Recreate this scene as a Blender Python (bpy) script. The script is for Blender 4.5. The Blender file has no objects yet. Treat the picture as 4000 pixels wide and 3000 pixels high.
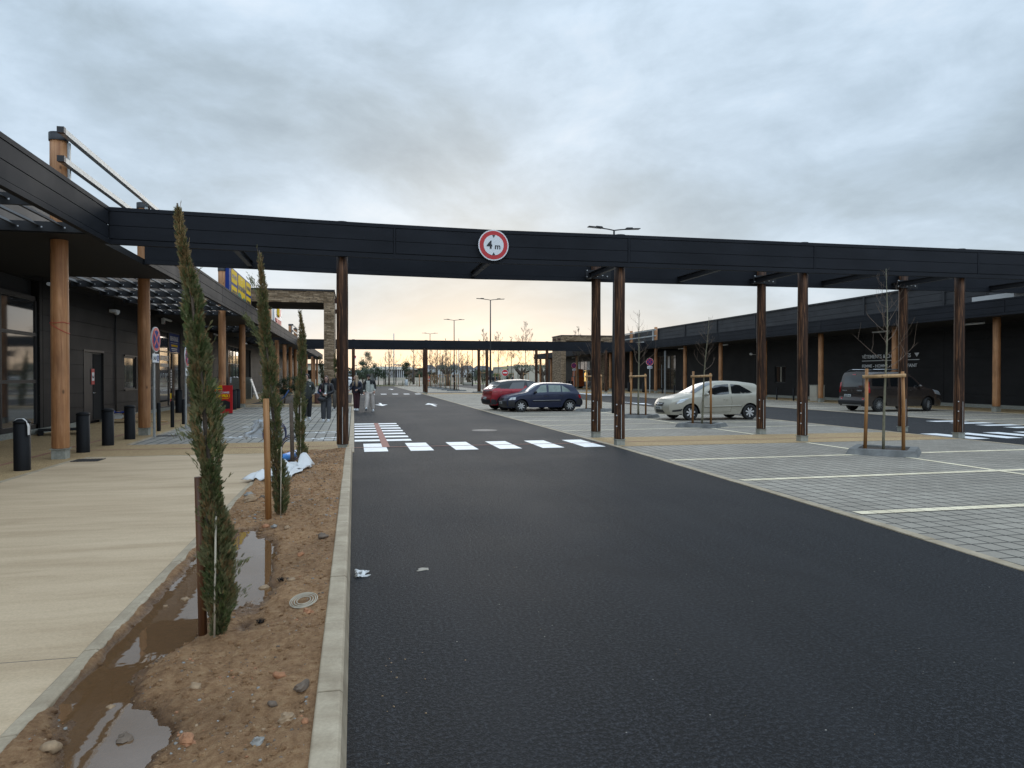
import bpy, bmesh, math, random
from math import sin, cos, pi, radians, sqrt, atan2
from mathutils import Vector, Matrix, noise
random.seed(7)
S = bpy.context.scene
# ------------------------------------------------------------------ camera
cd = bpy.data.cameras.new('camera'); cam = bpy.data.objects.new('camera', cd); S.collection.objects.link(cam)
cam.location = (0, 0, 1.6); cam.rotation_euler = (radians(90 - 0.609), 0, radians(-12.34))
cd.sensor_width = 36; cd.lens = 25.39; cd.clip_end = 3000; cd.clip_start = 0.05
S.camera = cam
# ------------------------------------------------------------------ world: overcast evening sky
w = bpy.data.worlds.new('World'); S.world = w; w.use_nodes = True
nt = w.node_tree; nt.nodes.clear()
class NT:
    def __init__(s, t): s.t = t
    def n(s, typ, **k):
        x = s.t.nodes.new(typ)
        for a, b in k.items():
            if a.startswith('i_'):
                x.inputs[a[2:].replace('_', ' ')].default_value = b
            else: setattr(x, a, b)
        return x
    def l(s, a, b): s.t.links.new(a, b)
    def m(s, op, a, b=None, c=None):
        x = s.t.nodes.new('ShaderNodeMath'); x.operation = op
        for i, v in enumerate((a, b, c)):
            if v is None: continue
            if isinstance(v, (int, float)): x.inputs[i].default_value = v
            else: s.t.links.new(v, x.inputs[i])
        return x.outputs[0]
    def ramp(s, fac, pts, interp='LINEAR'):
        x = s.t.nodes.new('ShaderNodeValToRGB'); r = x.color_ramp; r.interpolation = interp
        while len(r.elements) < len(pts): r.elements.new(0.5)
        for e, (p, c) in zip(r.elements, pts):
            e.position = p; e.color = (*c, 1) if len(c) == 3 else c
        s.t.links.new(fac, x.inputs[0]); return x.outputs[0]
    def mix(s, f, a, b, mode='MIX'):
        x = s.t.nodes.new('ShaderNodeMix'); x.data_type = 'RGBA'; x.blend_type = mode
        for i, v in ((0, f), (6, a), (7, b)):
            if isinstance(v, (int, float)): x.inputs[i].default_value = v
            elif isinstance(v, tuple): x.inputs[i].default_value = (*v, 1) if len(v) == 3 else v
            else: s.t.links.new(v, x.inputs[i])
        return x.outputs[2]
T = NT(nt)
tc = T.n('ShaderNodeTexCoord'); sep = T.n('ShaderNodeSeparateXYZ'); T.l(tc.outputs['Generated'], sep.inputs[0])
X, Y, Z = sep.outputs
zc = T.m('MAXIMUM', Z, 0.0)
den = T.m('ADD', zc, 0.34)
comb = T.n('ShaderNodeCombineXYZ'); T.l(T.m('DIVIDE', X, den), comb.inputs[0]); T.l(T.m('DIVIDE', Y, den), comb.inputs[1])
n1 = T.n('ShaderNodeTexNoise', i_Scale=1.25, i_Detail=8.0, i_Roughness=0.56, i_Distortion=0.35)
mp1 = T.n('ShaderNodeMapping'); mp1.inputs['Location'].default_value = (2.3, 0.6, 0); mp1.inputs['Rotation'].default_value = (0, 0, 0.35); mp1.inputs['Scale'].default_value = (1.0, 1.0, 1)
T.l(comb.outputs[0], mp1.inputs[0]); T.l(mp1.outputs[0], n1.inputs['Vector'])
n2 = T.n('ShaderNodeTexNoise', i_Scale=4.2, i_Detail=8.0, i_Roughness=0.6, i_Distortion=0.3); T.l(mp1.outputs[0], n2.inputs['Vector'])
nn = T.m('ADD', T.m('MULTIPLY', n1.outputs['Fac'], 0.72), T.m('MULTIPLY', n2.outputs['Fac'], 0.28))
cloud = T.ramp(nn, [(0.36, (0.25, 0.315, 0.375)), (0.45, (0.34, 0.42, 0.49)), (0.51, (0.405, 0.50, 0.595)), (0.57, (0.49, 0.595, 0.705)), (0.64, (0.60, 0.68, 0.77)), (0.72, (0.72, 0.765, 0.82))])
# lower sky is a lighter, warmer grey
low = T.ramp(zc, [(0.0, (0.60, 0.56, 0.54)), (0.06, (0.51, 0.54, 0.575)), (0.16, (0.47, 0.53, 0.595)), (0.30, (0.43, 0.51, 0.61))])
lowf = T.ramp(zc, [(0.0, (1, 1, 1)), (0.06, (0.62, 0.62, 0.62)), (0.16, (0.25, 0.25, 0.25)), (0.4, (0.0, 0.0, 0.0))])
base = T.mix(lowf, cloud, low)
# sunset glow low in the gap of the clouds
gd = Vector((sin(radians(9.5)), cos(radians(9.5)), 0))
dt = T.m('ADD', T.m('MULTIPLY', X, gd.x), T.m('MULTIPLY', Y, gd.y))
az = T.ramp(dt, [(0.86, (0, 0, 0)), (0.96, (0.20, 0.20, 0.20)), (0.988, (0.50, 0.50, 0.50)), (0.999, (1, 1, 1))])
zn = T.m('ADD', Z, T.m('MULTIPLY', T.m('SUBTRACT', n2.outputs['Fac'], 0.5), 0.04))
ge = T.ramp(zn, [(0.0, (1, 1, 1)), (0.028, (0.92, 0.92, 0.92)), (0.046, (0.40, 0.40, 0.40)), (0.068, (0.08, 0.08, 0.08)), (0.09, (0, 0, 0))])
gc = T.ramp(zn, [(0.0, (0.92, 0.73, 0.49)), (0.03, (0.90, 0.72, 0.52)), (0.055, (0.72, 0.61, 0.52)), (0.1, (0.58, 0.56, 0.55))])
gf = T.n('ShaderNodeMix', data_type='RGBA', blend_type='MULTIPLY'); gf.inputs[0].default_value = 1
T.l(az, gf.inputs[6]); T.l(ge, gf.inputs[7])
col = T.mix(gf.outputs[2], base, gc)
sky = T.n('ShaderNodeTexSky', sky_type='NISHITA', sun_disc=False, sun_elevation=radians(9), sun_rotation=radians(9.5))
skys = T.mix(1.0, sky.outputs[0], (0.07, 0.07, 0.07), 'MULTIPLY')
fin = T.mix(0.1, col, skys)
# overhead cloud deck and unseen sky behind the camera, brightened to light the ground
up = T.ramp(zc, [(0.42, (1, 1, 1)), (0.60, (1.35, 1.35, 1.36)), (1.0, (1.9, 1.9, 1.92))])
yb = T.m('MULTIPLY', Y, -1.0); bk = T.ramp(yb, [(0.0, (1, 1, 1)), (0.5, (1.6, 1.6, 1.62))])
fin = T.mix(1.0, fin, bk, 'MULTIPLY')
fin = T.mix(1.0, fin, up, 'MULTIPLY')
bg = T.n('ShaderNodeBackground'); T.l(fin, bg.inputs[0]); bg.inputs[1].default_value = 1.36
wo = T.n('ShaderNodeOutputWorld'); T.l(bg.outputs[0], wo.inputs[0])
# ------------------------------------------------------------------ sun behind the cloud
sd = bpy.data.lights.new('sun', 'SUN'); sun = bpy.data.objects.new('sun', sd); S.collection.objects.link(sun)
sd.energy = 0.5; sd.angle = radians(25); sd.color = (1.0, 0.93, 0.85)
_d = -Vector((sin(radians(9.5)) * cos(radians(14)), cos(radians(9.5)) * cos(radians(14)), sin(radians(14))))
sun.rotation_euler = _d.to_track_quat('-Z', 'Y').to_euler()
S.view_settings.view_transform = 'Standard'; S.view_settings.look = 'None'; S.view_settings.exposure = 0.0; S.view_settings.gamma = 1
S.view_settings.use_curve_mapping = False
# ================================================================== helpers
def link(o): S.collection.objects.link(o); return o
def tag(o, label=None, cat=None, group=None, kind=None):
    if label: o['label'] = label
    if cat: o['category'] = cat
    if group: o['group'] = group
    if kind: o['kind'] = kind
    return o
def empty(name, loc=(0, 0, 0), rz=0.0, label=None, cat=None, group=None):
    o = bpy.data.objects.new(name, None); o.empty_display_size = 0.1; o.location = loc; o.rotation_euler = (0, 0, rz); link(o)
    return tag(o, label, cat, group)
class MB:
    def __init__(s): s.v = []; s.f = []; s.mi = []; s.cur = 0; s.sm = []; s.smooth = False
    def add(s, vs, fs, M=None):
        b = len(s.v)
        for p in vs:
            p = Vector(p)
            if M is not None: p = M @ p
            s.v.append(tuple(p))
        for f in fs:
            s.f.append([b + i for i in f]); s.mi.append(s.cur); s.sm.append(s.smooth)
        return s
    def box(s, x0, x1, y0, y1, z0, z1, M=None):
        return s.add([(x0, y0, z0), (x1, y0, z0), (x1, y1, z0), (x0, y1, z0), (x0, y0, z1), (x1, y0, z1), (x1, y1, z1), (x0, y1, z1)],
                     [(0, 3, 2, 1), (4, 5, 6, 7), (0, 1, 5, 4), (1, 2, 6, 5), (2, 3, 7, 6), (3, 0, 4, 7)], M)
    def quad(s, a, b, c, d): return s.add([a, b, c, d], [(0, 1, 2, 3)])
    def tube(s, pts, r, n=8, caps=True, sm=True):
        old = s.smooth; s.smooth = sm
        pts = [Vector(p) for p in pts]; k = len(pts)
        if not isinstance(r, (list, tuple)): r = [r] * k
        b = len(s.v); up = None
        for i, p in enumerate(pts):
            d = (pts[min(i + 1, k - 1)] - pts[max(i - 1, 0)])
            if d.length < 1e-9: d = Vector((0, 0, 1))
            d.normalize()
            if up is None: up = d.orthogonal().normalized()
            else:
                up = up - d * up.dot(d)
                up = up.normalized() if up.length > 1e-6 else d.orthogonal().normalized()
            q = d.cross(up)
            for j in range(n):
                a = 2 * pi * j / n
                s.v.append(tuple(p + (up * cos(a) + q * sin(a)) * r[i]))
        for i in range(k - 1):
            for j in range(n):
                s.f.append([b + i * n + j, b + i * n + (j + 1) % n, b + (i + 1) * n + (j + 1) % n, b + (i + 1) * n + j]); s.mi.append(s.cur); s.sm.append(sm)
        if caps:
            s.f.append([b + j for j in reversed(range(n))]); s.mi.append(s.cur); s.sm.append(False)
            s.f.append([b + (k - 1) * n + j for j in range(n)]); s.mi.append(s.cur); s.sm.append(False)
        s.smooth = old; return s
    def lathe(s, prof, n=16, M=None, sm=True):
        b = len(s.v)
        for (r, z) in prof:
            for j in range(n):
                a = 2 * pi * j / n; p = Vector((r * cos(a), r * sin(a), z))
                s.v.append(tuple(M @ p if M is not None else p))
        for i in range(len(prof) - 1):
            for j in range(n):
                s.f.append([b + i * n + j, b + i * n + (j + 1) % n, b + (i + 1) * n + (j + 1) % n, b + (i + 1) * n + j]); s.mi.append(s.cur); s.sm.append(sm)
        return s
    def ell(s, c, r, n=12, m=8, M=None):
        prof = []
        b = len(s.v); c = Vector(c)
        for i in range(m + 1):
            t = -pi / 2 + pi * i / m
            for j in range(n):
                a = 2 * pi * j / n
                p = c + Vector((r[0] * cos(t) * cos(a), r[1] * cos(t) * sin(a), r[2] * sin(t)))
                s.v.append(tuple(M @ p if M is not None else p))
        for i in range(m):
            for j in range(n):
                s.f.append([b + i * n + j, b + i * n + (j + 1) % n, b + (i + 1) * n + (j + 1) % n, b + (i + 1) * n + j]); s.mi.append(s.cur); s.sm.append(True)
        return s
    def prism(s, out, z0, z1, M=None):
        n = len(out)
        vs = [(x, y, z0) for x, y in out] + [(x, y, z1) for x, y in out]
        fs = [tuple(reversed(range(n))), tuple(range(n, 2 * n))] + [(i, (i + 1) % n, n + (i + 1) % n, n + i) for i in range(n)]
        return s.add(vs, fs, M)
    def build(s, name, mats, parent=None, loc=None, bevel=0, seg=2):
        me = bpy.data.meshes.new(name); me.from_pydata(s.v, [], s.f)
        if not isinstance(mats, (list, tuple)): mats = [mats]
        for m in mats: me.materials.append(m)
        me.polygons.foreach_set('material_index', s.mi); me.polygons.foreach_set('use_smooth', s.sm)
        me.update(); o = bpy.data.objects.new(name, me); link(o)
        if parent is not None: o.parent = parent
        if loc: o.location = loc
        if bevel:
            md = o.modifiers.new('bevel', 'BEVEL'); md.width = bevel; md.segments = seg; md.limit_method = 'ANGLE'; md.angle_limit = radians(40)
        return o
def copy_tree(o, parent=None):
    c = o.copy(); link(c); c.parent = parent
    for ch in list(o.children): copy_tree(ch, c)
    return c
def rigid(loc=(0, 0, 0), rz=0.0, rx=0.0, ry=0.0):
    return Matrix.Translation(loc) @ Matrix.Rotation(rz, 4, 'Z') @ Matrix.Rotation(ry, 4, 'Y') @ Matrix.Rotation(rx, 4, 'X')
# frames whose local x/y lie on a wall and z points out of it
def FR(loc, facing):
    ax = {'+X': ((0, 1, 0), (0, 0, 1), (1, 0, 0)), '-X': ((0, -1, 0), (0, 0, 1), (-1, 0, 0)), '-Y': ((1, 0, 0), (0, 0, 1), (0, -1, 0)), '+Z': ((1, 0, 0), (0, 1, 0), (0, 0, 1)), '+Y': ((-1, 0, 0), (0, 0, 1), (0, 1, 0))}[facing]
    m = Matrix([[ax[0][i], ax[1][i], ax[2][i], loc[i]] for i in range(3)] + [[0, 0, 0, 1]]); return m
def text(name, s, size, m, parent, M, depth=0.004, bold=0.0, fit=None, align='LEFT', sx=1.0, shear=0.0):
    cu = bpy.data.curves.new('t', 'FONT'); cu.body = s; cu.size = size; cu.extrude = depth; cu.offset = bold; cu.align_x = align; cu.shear = shear; cu.resolution_u = 3
    to = bpy.data.objects.new('t', cu); link(to); dg = bpy.context.evaluated_depsgraph_get()
    me = bpy.data.meshes.new_from_object(to.evaluated_get(dg)); bpy.data.objects.remove(to); bpy.data.curves.remove(cu)
    xs = [v.co.x for v in me.vertices]; wd = max(xs) - min(xs); k = (fit / wd if fit else sx)
    me.transform(Matrix.Diagonal((k, 1, 1, 1))); me.transform(M)
    me.materials.clear(); me.materials.append(m)
    o = bpy.data.objects.new(name, me); link(o); o.parent = parent
    return o
# ------------------------------------------------------------------ materials
def mat(name, col, rough=0.6, metal=0.0, spec=0.5, var=0.0, vs=3.0, bump=0.0, bs=40.0, coat=0.0, stretch=None, alpha=None, emit=None, var2=None):
    m = bpy.data.materials.new(name); m.use_nodes = True; t = NT(m.node_tree); b = m.node_tree.nodes['Principled BSDF']
    b.inputs['Roughness'].default_value = rough; b.inputs['Metallic'].default_value = metal; b.inputs['Specular IOR Level'].default_value = spec
    b.inputs['Coat Weight'].default_value = coat; b.inputs['Coat Roughness'].default_value = 0.05
    if alpha is not None: b.inputs['Alpha'].default_value = alpha
    if emit: b.inputs['Emission Color'].default_value = (*col, 1); b.inputs['Emission Strength'].default_value = emit
    c = (*col, 1); b.inputs['Base Color'].default_value = c
    if var or bump:
        tc = t.n('ShaderNodeTexCoord'); mp = t.n('ShaderNodeMapping'); t.l(tc.outputs['Object'], mp.inputs[0])
        if stretch: mp.inputs['Scale'].default_value = stretch
    if var:
        n = t.n('ShaderNodeTexNoise', i_Scale=vs, i_Detail=5.0, i_Roughness=0.6); t.l(mp.outputs[0], n.inputs['Vector'])
        a = tuple(x * (1 - var) for x in col); bb = var2 if var2 else tuple(min(1, x * (1 + var)) for x in col)
        t.l(t.ramp(n.outputs['Fac'], [(0.3, a), (0.7, bb)]), b.inputs['Base Color'])
    if bump:
        n = t.n('ShaderNodeTexNoise', i_Scale=bs, i_Detail=3.0); t.l(mp.outputs[0], n.inputs['Vector'])
        bp = t.n('ShaderNodeBump'); bp.inputs['Strength'].default_value = bump; bp.inputs['Distance'].default_value = 0.01
        t.l(n.outputs['Fac'], bp.inputs['Height']); t.l(bp.outputs[0], b.inputs['Normal'])
    return m
def base_nodes(name, rough=0.7, spec=0.4):
    m = bpy.data.materials.new(name); m.use_nodes = True; t = NT(m.node_tree); b = m.node_tree.nodes['Principled BSDF']
    b.inputs['Roughness'].default_value = rough; b.inputs['Specular IOR Level'].default_value = spec
    tc = t.n('ShaderNodeTexCoord'); return m, t, b, tc.outputs['Object']
def nz(t, vec, scale, detail=4.0, rough=0.55, stretch=None, dist=0.0):
    if stretch:
        mp = t.n('ShaderNodeMapping'); mp.inputs['Scale'].default_value = stretch; t.l(vec, mp.inputs[0]); vec = mp.outputs[0]
    n = t.n('ShaderNodeTexNoise', i_Scale=scale, i_Detail=detail, i_Roughness=rough, i_Distortion=dist); t.l(vec, n.inputs['Vector']); return n.outputs['Fac']
def bumpn(t, b, h, strength=0.3, dist=0.01):
    bp = t.n('ShaderNodeBump'); bp.inputs['Strength'].default_value = strength; bp.inputs['Distance'].default_value = dist
    t.l(h, bp.inputs['Height']); t.l(bp.outputs[0], b.inputs['Normal'])
# asphalt
def asphalt(name):
    m, t, b, v = base_nodes(name, 0.62, 0.25)
    f = t.m('ADD', t.m('MULTIPLY', nz(t, v, 110, 2.0, 0.8), 0.5), t.m('MULTIPLY', nz(t, v, 42, 2.0, 0.7), 0.5)); g = nz(t, v, 0.35, 4.0); h = nz(t, v, 0.9, 3.0, 0.5, (6, 0.25, 1))
    c = t.ramp(f, [(0.41, (0.0007, 0.0008, 0.0010)), (0.50, (0.0052, 0.0057, 0.0069)), (0.60, (0.036, 0.038, 0.043))])
    c = t.mix(1.0, c, t.ramp(g, [(0.3, (0.8, 0.8, 0.8)), (0.7, (1.2, 1.2, 1.22))]), 'MULTIPLY')
    c = t.mix(1.0, c, t.ramp(h, [(0.35, (0.88, 0.88, 0.88)), (0.65, (1.1, 1.1, 1.1))]), 'MULTIPLY')
    if name == 'asphalt':   # the longitudinal paving seam and the polished wheel paths
        s = t.n('ShaderNodeSeparateXYZ'); t.l(v, s.inputs[0]); wx = t.m('ADD', s.outputs[0], t.m('MULTIPLY', nz(t, v, 1.5, 3.0), 0.10))
        c = t.mix(t.m('MULTIPLY', t.m('LESS_THAN', t.m('ABSOLUTE', t.m('SUBTRACT', wx, 2.95)), 0.010), 0.45), c, (0.002, 0.002, 0.0025))
        for px in (0.75, 2.25, 3.7, 5.0):
            f2 = t.ramp(t.m('ABSOLUTE', t.m('SUBTRACT', wx, px)), [(0.05, (0.20, 0.20, 0.20)), (0.34, (0, 0, 0))]); c = t.mix(f2, c, (0.020, 0.021, 0.024))
        st = t.ramp(nz(t, v, 0.55, 5.0, 0.6, None, 1.0), [(0.60, (0, 0, 0)), (0.66, (0.35, 0.35, 0.35))]); c = t.mix(st, c, (0.003, 0.003, 0.004))
    vo = t.n('ShaderNodeTexVoronoi', i_Scale=5.5); t.l(v, vo.inputs['Vector'])
    sp = t.ramp(vo.outputs['Distance'], [(0.017, (1, 1, 1)), (0.022, (0, 0, 0))], 'CONSTANT')
    c = t.mix(t.m('MULTIPLY', sp, 0.9), c, (0.42, 0.38, 0.33))
    t.l(c, b.inputs['Base Color'])
    t.l(t.m('ADD', t.m('MULTIPLY', g, 0.22), 0.60), b.inputs['Roughness'])
    bumpn(t, b, f, 0.8, 0.02); return m
def pavers(name, c0, c1, sx, sy, jx, jy, joint):
    m, t, b, v = base_nodes(name, 0.75, 0.35)
    s = t.n('ShaderNodeSeparateXYZ'); wob = nz(t, v, 1.2, 2.0)
    t.l(v, s.inputs[0])
    ux = t.m('DIVIDE', t.m('ADD', s.outputs[0], t.m('MULTIPLY', wob, 0.012)), sx); uy = t.m('DIVIDE', t.m('ADD', s.outputs[1], t.m('MULTIPLY', wob, 0.012)), sy)
    fx = t.m('FRACT', ux); fy = t.m('FRACT', uy)
    ex = t.m('LESS_THAN', fx, jx / sx); ey = t.m('LESS_THAN', fy, jy / sy)
    jm = t.m('MAXIMUM', ex, ey)
    cb = t.n('ShaderNodeCombineXYZ'); t.l(t.m('FLOOR', ux), cb.inputs[0]); t.l(t.m('FLOOR', uy), cb.inputs[1])
    wn = t.n('ShaderNodeTexWhiteNoise', noise_dimensions='3D'); t.l(cb.outputs[0], wn.inputs[0])
    c = t.mix(wn.outputs['Value'], c0, c1)
    g = nz(t, v, 0.5, 4.0)
    c = t.mix(1.0, c, t.ramp(g, [(0.3, (0.80, 0.79, 0.78)), (0.7, (1.13, 1.13, 1.13))]), 'MULTIPLY')
    c = t.mix(1.0, c, t.ramp(nz(t, v, 60, 2.0, 0.7), [(0.3, (0.85, 0.85, 0.85)), (0.7, (1.12, 1.12, 1.12))]), 'MULTIPLY')
    c = t.mix(jm, c, joint); t.l(c, b.inputs['Base Color'])
    bumpn(t, b, t.m('SUBTRACT', 1.0, jm), 0.5, 0.006); return m
def resin(name):
    m, t, b, v = base_nodes(name, 0.8, 0.3)
    c = t.ramp(nz(t, v, 70, 2.0, 0.75), [(0.28, (0.15, 0.088, 0.036)), (0.5, (0.38, 0.255, 0.125)), (0.72, (0.62, 0.47, 0.27))])
    c = t.mix(1.0, c, t.ramp(nz(t, v, 0.6), [(0.3, (0.86, 0.84, 0.82)), (0.7, (1.12, 1.12, 1.1))]), 'MULTIPLY')
    t.l(c, b.inputs['Base Color']); bumpn(t, b, nz(t, v, 80, 2.0), 0.5, 0.01); return m
def concrete(name, c0, c1, c2, stretch=(0.35, 1.6, 1), sc=1.1, joint=None):
    m, t, b, v = base_nodes(name, 0.7, 0.35)
    c = t.ramp(nz(t, v, sc, 6.0, 0.6, stretch, 0.5), [(0.30, c0), (0.5, c1), (0.70, c2)])
    c = t.mix(1.0, c, t.ramp(nz(t, v, 60, 3.0, 0.7), [(0.3, (0.88, 0.88, 0.88)), (0.7, (1.08, 1.08, 1.08))]), 'MULTIPLY')
    c = t.mix(1.0, c, t.ramp(nz(t, v, 2.3, 4.0, 0.6, (0.5, 3.2, 1), 0.8), [(0.30, (0.90, 0.885, 0.86)), (0.55, (1.02, 1.02, 1.02))]), 'MULTIPLY')
    if joint:
        s = t.n('ShaderNodeSeparateXYZ'); t.l(v, s.inputs[0])
        for (ax, pos, wd) in joint:
            e = t.m('LESS_THAN', t.m('ABSOLUTE', t.m('SUBTRACT', s.outputs[ax], pos)), wd); c = t.mix(e, c, (0.06, 0.05, 0.04))
    t.l(c, b.inputs['Base Color']); bumpn(t, b, nz(t, v, 70, 3.0), 0.25, 0.006); return m
def wood(name, cols, sc=2.0, knots=True, rough=0.5, spec=0.4):
    m, t, b, v = base_nodes(name, rough, spec)
    mp = t.n('ShaderNodeMapping'); mp.inputs['Scale'].default_value = (9, 9, 0.5); t.l(v, mp.inputs[0])
    f = nz(t, mp.outputs[0], sc, 6.0, 0.65, None, 1.2)
    c = t.ramp(f, [(0.25, cols[0]), (0.5, cols[1]), (0.75, cols[2])])
    c = t.mix(1.0, c, t.ramp(nz(t, v, 1.3, 4.0, 0.6, (1, 1, 0.6)), [(0.3, (0.62, 0.58, 0.55)), (0.7, (1.28, 1.25, 1.2))]), 'MULTIPLY')
    if knots:
        vo = t.n('ShaderNodeTexVoronoi', i_Scale=2.2); mp2 = t.n('ShaderNodeMapping'); mp2.inputs['Scale'].default_value = (1.6, 1.6, 0.8); t.l(v, mp2.inputs[0]); t.l(mp2.outputs[0], vo.inputs['Vector'])
        k = t.ramp(vo.outputs['Distance'], [(0.04, (1, 1, 1)), (0.10, (0, 0, 0))]); c = t.mix(t.m('MULTIPLY', k, 0.75), c, tuple(x * 0.25 for x in cols[0]))
    t.l(c, b.inputs['Base Color']); bumpn(t, b, f, 0.25, 0.01); return m
def stonewall(name):
    m, t, b, v = base_nodes(name, 0.8, 0.3)
    s = t.n('ShaderNodeSeparateXYZ'); t.l(v, s.inputs[0])
    cb = t.n('ShaderNodeCombineXYZ'); wz = nz(t, v, 1.7, 2.0); wx = nz(t, v, 3.0, 2.0)
    t.l(t.m('ADD', t.m('ADD', s.outputs[0], s.outputs[1]), t.m('MULTIPLY', wx, 0.3)), cb.inputs[0]); t.l(t.m('ADD', s.outputs[2], t.m('MULTIPLY', wz, 0.10)), cb.inputs[1])
    br = t.n('ShaderNodeTexBrick', offset=0.43, squash=1.6, squash_frequency=3, i_Scale=1.0, i_Mortar_Size=0.006, i_Mortar_Smooth=0.3, i_Brick_Width=0.38, i_Row_Height=0.085, i_Bias=0.0)
    br.inputs['Color1'].default_value = (0.17, 0.115, 0.065, 1); br.inputs['Color2'].default_value = (0.42, 0.31, 0.20, 1); br.inputs['Mortar'].default_value = (0.03, 0.025, 0.02, 1)
    t.l(cb.outputs[0], br.inputs['Vector'])
    c = t.mix(1.0, br.outputs['Color'], t.ramp(nz(t, v, 5, 4.0, 0.6, (1, 1, 3)), [(0.3, (0.5, 0.5, 0.52)), (0.7, (1.35, 1.3, 1.25))]), 'MULTIPLY')
    t.l(c, b.inputs['Base Color']); h = t.m('ADD', t.m('MULTIPLY', t.m('SUBTRACT', 1.0, br.outputs['Fac']), 0.7), t.m('MULTIPLY', nz(t, v, 6, 4.0, 0.6, (1, 1, 3)), 0.6))
    bumpn(t, b, h, 0.9, 0.05); return m
def soilmat(name):
    m, t, b, v = base_nodes(name, 0.85, 0.3)
    c = t.ramp(nz(t, v, 16, 8.0, 0.8), [(0.28, (0.19, 0.095, 0.040)), (0.5, (0.40, 0.23, 0.115)), (0.72, (0.58, 0.385, 0.21))])
    c = t.mix(1.0, c, t.ramp(nz(t, v, 1.3, 4.0), [(0.3, (0.72, 0.68, 0.64)), (0.7, (1.15, 1.12, 1.08))]), 'MULTIPLY')
    s = t.n('ShaderNodeSeparateXYZ'); t.l(v, s.inputs[0])
    wet = t.ramp(t.m('ADD', s.outputs[2], t.m('MULTIPLY', nz(t, v, 4), 0.012)), [(0.030, (0.42, 0.38, 0.34)), (0.060, (1, 1, 1))])
    c = t.mix(1.0, c, wet, 'MULTIPLY'); t.l(c, b.inputs['Base Color'])
    t.l(t.ramp(s.outputs[2], [(0.020, (0.25, 0.25, 0.25)), (0.05, (0.85, 0.85, 0.85))]), b.inputs['Roughness'])
    bumpn(t, b, t.m('ADD', nz(t, v, 38, 6.0, 0.75), t.m('MULTIPLY', nz(t, v, 140, 3.0, 0.7), 0.5)), 1.0, 0.03); return m
def glassm(name, tint=(0.02, 0.025, 0.028), rough=0.03, spec=0.9):
    return mat(name, tint, rough, 0.0, spec, coat=0.6)
def clad(name, col, rough=0.38):
    m, t, b, v = base_nodes(name, rough, 0.14)
    c = t.ramp(nz(t, v, 0.7, 4.0, 0.6, (1, 1, 2)), [(0.3, tuple(x * 0.8 for x in col)), (0.7, tuple(x * 1.25 for x in col))]); t.l(c, b.inputs['Base Color'])
    t.l(t.m('ADD', t.m('MULTIPLY', nz(t, v, 1.1), 0.18), rough - 0.09), b.inputs['Roughness'])
    bumpn(t, b, nz(t, v, 1.4, 2.0, 0.5, (1, 1, 0.4)), 0.12, 0.02); return m
def leafm(name, c0, c1, sc=9.0):
    m, t, b, v = base_nodes(name, 0.65, 0.3)
    c = t.ramp(nz(t, v, sc, 4.0, 0.6), [(0.32, c0), (0.68, c1)]); t.l(c, b.inputs['Base Color'])
    return m
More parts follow.
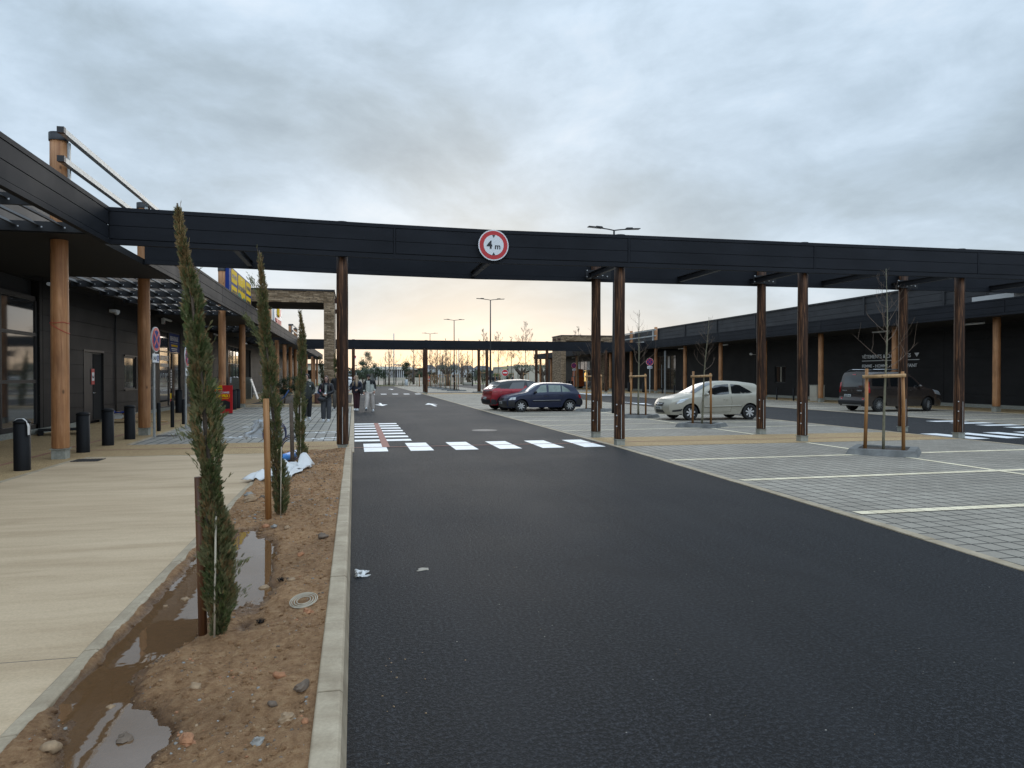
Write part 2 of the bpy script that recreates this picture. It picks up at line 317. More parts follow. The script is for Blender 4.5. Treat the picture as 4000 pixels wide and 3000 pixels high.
MA = dict(
    asph=asphalt('asphalt'), asph2=asphalt('asphalt_lane'),
    pav=pavers('paver_grey', (0.285, 0.252, 0.205), (0.34, 0.303, 0.248), 0.22, 0.25, 0.022, 0.022, (0.03, 0.027, 0.022)),
    pavl=pavers('paver_disabled_bays', (0.25, 0.235, 0.205), (0.325, 0.305, 0.265), 0.25, 0.42, 0.028, 0.007, (0.022, 0.022, 0.02)),
    pavw=pavers('paver_cream', (0.74, 0.63, 0.44), (0.86, 0.75, 0.54), 0.22, 0.25, 0.012, 0.012, (0.12, 0.10, 0.07)),
    resin=resin('tan_resin_gravel'), red=mat('red_line', (0.30, 0.11, 0.08), 0.7, var=0.25, vs=20),
    conc=concrete('forecourt_concrete', (0.43, 0.31, 0.19), (0.52, 0.385, 0.245), (0.57, 0.43, 0.28), joint=[(1, 4.45, 0.004)]),
    kerb=concrete('kerb_concrete', (0.29, 0.225, 0.15), (0.38, 0.305, 0.21), (0.46, 0.375, 0.265), (1, 1, 1), 4.0),
    kerbd=concrete('planter_concrete', (0.11, 0.11, 0.105), (0.155, 0.155, 0.148), (0.20, 0.20, 0.19), (1, 1, 1), 4.0),
    soil=soilmat('soil'), mud=mat('dark_soil', (0.05, 0.035, 0.025), 0.9, var=0.4, vs=15, bump=0.8, bs=30),
    paint=mat('road_paint', (0.88, 0.88, 0.87), 0.55, var=0.10, vs=9),
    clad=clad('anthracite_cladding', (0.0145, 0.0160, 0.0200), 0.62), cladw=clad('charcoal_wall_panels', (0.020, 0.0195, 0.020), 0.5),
    cladr=clad('charcoal_upper_panels', (0.046, 0.047, 0.050), 0.5), seam=mat('seam_black', (0.004, 0.004, 0.004), 0.8), soffit=mat('soffit_black', (0.006, 0.006, 0.007), 0.7),
    steel=mat('black_steel', (0.010, 0.010, 0.012), 0.45), frame=mat('window_frame', (0.012, 0.012, 0.013), 0.4), galv=mat('galvanised_steel', (0.42, 0.44, 0.44), 0.45, 0.6, var=0.2, vs=12),
    bolt=mat('zinc_bolt', (0.6, 0.6, 0.6), 0.35, 0.8), white=mat('white_plastic', (0.75, 0.76, 0.76), 0.4), black=mat('black_plastic', (0.007, 0.007, 0.008), 0.6, spec=0.25),
    wood=wood('douglas_post', ((0.25, 0.10, 0.04), (0.42, 0.205, 0.090), (0.56, 0.31, 0.165)), 1.6), woodd=wood('stained_post', ((0.012, 0.0060, 0.0035), (0.040, 0.0180, 0.0095), (0.26, 0.125, 0.060)), 2.2, rough=0.6, spec=0.25),
    stake=wood('stake_wood', ((0.17, 0.065, 0.022), (0.36, 0.175, 0.06), (0.50, 0.29, 0.13)), 2.0), stakeb=wood('wet_stake_wood', ((0.05, 0.02, 0.01), (0.13, 0.055, 0.022), (0.24, 0.11, 0.045)), 2.0), stakel=wood('pale_stake_wood', ((0.30, 0.17, 0.075), (0.46, 0.29, 0.14), (0.58, 0.40, 0.22)), 2.0),
    foot=mat('concrete_foot', (0.28, 0.28, 0.24), 0.8, var=0.2, vs=15, bump=0.4), stone=stonewall('stacked_stone'),
    glass=glassm('shop_glass', (0.03, 0.033, 0.036), 0.04), glassd=glassm('dark_glass', (0.008, 0.009, 0.01), 0.05), opening=mat('dark_opening', (0.003, 0.003, 0.003), 0.9),
    curtain=mat('grey_blind', (0.24, 0.235, 0.25), 0.8, var=0.2, vs=3, stretch=(1, 14, 1)), redp=mat('sign_red', (0.50, 0.018, 0.022), 0.4), blues=mat('sign_blue', (0.015, 0.04, 0.20), 0.6, spec=0.15),
    yel=mat('sign_yellow', (0.88, 0.56, 0.015), 0.7, spec=0.1), ink=mat('sign_ink', (0.015, 0.015, 0.02), 0.5), grn=mat('sign_green', (0.0, 0.16, 0.06), 0.5), signw=mat('sign_white', (0.72, 0.73, 0.74), 0.4),
    bark=mat('bark', (0.09, 0.065, 0.045), 0.9, var=0.4, vs=20, bump=0.8, bs=40), barky=mat('young_bark', (0.17, 0.155, 0.10), 0.85, var=0.35, vs=18, bump=0.5),
    twig=mat('bare_twig', (0.15, 0.105, 0.075), 0.9, var=0.3, vs=8), twigd=mat('grey_twig', (0.13, 0.11, 0.085), 0.9, var=0.3, vs=5), cane=mat('bamboo_cane', (0.42, 0.36, 0.27), 0.6, var=0.25, vs=10),
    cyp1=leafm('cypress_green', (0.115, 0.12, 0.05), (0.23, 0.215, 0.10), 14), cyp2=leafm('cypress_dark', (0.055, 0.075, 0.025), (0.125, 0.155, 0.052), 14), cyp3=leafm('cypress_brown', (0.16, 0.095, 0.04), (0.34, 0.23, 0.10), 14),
    olive=leafm('olive_leaf', (0.035, 0.05, 0.028), (0.10, 0.125, 0.075), 3), holm=leafm('dark_evergreen', (0.012, 0.022, 0.010), (0.045, 0.065, 0.025), 2), pine=leafm('pine_green', (0.03, 0.045, 0.02), (0.09, 0.11, 0.05), 2),
    shrub=leafm('brown_shrub', (0.07, 0.045, 0.03), (0.17, 0.12, 0.07), 3), grass=leafm('grass', (0.05, 0.08, 0.015), (0.14, 0.19, 0.045), 2), beige=mat('plaza_beige', (0.23, 0.185, 0.14), 0.8, var=0.15, vs=0.3),
    field=mat('far_ground', (0.10, 0.11, 0.07), 0.9, var=0.3, vs=0.05), wall=mat('render_cream', (0.42, 0.385, 0.31), 0.8, var=0.08, vs=0.4), wallw=mat('render_white', (0.48, 0.48, 0.47), 0.8, var=0.06, vs=0.4), roof=mat('grey_roof', (0.10, 0.10, 0.105), 0.7),
    tyre=mat('tyre', (0.012, 0.012, 0.012), 0.75), rim=mat('silver_rim', (0.55, 0.56, 0.57), 0.3, 0.7), rimb=mat('black_rim', (0.015, 0.015, 0.016), 0.3, 0.3), chrome=mat('chrome', (0.7, 0.7, 0.7), 0.12, 1.0),
    under=mat('underbody', (0.006, 0.006, 0.006), 0.9), carbl=mat('car_plastic', (0.016, 0.016, 0.018), 0.5), plate=mat('number_plate', (0.62, 0.64, 0.62), 0.4), lens=mat('headlight_lens', (0.45, 0.48, 0.5), 0.08, 0.5, coat=1.0), tail=mat('tail_lens', (0.35, 0.012, 0.015), 0.12, coat=1.0),
    skin=mat('skin', (0.52, 0.31, 0.23), 0.55), sheet=mat('white_fleece', (0.66, 0.65, 0.63), 0.7, bump=0.5, bs=9), strapm=mat('strap_blue', (0.02, 0.06, 0.16), 0.5), bluep=mat('blue_pipe', (0.05, 0.24, 0.62), 0.4), hose=mat('dark_hose', (0.012, 0.014, 0.05), 0.35),
)
def box_thing(name, m, x0, x1, y0, y1, z0, z1, parent=None, bevel=0.0):
    b = MB(); b.box(x0, x1, y0, y1, z0, z1); return b.build(name, m, parent, bevel=bevel)
def sheet(name, m, poly, z, kind='structure', label=None):
    b = MB(); b.add([(x, y, z) for x, y in poly], [tuple(range(len(poly)))]); o = b.build(name, m); return tag(o, label, kind=kind)
# ================================================================== ground
sheet('ground', MA['field'], [(-1500, -400), (1500, -400), (1500, 2200), (-1500, 2200)], -0.03)
sheet('road', MA['asph'], [(-0.045, -4), (5.35, -4), (5.36, 4.9), (5.50, 7.1), (5.60, 10), (5.80, 15.6), (5.80, 31), (6.05, 64), (6.2, 116.5), (-0.1, 116.5), (-0.04, 40)], 0.0)
sheet('parking_lane', MA['asph2'], [(15.1, -4), (21.4, -4), (21.4, 64), (21.8, 112), (60, 112), (60, 133), (13, 133), (12.5, 116.5), (15.2, 114), (15.1, 70), (15.1, 30)], 0.0)
sheet('parking_bays', MA['pav'], [(5.47, -4), (15.1, -4), (15.1, 15.5), (5.92, 15.5), (5.72, 10), (5.62, 7.1), (5.48, 4.9)], 0.004)
o = sheet('parking_bays', MA['pav'], [(5.92, 17.85), (15.1, 17.85), (15.1, 64.2), (6.17, 64.2), (5.92, 31)], 0.004)
sheet('parking_bays', MA['pav'], [(6.2, 71.5), (15.2, 71.5), (15.2, 116.3), (6.32, 116.3)], 0.004)
sheet('asphalt_band', MA['asph2'], [(6.1, 68.2), (15.1, 68.2), (15.1, 71.5), (6.15, 71.5)], 0.004)
sheet('parking_bays', MA['pav'], [(21.4, -4), (27.5, -4), (27.5, 64), (21.4, 64)], 0.004)
sheet('parking_bays', MA['pav'], [(21.7, 71), (27.5, 71), (27.5, 112), (21.8, 112)], 0.004)
sheet('pavement', MA['resin'], [(5.84, 15.5), (15.1, 15.5), (15.1, 17.85), (5.84, 17.85)], 0.008)
sheet('pavement', MA['resin'], [(6.1, 64.2), (15.1, 64.2), (15.1, 68.2), (6.1, 68.2)], 0.008)
sheet('pavement', MA['resin'], [(27.5, -4), (34, -4), (34, 118), (27.5, 118)], 0.010)
sheet('pavement', MA['resin'], [(21.4, 64), (27.5, 64), (27.5, 71), (21.4, 71)], 0.008)
# left side
sheet('forecourt', MA['conc'], [(-5.10, -4), (-1.50, -4), (-1.50, 15.42), (-4.95, 15.42), (-5.10, 14.9)], 0.028)
sheet('pavement', MA['resin'], [(-9, -4), (-5.10, -4), (-5.10, 14.9), (-4.95, 15.42), (-0.12, 15.42), (-0.12, 18.1), (-5.08, 18.1), (-5.25, 24), (-5.45, 39), (-5.6, 64), (-5.6, 116), (-9, 116)], 0.022)
sheet('parking_bays', MA['pavl'], [(-5.08, 18.12), (-0.14, 18.12), (-0.14, 38.9), (-5.44, 38.9), (-5.24, 24)], 0.016)
sheet('parking_bays', MA['pavl'], [(-5.6, 70), (-0.14, 70), (-0.14, 116), (-5.6, 116)], 0.006)
sheet('pavement', MA['resin'], [(-5.6, 61), (-0.14, 61), (-0.14, 70), (-5.6, 70)], 0.008)
# kerbs: raised planter kerbs, flush edgings, the end kerb of the bays
def kerb_run(pts, prof, m='kerb', step=1.0, gap=0.010):
    """prof = list of (offset, z) across; pts a polyline"""
    b = MB(); n = len(prof)
    for i in range(len(pts) - 1):
        a = Vector((*pts[i], 0)); c = Vector((*pts[i + 1], 0)); L = (c - a).length; d = (c - a) / L; q = Vector((d.y, -d.x, 0)); k = max(1, round(L / step))
        for j in range(k):
            p0 = a + d * (L * j / k + gap / 2); p1 = a + d * (L * (j + 1) / k - gap / 2); jit = random.uniform(-0.003, 0.003)
            vs = [tuple(p0 + q * u + Vector((0, 0, h + (jit if h > 0 else 0)))) for u, h in prof] + [tuple(p1 + q * u + Vector((0, 0, h + (jit if h > 0 else 0)))) for u, h in prof]
            b.add(vs, [tuple(range(n)), tuple(reversed(range(n, 2 * n)))] + [(r, n + r, n + (r + 1) % n, (r + 1) % n) for r in range(n)])
    return tag(b.build('kerb', MA[m], bevel=0.006), kind='structure')
kerb_run([(-0.10, -3.5), (-0.10, 15.45)], [(-0.075, -0.05), (-0.075, 0.118), (-0.068, 0.125), (0.032, 0.125), (0.045, 0.112), (0.075, -0.05)])
kerb_run([(-1.455, -3.5), (-1.455, 15.45)], [(-0.05, -0.05), (-0.05, 0.042), (-0.03, 0.055), (0.03, 0.06), (0.048, 0.05), (0.055, -0.05)])
kerb_run([(-5.08, 15.40), (-0.02, 15.40)], [(-0.04, -0.03), (-0.04, 0.032), (0.04, 0.032), (0.04, -0.03)], 'kerb')
kerb_run([(-0.06, 15.46), (-0.06, 38.9)], [(-0.06, -0.03), (-0.06, 0.022), (0.06, 0.020), (0.06, -0.03)])
kerb_run([(-5.08, 18.10), (-5.25, 24), (-5.45, 38.9)], [(-0.04, -0.03), (-0.04, 0.03), (0.04, 0.03), (0.04, -0.03)])
kerb_run([(-5.16, -3.5), (-5.14, 14.9), (-4.97, 15.45)], [(-0.05, -0.03), (-0.05, 0.033), (0.05, 0.033), (0.05, -0.03)])
kerb_run([(5.41, -4), (5.42, 4.9), (5.55, 7.1), (5.66, 10), (5.86, 15.5), (5.86, 31), (6.11, 64), (6.26, 116)], [(-0.06, -0.03), (-0.06, 0.012), (0.06, 0.012), (0.06, -0.03)], 'kerb')
kerb_run([(15.1, -4), (15.1, 64)], [(-0.06, -0.03), (-0.06, 0.012), (0.06, 0.012), (0.06, -0.03)])
kerb_run([(21.4, -4), (21.4, 64)], [(-0.06, -0.03), (-0.06, 0.012), (0.06, 0.012), (0.06, -0.03)])
kerb_run([(-5.45, 39.0), (0, 39.0)], [(-0.10, -0.03), (-0.10, 0.13), (0.06, 0.13), (0.09, -0.03)])
kerb_run([(-0.06, 39.1), (-0.06, 60.9)], [(-0.08, -0.03), (-0.08, 0.13), (0.05, 0.13), (0.07, -0.03)])
kerb_run([(-12, 116.7), (12.6, 116.7)], [(-0.10, -0.03), (-0.10, 0.12), (0.10, 0.12), (0.10, -0.03)])
kerb_run([(27.55, 18), (27.55, 64)], [(-0.06, -0.03), (-0.06, 0.03), (0.06, 0.03), (0.06, -0.03)])
# island beyond the disabled bays, with soil
sheet('island_soil', MA['resin'], [(-5.45, 39.1), (-0.14, 39.1), (-0.14, 40.6), (-5.45, 40.6)], 0.118)
sheet('island_soil', MA['mud'], [(-5.45, 40.6), (-0.14, 40.6), (-0.14, 60.9), (-5.45, 60.9)], 0.110)
# ------------------------------------------------------------------ parking lines in cream pavers
def strip(b, x0, y0, x1, y1, wd, z):
    d = Vector((x1 - x0, y1 - y0, 0)); d.normalize(); q = Vector((-d.y, d.x, 0)) * wd / 2
    a = Vector((x0, y0, z)); c = Vector((x1, y1, z)); b.quad(tuple(a - q), tuple(c - q), tuple(c + q), tuple(a + q))
b = MB()
for y0, y1 in ((-0.3, -0.3), (2.2, 2.2), (4.75, 4.75), (7.35, 7.4), (10.05, 10.25), (12.75, 12.95)): strip(b, 5.52 + max(0, y0) * 0.028, y0, 15.0, y1, 0.17, 0.009)
strip(b, 10.62, -4, 10.62, 15.4, 0.14, 0.010)
for k, (y0, y1) in enumerate(((20.28, 20.8), (22.6, 23.1), (25.15, 25.5), (27.6, 28.0), (29.8, 30.4), (32.5, 32.9), (35, 35.3), (37.5, 37.7), (40, 40.1), (42.5, 42.5), (45, 45), (47.5, 47.5), (50, 50), (52.5, 52.5), (55, 55), (57.5, 57.5), (60, 60), (62.5, 62.5))):
    strip(b, 5.95, y0, 15.0, y1, 0.14, 0.009)
strip(b, 10.72, 17.9, 10.72, 64, 0.14, 0.010)
for k in range(18):
    y = 19.9 + 2.52 * k
    if y < 63.5: strip(b, 21.5, y - 0.25, 27.45, y + 0.2, 0.14, 0.009)
for k in range(-4, 6): strip(b, 21.5, 2.5 * k + 1.2, 27.45, 2.5 * k + 1.2, 0.10, 0.009)
for k in range(16): strip(b, 21.8, 73 + 2.5 * k, 27.4, 73 + 2.5 * k, 0.12, 0.009); strip(b, 6.4, 73 + 2.5 * k, 15.0, 73 + 2.5 * k, 0.12, 0.009)
tag(b.build('bay_markings', MA['pavw']), kind='structure')
b = MB()
for y in (21.95, 25.3, 27.9, 30.5, 33.3, 36.0, 38.3): strip(b, -5.1 - (y - 18) * 0.012, y + 0.15, -0.18, y - 0.25, 0.09, 0.021)
for k in range(18): strip(b, -5.5, 72 + 2.5 * k, -0.2, 72 + 2.5 * k, 0.09, 0.011)
tag(b.build('bay_markings', MA['pavw']), kind='structure')
# ------------------------------------------------------------------ white paint
b = MB(); z = 0.005
for k in range(7):
    y = 18.05 + k * 1.06; b.quad((0.01, y, z), (1.40, y - 0.02, z), (1.40, y + 0.50, z), (0.01, y + 0.50, z))
for k in range(6):
    x = 0.21 + k * 0.975; b.quad((x, 15.56, z), (x + 0.50, 15.56, z), (x + 0.50, 17.42, z), (x, 17.42, z))
for k in range(6):
    x = 15.38 + k * 1.04; b.quad((x, 15.44, z), (x + 0.55, 15.44, z), (x + 0.55, 17.20, z), (x, 17.20, z))
for k in range(4):
    y = 18.4 + k * 1.05; b.quad((19.95, y, z), (21.35, y, z), (21.35, y + 0.5, z), (19.95, y + 0.5, z))
for k in range(6):
    x = 0.3 + k * 1.02; b.quad((x, 64.8, z), (x + 0.5, 64.8, z), (x + 0.5, 66.6, z), (x, 66.6, z))
b.quad((0.02, 68.5, z), (1.2, 68.5, z), (1.2, 70.8, z), (0.02, 70.8, z))
for k in range(11): b.quad((20.0, 57 + k, z), (21.4, 57 + k, z), (21.4, 57.6 + k, z), (20.0, 57.6 + k, z))
for k in range(5): b.quad((15.6 + k * 1.1, 64.8, z), (16.1 + k * 1.1, 64.8, z), (16.1 + k * 1.1, 66.6, z), (15.6 + k * 1.1, 66.6, z))
def arrow(cx, cy, s, up, lx=1.0, head=0.36):
    sg = 1 if up else -1
    P = lambda x, y: (cx + x * s, cy + y * lx * sg, z)
    b.add([P(-0.07, -2.0), P(0.07, -2.0), P(0.07, 0.3), P(-0.07, 0.3)], [(0, 1, 2, 3)] if up else [(3, 2, 1, 0)])
    b.add([P(-head, 0.3), P(head, 0.3), P(0, 2.3)], [(0, 1, 2)] if up else [(2, 1, 0)])
arrow(1.50, 41.8, 1.0, False); arrow(4.28, 40.6, 1.0, True); arrow(4.5, 90, 1.2, True, 1.3); arrow(16.4, 40.5, 1.1, False, 1.1)
# wheelchair pictograms on the disabled bays
def wheelchair(cx, cy, s, ang=0.0):
    zz = 0.022
    def P(u, v):
        return (cx + (u * cos(ang) - v * sin(ang)) * s, cy + (u * sin(ang) + v * cos(ang)) * s, zz)
    def seg(u0, v0, u1, v1, wd):
        d = Vector((u1 - u0, v1 - v0)); d.normalize(); q = (-d.y * wd / 2, d.x * wd / 2)
        b.add([P(u0 - q[0], v0 - q[1]), P(u1 - q[0], v1 - q[1]), P(u1 + q[0], v1 + q[1]), P(u0 + q[0], v0 + q[1])], [(0, 1, 2, 3)])
    b.add([P(0.11 * cos(t * pi / 5), 0.62 + 0.11 * sin(t * pi / 5)) for t in range(10)], [tuple(range(10))])
    seg(0, 0.50, 0.04, 0.05, 0.11); seg(0.0, 0.05, 0.34, 0.05, 0.10); seg(0.32, 0.07, 0.46, -0.36, 0.10); seg(0.02, 0.30, 0.28, 0.30, 0.08)
    for t in range(9):
        a0 = radians(120 + t * 25); a1 = radians(120 + (t + 1) * 25)
        seg(0.02 + 0.33 * cos(a0), -0.12 + 0.33 * sin(a0), 0.02 + 0.33 * cos(a1), -0.12 + 0.33 * sin(a1), 0.08)
wheelchair(-2.85, 19.7, 0.95, pi / 2); wheelchair(-0.75, 18.85, 0.9, pi / 2); wheelchair(-2.7, 23.7, 0.95, pi / 2); wheelchair(-0.8, 20.9, 0.8, pi / 2)
tag(b.build('road_paint', MA['paint']), kind='structure')
b = MB(); z = 0.0085
b.quad((0.0, 16.45, z), (5.8, 16.47, z), (5.8, 16.54, z), (0.0, 16.52, z))
b.quad((0.62, 16.53, z), (0.79, 16.53, z), (0.80, 24.95, z), (0.65, 24.95, z))
strip(b, 5.86, 16.55, 15.0, 16.4, 0.05, 0.0125)
strip(b, -6.1, 16.95, -0.15, 16.82, 0.06, 0.0265); strip(b, -6.15, -3, -6.05, 64, 0.07, 0.0265)
tag(b.build('red_line', MA['red']), kind='structure')
# manhole in the road and drain grates
b = MB(); b.lathe([(0.0, 0.005), (0.27, 0.005), (0.30, 0.003), (0.33, 0.006), (0.38, 0.002)], 28)
tag(b.build('manhole_cover', mat('cast_iron', (0.09, 0.085, 0.08), 0.6, 0.3, var=0.5, vs=25), loc=(3.78, 21.1, 0)), 'round worn manhole cover set in the asphalt beyond the white squares', 'manhole cover')
for i, (x, y, wx, wy, zz, lb) in enumerate(((-4.86, 14.88, 0.22, 0.22, 0.03, 'dark square drain grate in the corner of the sandy forecourt'), (-4.85, 20.7, 0.25, 0.2, 0.018, 'dark drain cover at the foot of the nearer no stopping sign'), (-4.85, 36.9, 0.3, 0.2, 0.018, 'small drain grate in front of the red advertising board'))):
    b = MB()
    for k in range(9): b.box(-wx + k * wx / 4 - 0.015, -wx + k * wx / 4 + 0.015, -wy, wy, 0, 0.008)
    b.box(-wx, wx, -wy, wy, -0.01, 0.002)
    tag(b.build('drain_grate', MA['steel'], loc=(x, y, zz)), lb, 'drain')
# ------------------------------------------------------------------ soil bed with puddles
def sm(e0, e1, x):
    t = max(0, min(1, (x - e0) / (e1 - e0))); return t * t * (3 - 2 * t)
WL = 0.020
PUD = [(-1.18, 7.0, 0.22, 0.8, 0.05), (-1.15, 4.75, 0.24, 0.55, 0.055), (-1.30, 4.3, 0.09, 0.7, 0.03), (-1.02, 6.45, 0.34, 1.45, 0.085), (-0.80, 6.3, 0.16, 0.8, 0.04), (-1.12, 5.45, 0.30, 0.95, 0.06), (-0.72, 5.5, 0.20, 0.75, 0.04), (-1.22, 3.9, 0.22, 0.55, 0.05), (-1.0, 3.35, 0.26, 0.42, 0.05), (-1.22, 2.6, 0.3, 0.5, 0.05), (-1.0, 2.9, 0.25, 0.3, 0.035), (-0.62, 4.72, 0.14, 0.16, 0.03), (-1.3, 4.6, 0.1, 0.3, 0.02)]
def soil_h(x, y):
    h = 0.062 + 0.035 * sm(-0.75, -0.15, x) + 0.02 * sm(8, 12, y)
    h += 0.022 * noise.noise(Vector((x * 2.1, y * 2.1, 1.0))) + 0.018 * noise.noise(Vector((x * 6, y * 4, 4.0))) + 0.011 * noise.noise(Vector((x * 17, y * 14, 9.0))) + 0.008 * abs(noise.noise(Vector((x * 40, y * 40, 2.0)))) + 0.004 * noise.noise(Vector((x * 90, y * 90, 6.0)))
    for cx, cy, rx, ry, dep in PUD:
        r = sqrt(((x - cx) / rx) ** 2 + ((y - cy) / ry) ** 2)
        h -= dep * 1.25 * (1 - sm(0.35, 1.25, r))
    return max(h, -0.02)
b = MB(); b.smooth = True; NX = 111; xs = [-1.41 + 1.245 * i / (NX - 1) for i in range(NX)]; ys = []
y = 1.6
while y < 15.4: ys.append(y); y += 0.010 + 0.0045 * (y - 1.6)
ys.append(15.38)
b.add([(x, y, soil_h(x, y)) for y in ys for x in xs], [(j * NX + i, j * NX + i + 1, (j + 1) * NX + i + 1, (j + 1) * NX + i) for j in range(len(ys) - 1) for i in range(NX - 1)])
tag(b.build('soil_bed', MA['soil']), kind='structure')
wm = bpy.data.materials.new('muddy_water'); wm.use_nodes = True; t = NT(wm.node_tree); pb = wm.node_tree.nodes['Principled BSDF']
pb.inputs['Base Color'].default_value = (0.20, 0.105, 0.045, 1); pb.inputs['Roughness'].default_value = 0.015; pb.inputs['IOR'].default_value = 2.1; pb.inputs['Alpha'].default_value = 0.62; pb.inputs['Specular IOR Level'].default_value = 0.9
v = t.n('ShaderNodeTexCoord').outputs['Object']; bumpn(t, pb, nz(t, v, 7, 2.0), 0.04, 0.01)
sheet('puddle', wm, [(-1.41, 1.6), (-0.17, 1.6), (-0.17, 9.0), (-1.41, 9.0)], WL)
# stones: the larger ones each a thing, the rest gravel
def rock(b, c, r, fl=0.6, seed=0, n=9, m=6):
    base = len(b.v)
    b.ell((0, 0, 0), (1, 1, 1), n, m)
    ang = random.uniform(0, pi); el = random.uniform(0.65, 1.0)
    for i in range(base, len(b.v)):
        p = Vector(b.v[i]); k = 1 + 0.55 * noise.noise(p * 1.3 + Vector((seed * 7.1, 0, 0))) + 0.34 * noise.noise(p * 2.8 + Vector((seed * 3.3, 5, 0)))
        p = p * k; p.y *= el; p.z *= fl; p = Matrix.Rotation(ang, 3, 'Z') @ p
        b.v[i] = tuple(Vector(c) + p * r)
smats = [mat('stone_tan', (0.30, 0.20, 0.115), 0.8, var=0.3, vs=18, bump=0.5), mat('stone_rust', (0.33, 0.15, 0.07), 0.8, var=0.35, vs=20, bump=0.5), mat('stone_grey', (0.25, 0.235, 0.21), 0.75, var=0.3, vs=22, bump=0.5), mat('stone_brown', (0.14, 0.10, 0.07), 0.8, var=0.35, vs=16, bump=0.5)]
ST = [(-0.77, 3.80, 0.033, 0, 'smooth pale tan stone in the soil in front of the nearest cypress'), (-0.69, 3.25, 0.045, 1, 'rust coloured jagged rock at the bottom edge of the soil bed'), (-0.37, 3.79, 0.035, 1, 'orange brown rock in the soil beside the road kerb'), (-0.25, 3.58, 0.045, 3, 'large dark brown rock against the road kerb, above the other kerb side stones'),
      (-0.37, 3.46, 0.026, 3, 'small dark brown stone left of the jagged kerb side rocks'), (-0.29, 3.27, 0.040, 0, 'angular tan rock near the road kerb at the bottom of the bed'), (-0.21, 3.22, 0.020, 1, 'small dark red stone wedged near the road kerb'), (-0.39, 3.12, 0.030, 2, 'blue grey stone near the bottom edge of the soil bed'),
      (-1.14, 3.77, 0.024, 0, 'small tan stone lying in the brown puddle water'), (-0.98, 3.42, 0.045, 3, 'flat muddy stone rising from the nearest puddle'), (-1.24, 3.34, 0.045, 0, 'tan rock in the puddle at the lower left by the forecourt kerb'), (-0.44, 6.31, 0.035, 1, 'reddish stone right of the large puddle'), (-0.29, 6.95, 0.05, 3, 'dark split stone right of the puddle near the road kerb'),
      (-0.29, 4.75, 0.038, 1, 'orange stone between the plastic ring and the road kerb'), (-0.46, 5.62, 0.03, 0, 'pale stone at the right shore of the large puddle'), (-1.27, 5.35, 0.022, 0, 'light round stone in the puddle left of the nearest cypress'), (-1.17, 5.48, 0.035, 0, 'pinkish flat stone in the puddle just left of the wooden stake'),
      (-1.20, 6.75, 0.03, 0, 'tan stone by the forecourt kerb beside the far end of the puddle'), (-0.66, 5.65, 0.04, 0, 'sandy flat stone at the right edge of the water'), (-1.25, 9.3, 0.085, 0, 'biggest pale cobble in the stone heap by the forecourt kerb'), (-1.33, 9.75, 0.06, 2, 'grey cobble in the stone heap by the forecourt kerb'), (-1.13, 9.6, 0.055, 3, 'dark cobble in the stone heap by the forecourt kerb'),
      (-0.90, 7.85, 0.045, 1, 'reddish stone left of the middle cypress stake'), (-0.80, 7.72, 0.035, 2, 'whitish stone left of the middle cypress stake'), (-0.66, 7.55, 0.035, 0, 'yellowish stone in front of the middle cypress')]
for i, (x, y, r, k, lb) in enumerate(ST):
    b = MB(); rock(b, (0, 0, 0), r * 0.95, 0.62, i + 1, 10, 7); b.sm = [False] * len(b.sm) if i % 2 else b.sm; tag(b.build('stone', smats[k], loc=(x, y, max(soil_h(x, y), 0.008) + r * 0.2)), lb, 'stone', 'larger stones lying in the soil bed')
b = MB(); rr = random.Random(3)
for i in range(4200):
    y = 1.9 + 13.3 * rr.random() ** 1.6; x = rr.uniform(-1.36, -0.2)
    if noise.noise(Vector((x * 2.2, y * 1.5, 7))) < -0.12 and rr.random() < 0.8: continue
    h = soil_h(x, y)
    if h < WL - 0.002: continue
    r = rr.choice((0.003, 0.004, 0.004, 0.005, 0.007, 0.011)) * (1.9 if y > 8 else 1.0); b.cur = rr.choice((0, 0, 1, 3, 3, 2)); rock(b, (x, y, h - r * 0.05), r, 0.6, i, 6, 4)
tag(b.build('gravel', smats), 'loose pebbles scattered over the brown soil bed', 'gravel', kind='stuff')
b = MB(); rr = random.Random(31)
for i in range(3800):
    y = 1.9 + 13.3 * rr.random() ** 1.4; x = rr.uniform(-1.38, -0.19); h = soil_h(x, y)
    if h < WL + 0.002: continue
    rock(b, (x, y, h), rr.choice((0.005, 0.007, 0.010, 0.014, 0.020)) * (1.3 if y > 7 else 1), 0.55, i, 6, 4)
b.sm = [False] * len(b.sm); tag(b.build('soil_clods', MA['soil']), 'small clods of earth lying over the brown soil bed', 'clods', kind='stuff')
b = MB(); rr = random.Random(4)
for i in range(130):
    x = rr.uniform(0.1, 5.3); y = 1.9 + 13 * rr.random() ** 2; r = rr.choice((0.002, 0.003, 0.004)); b.cur = rr.choice((0, 2)); rock(b, (x, y, r * 0.4), r, 0.6, i, 5, 3)
for i in range(28):
    x = 0.12 + abs(rr.gauss(0, 0.22)); y = rr.uniform(2.5, 4.2); b.cur = 0; rock(b, (x, y, 0.002), rr.choice((0.004, 0.006)), 0.5, i, 5, 3)
tag(b.build('grit', smats), 'tiny loose grit on the black asphalt', 'grit', kind='stuff')
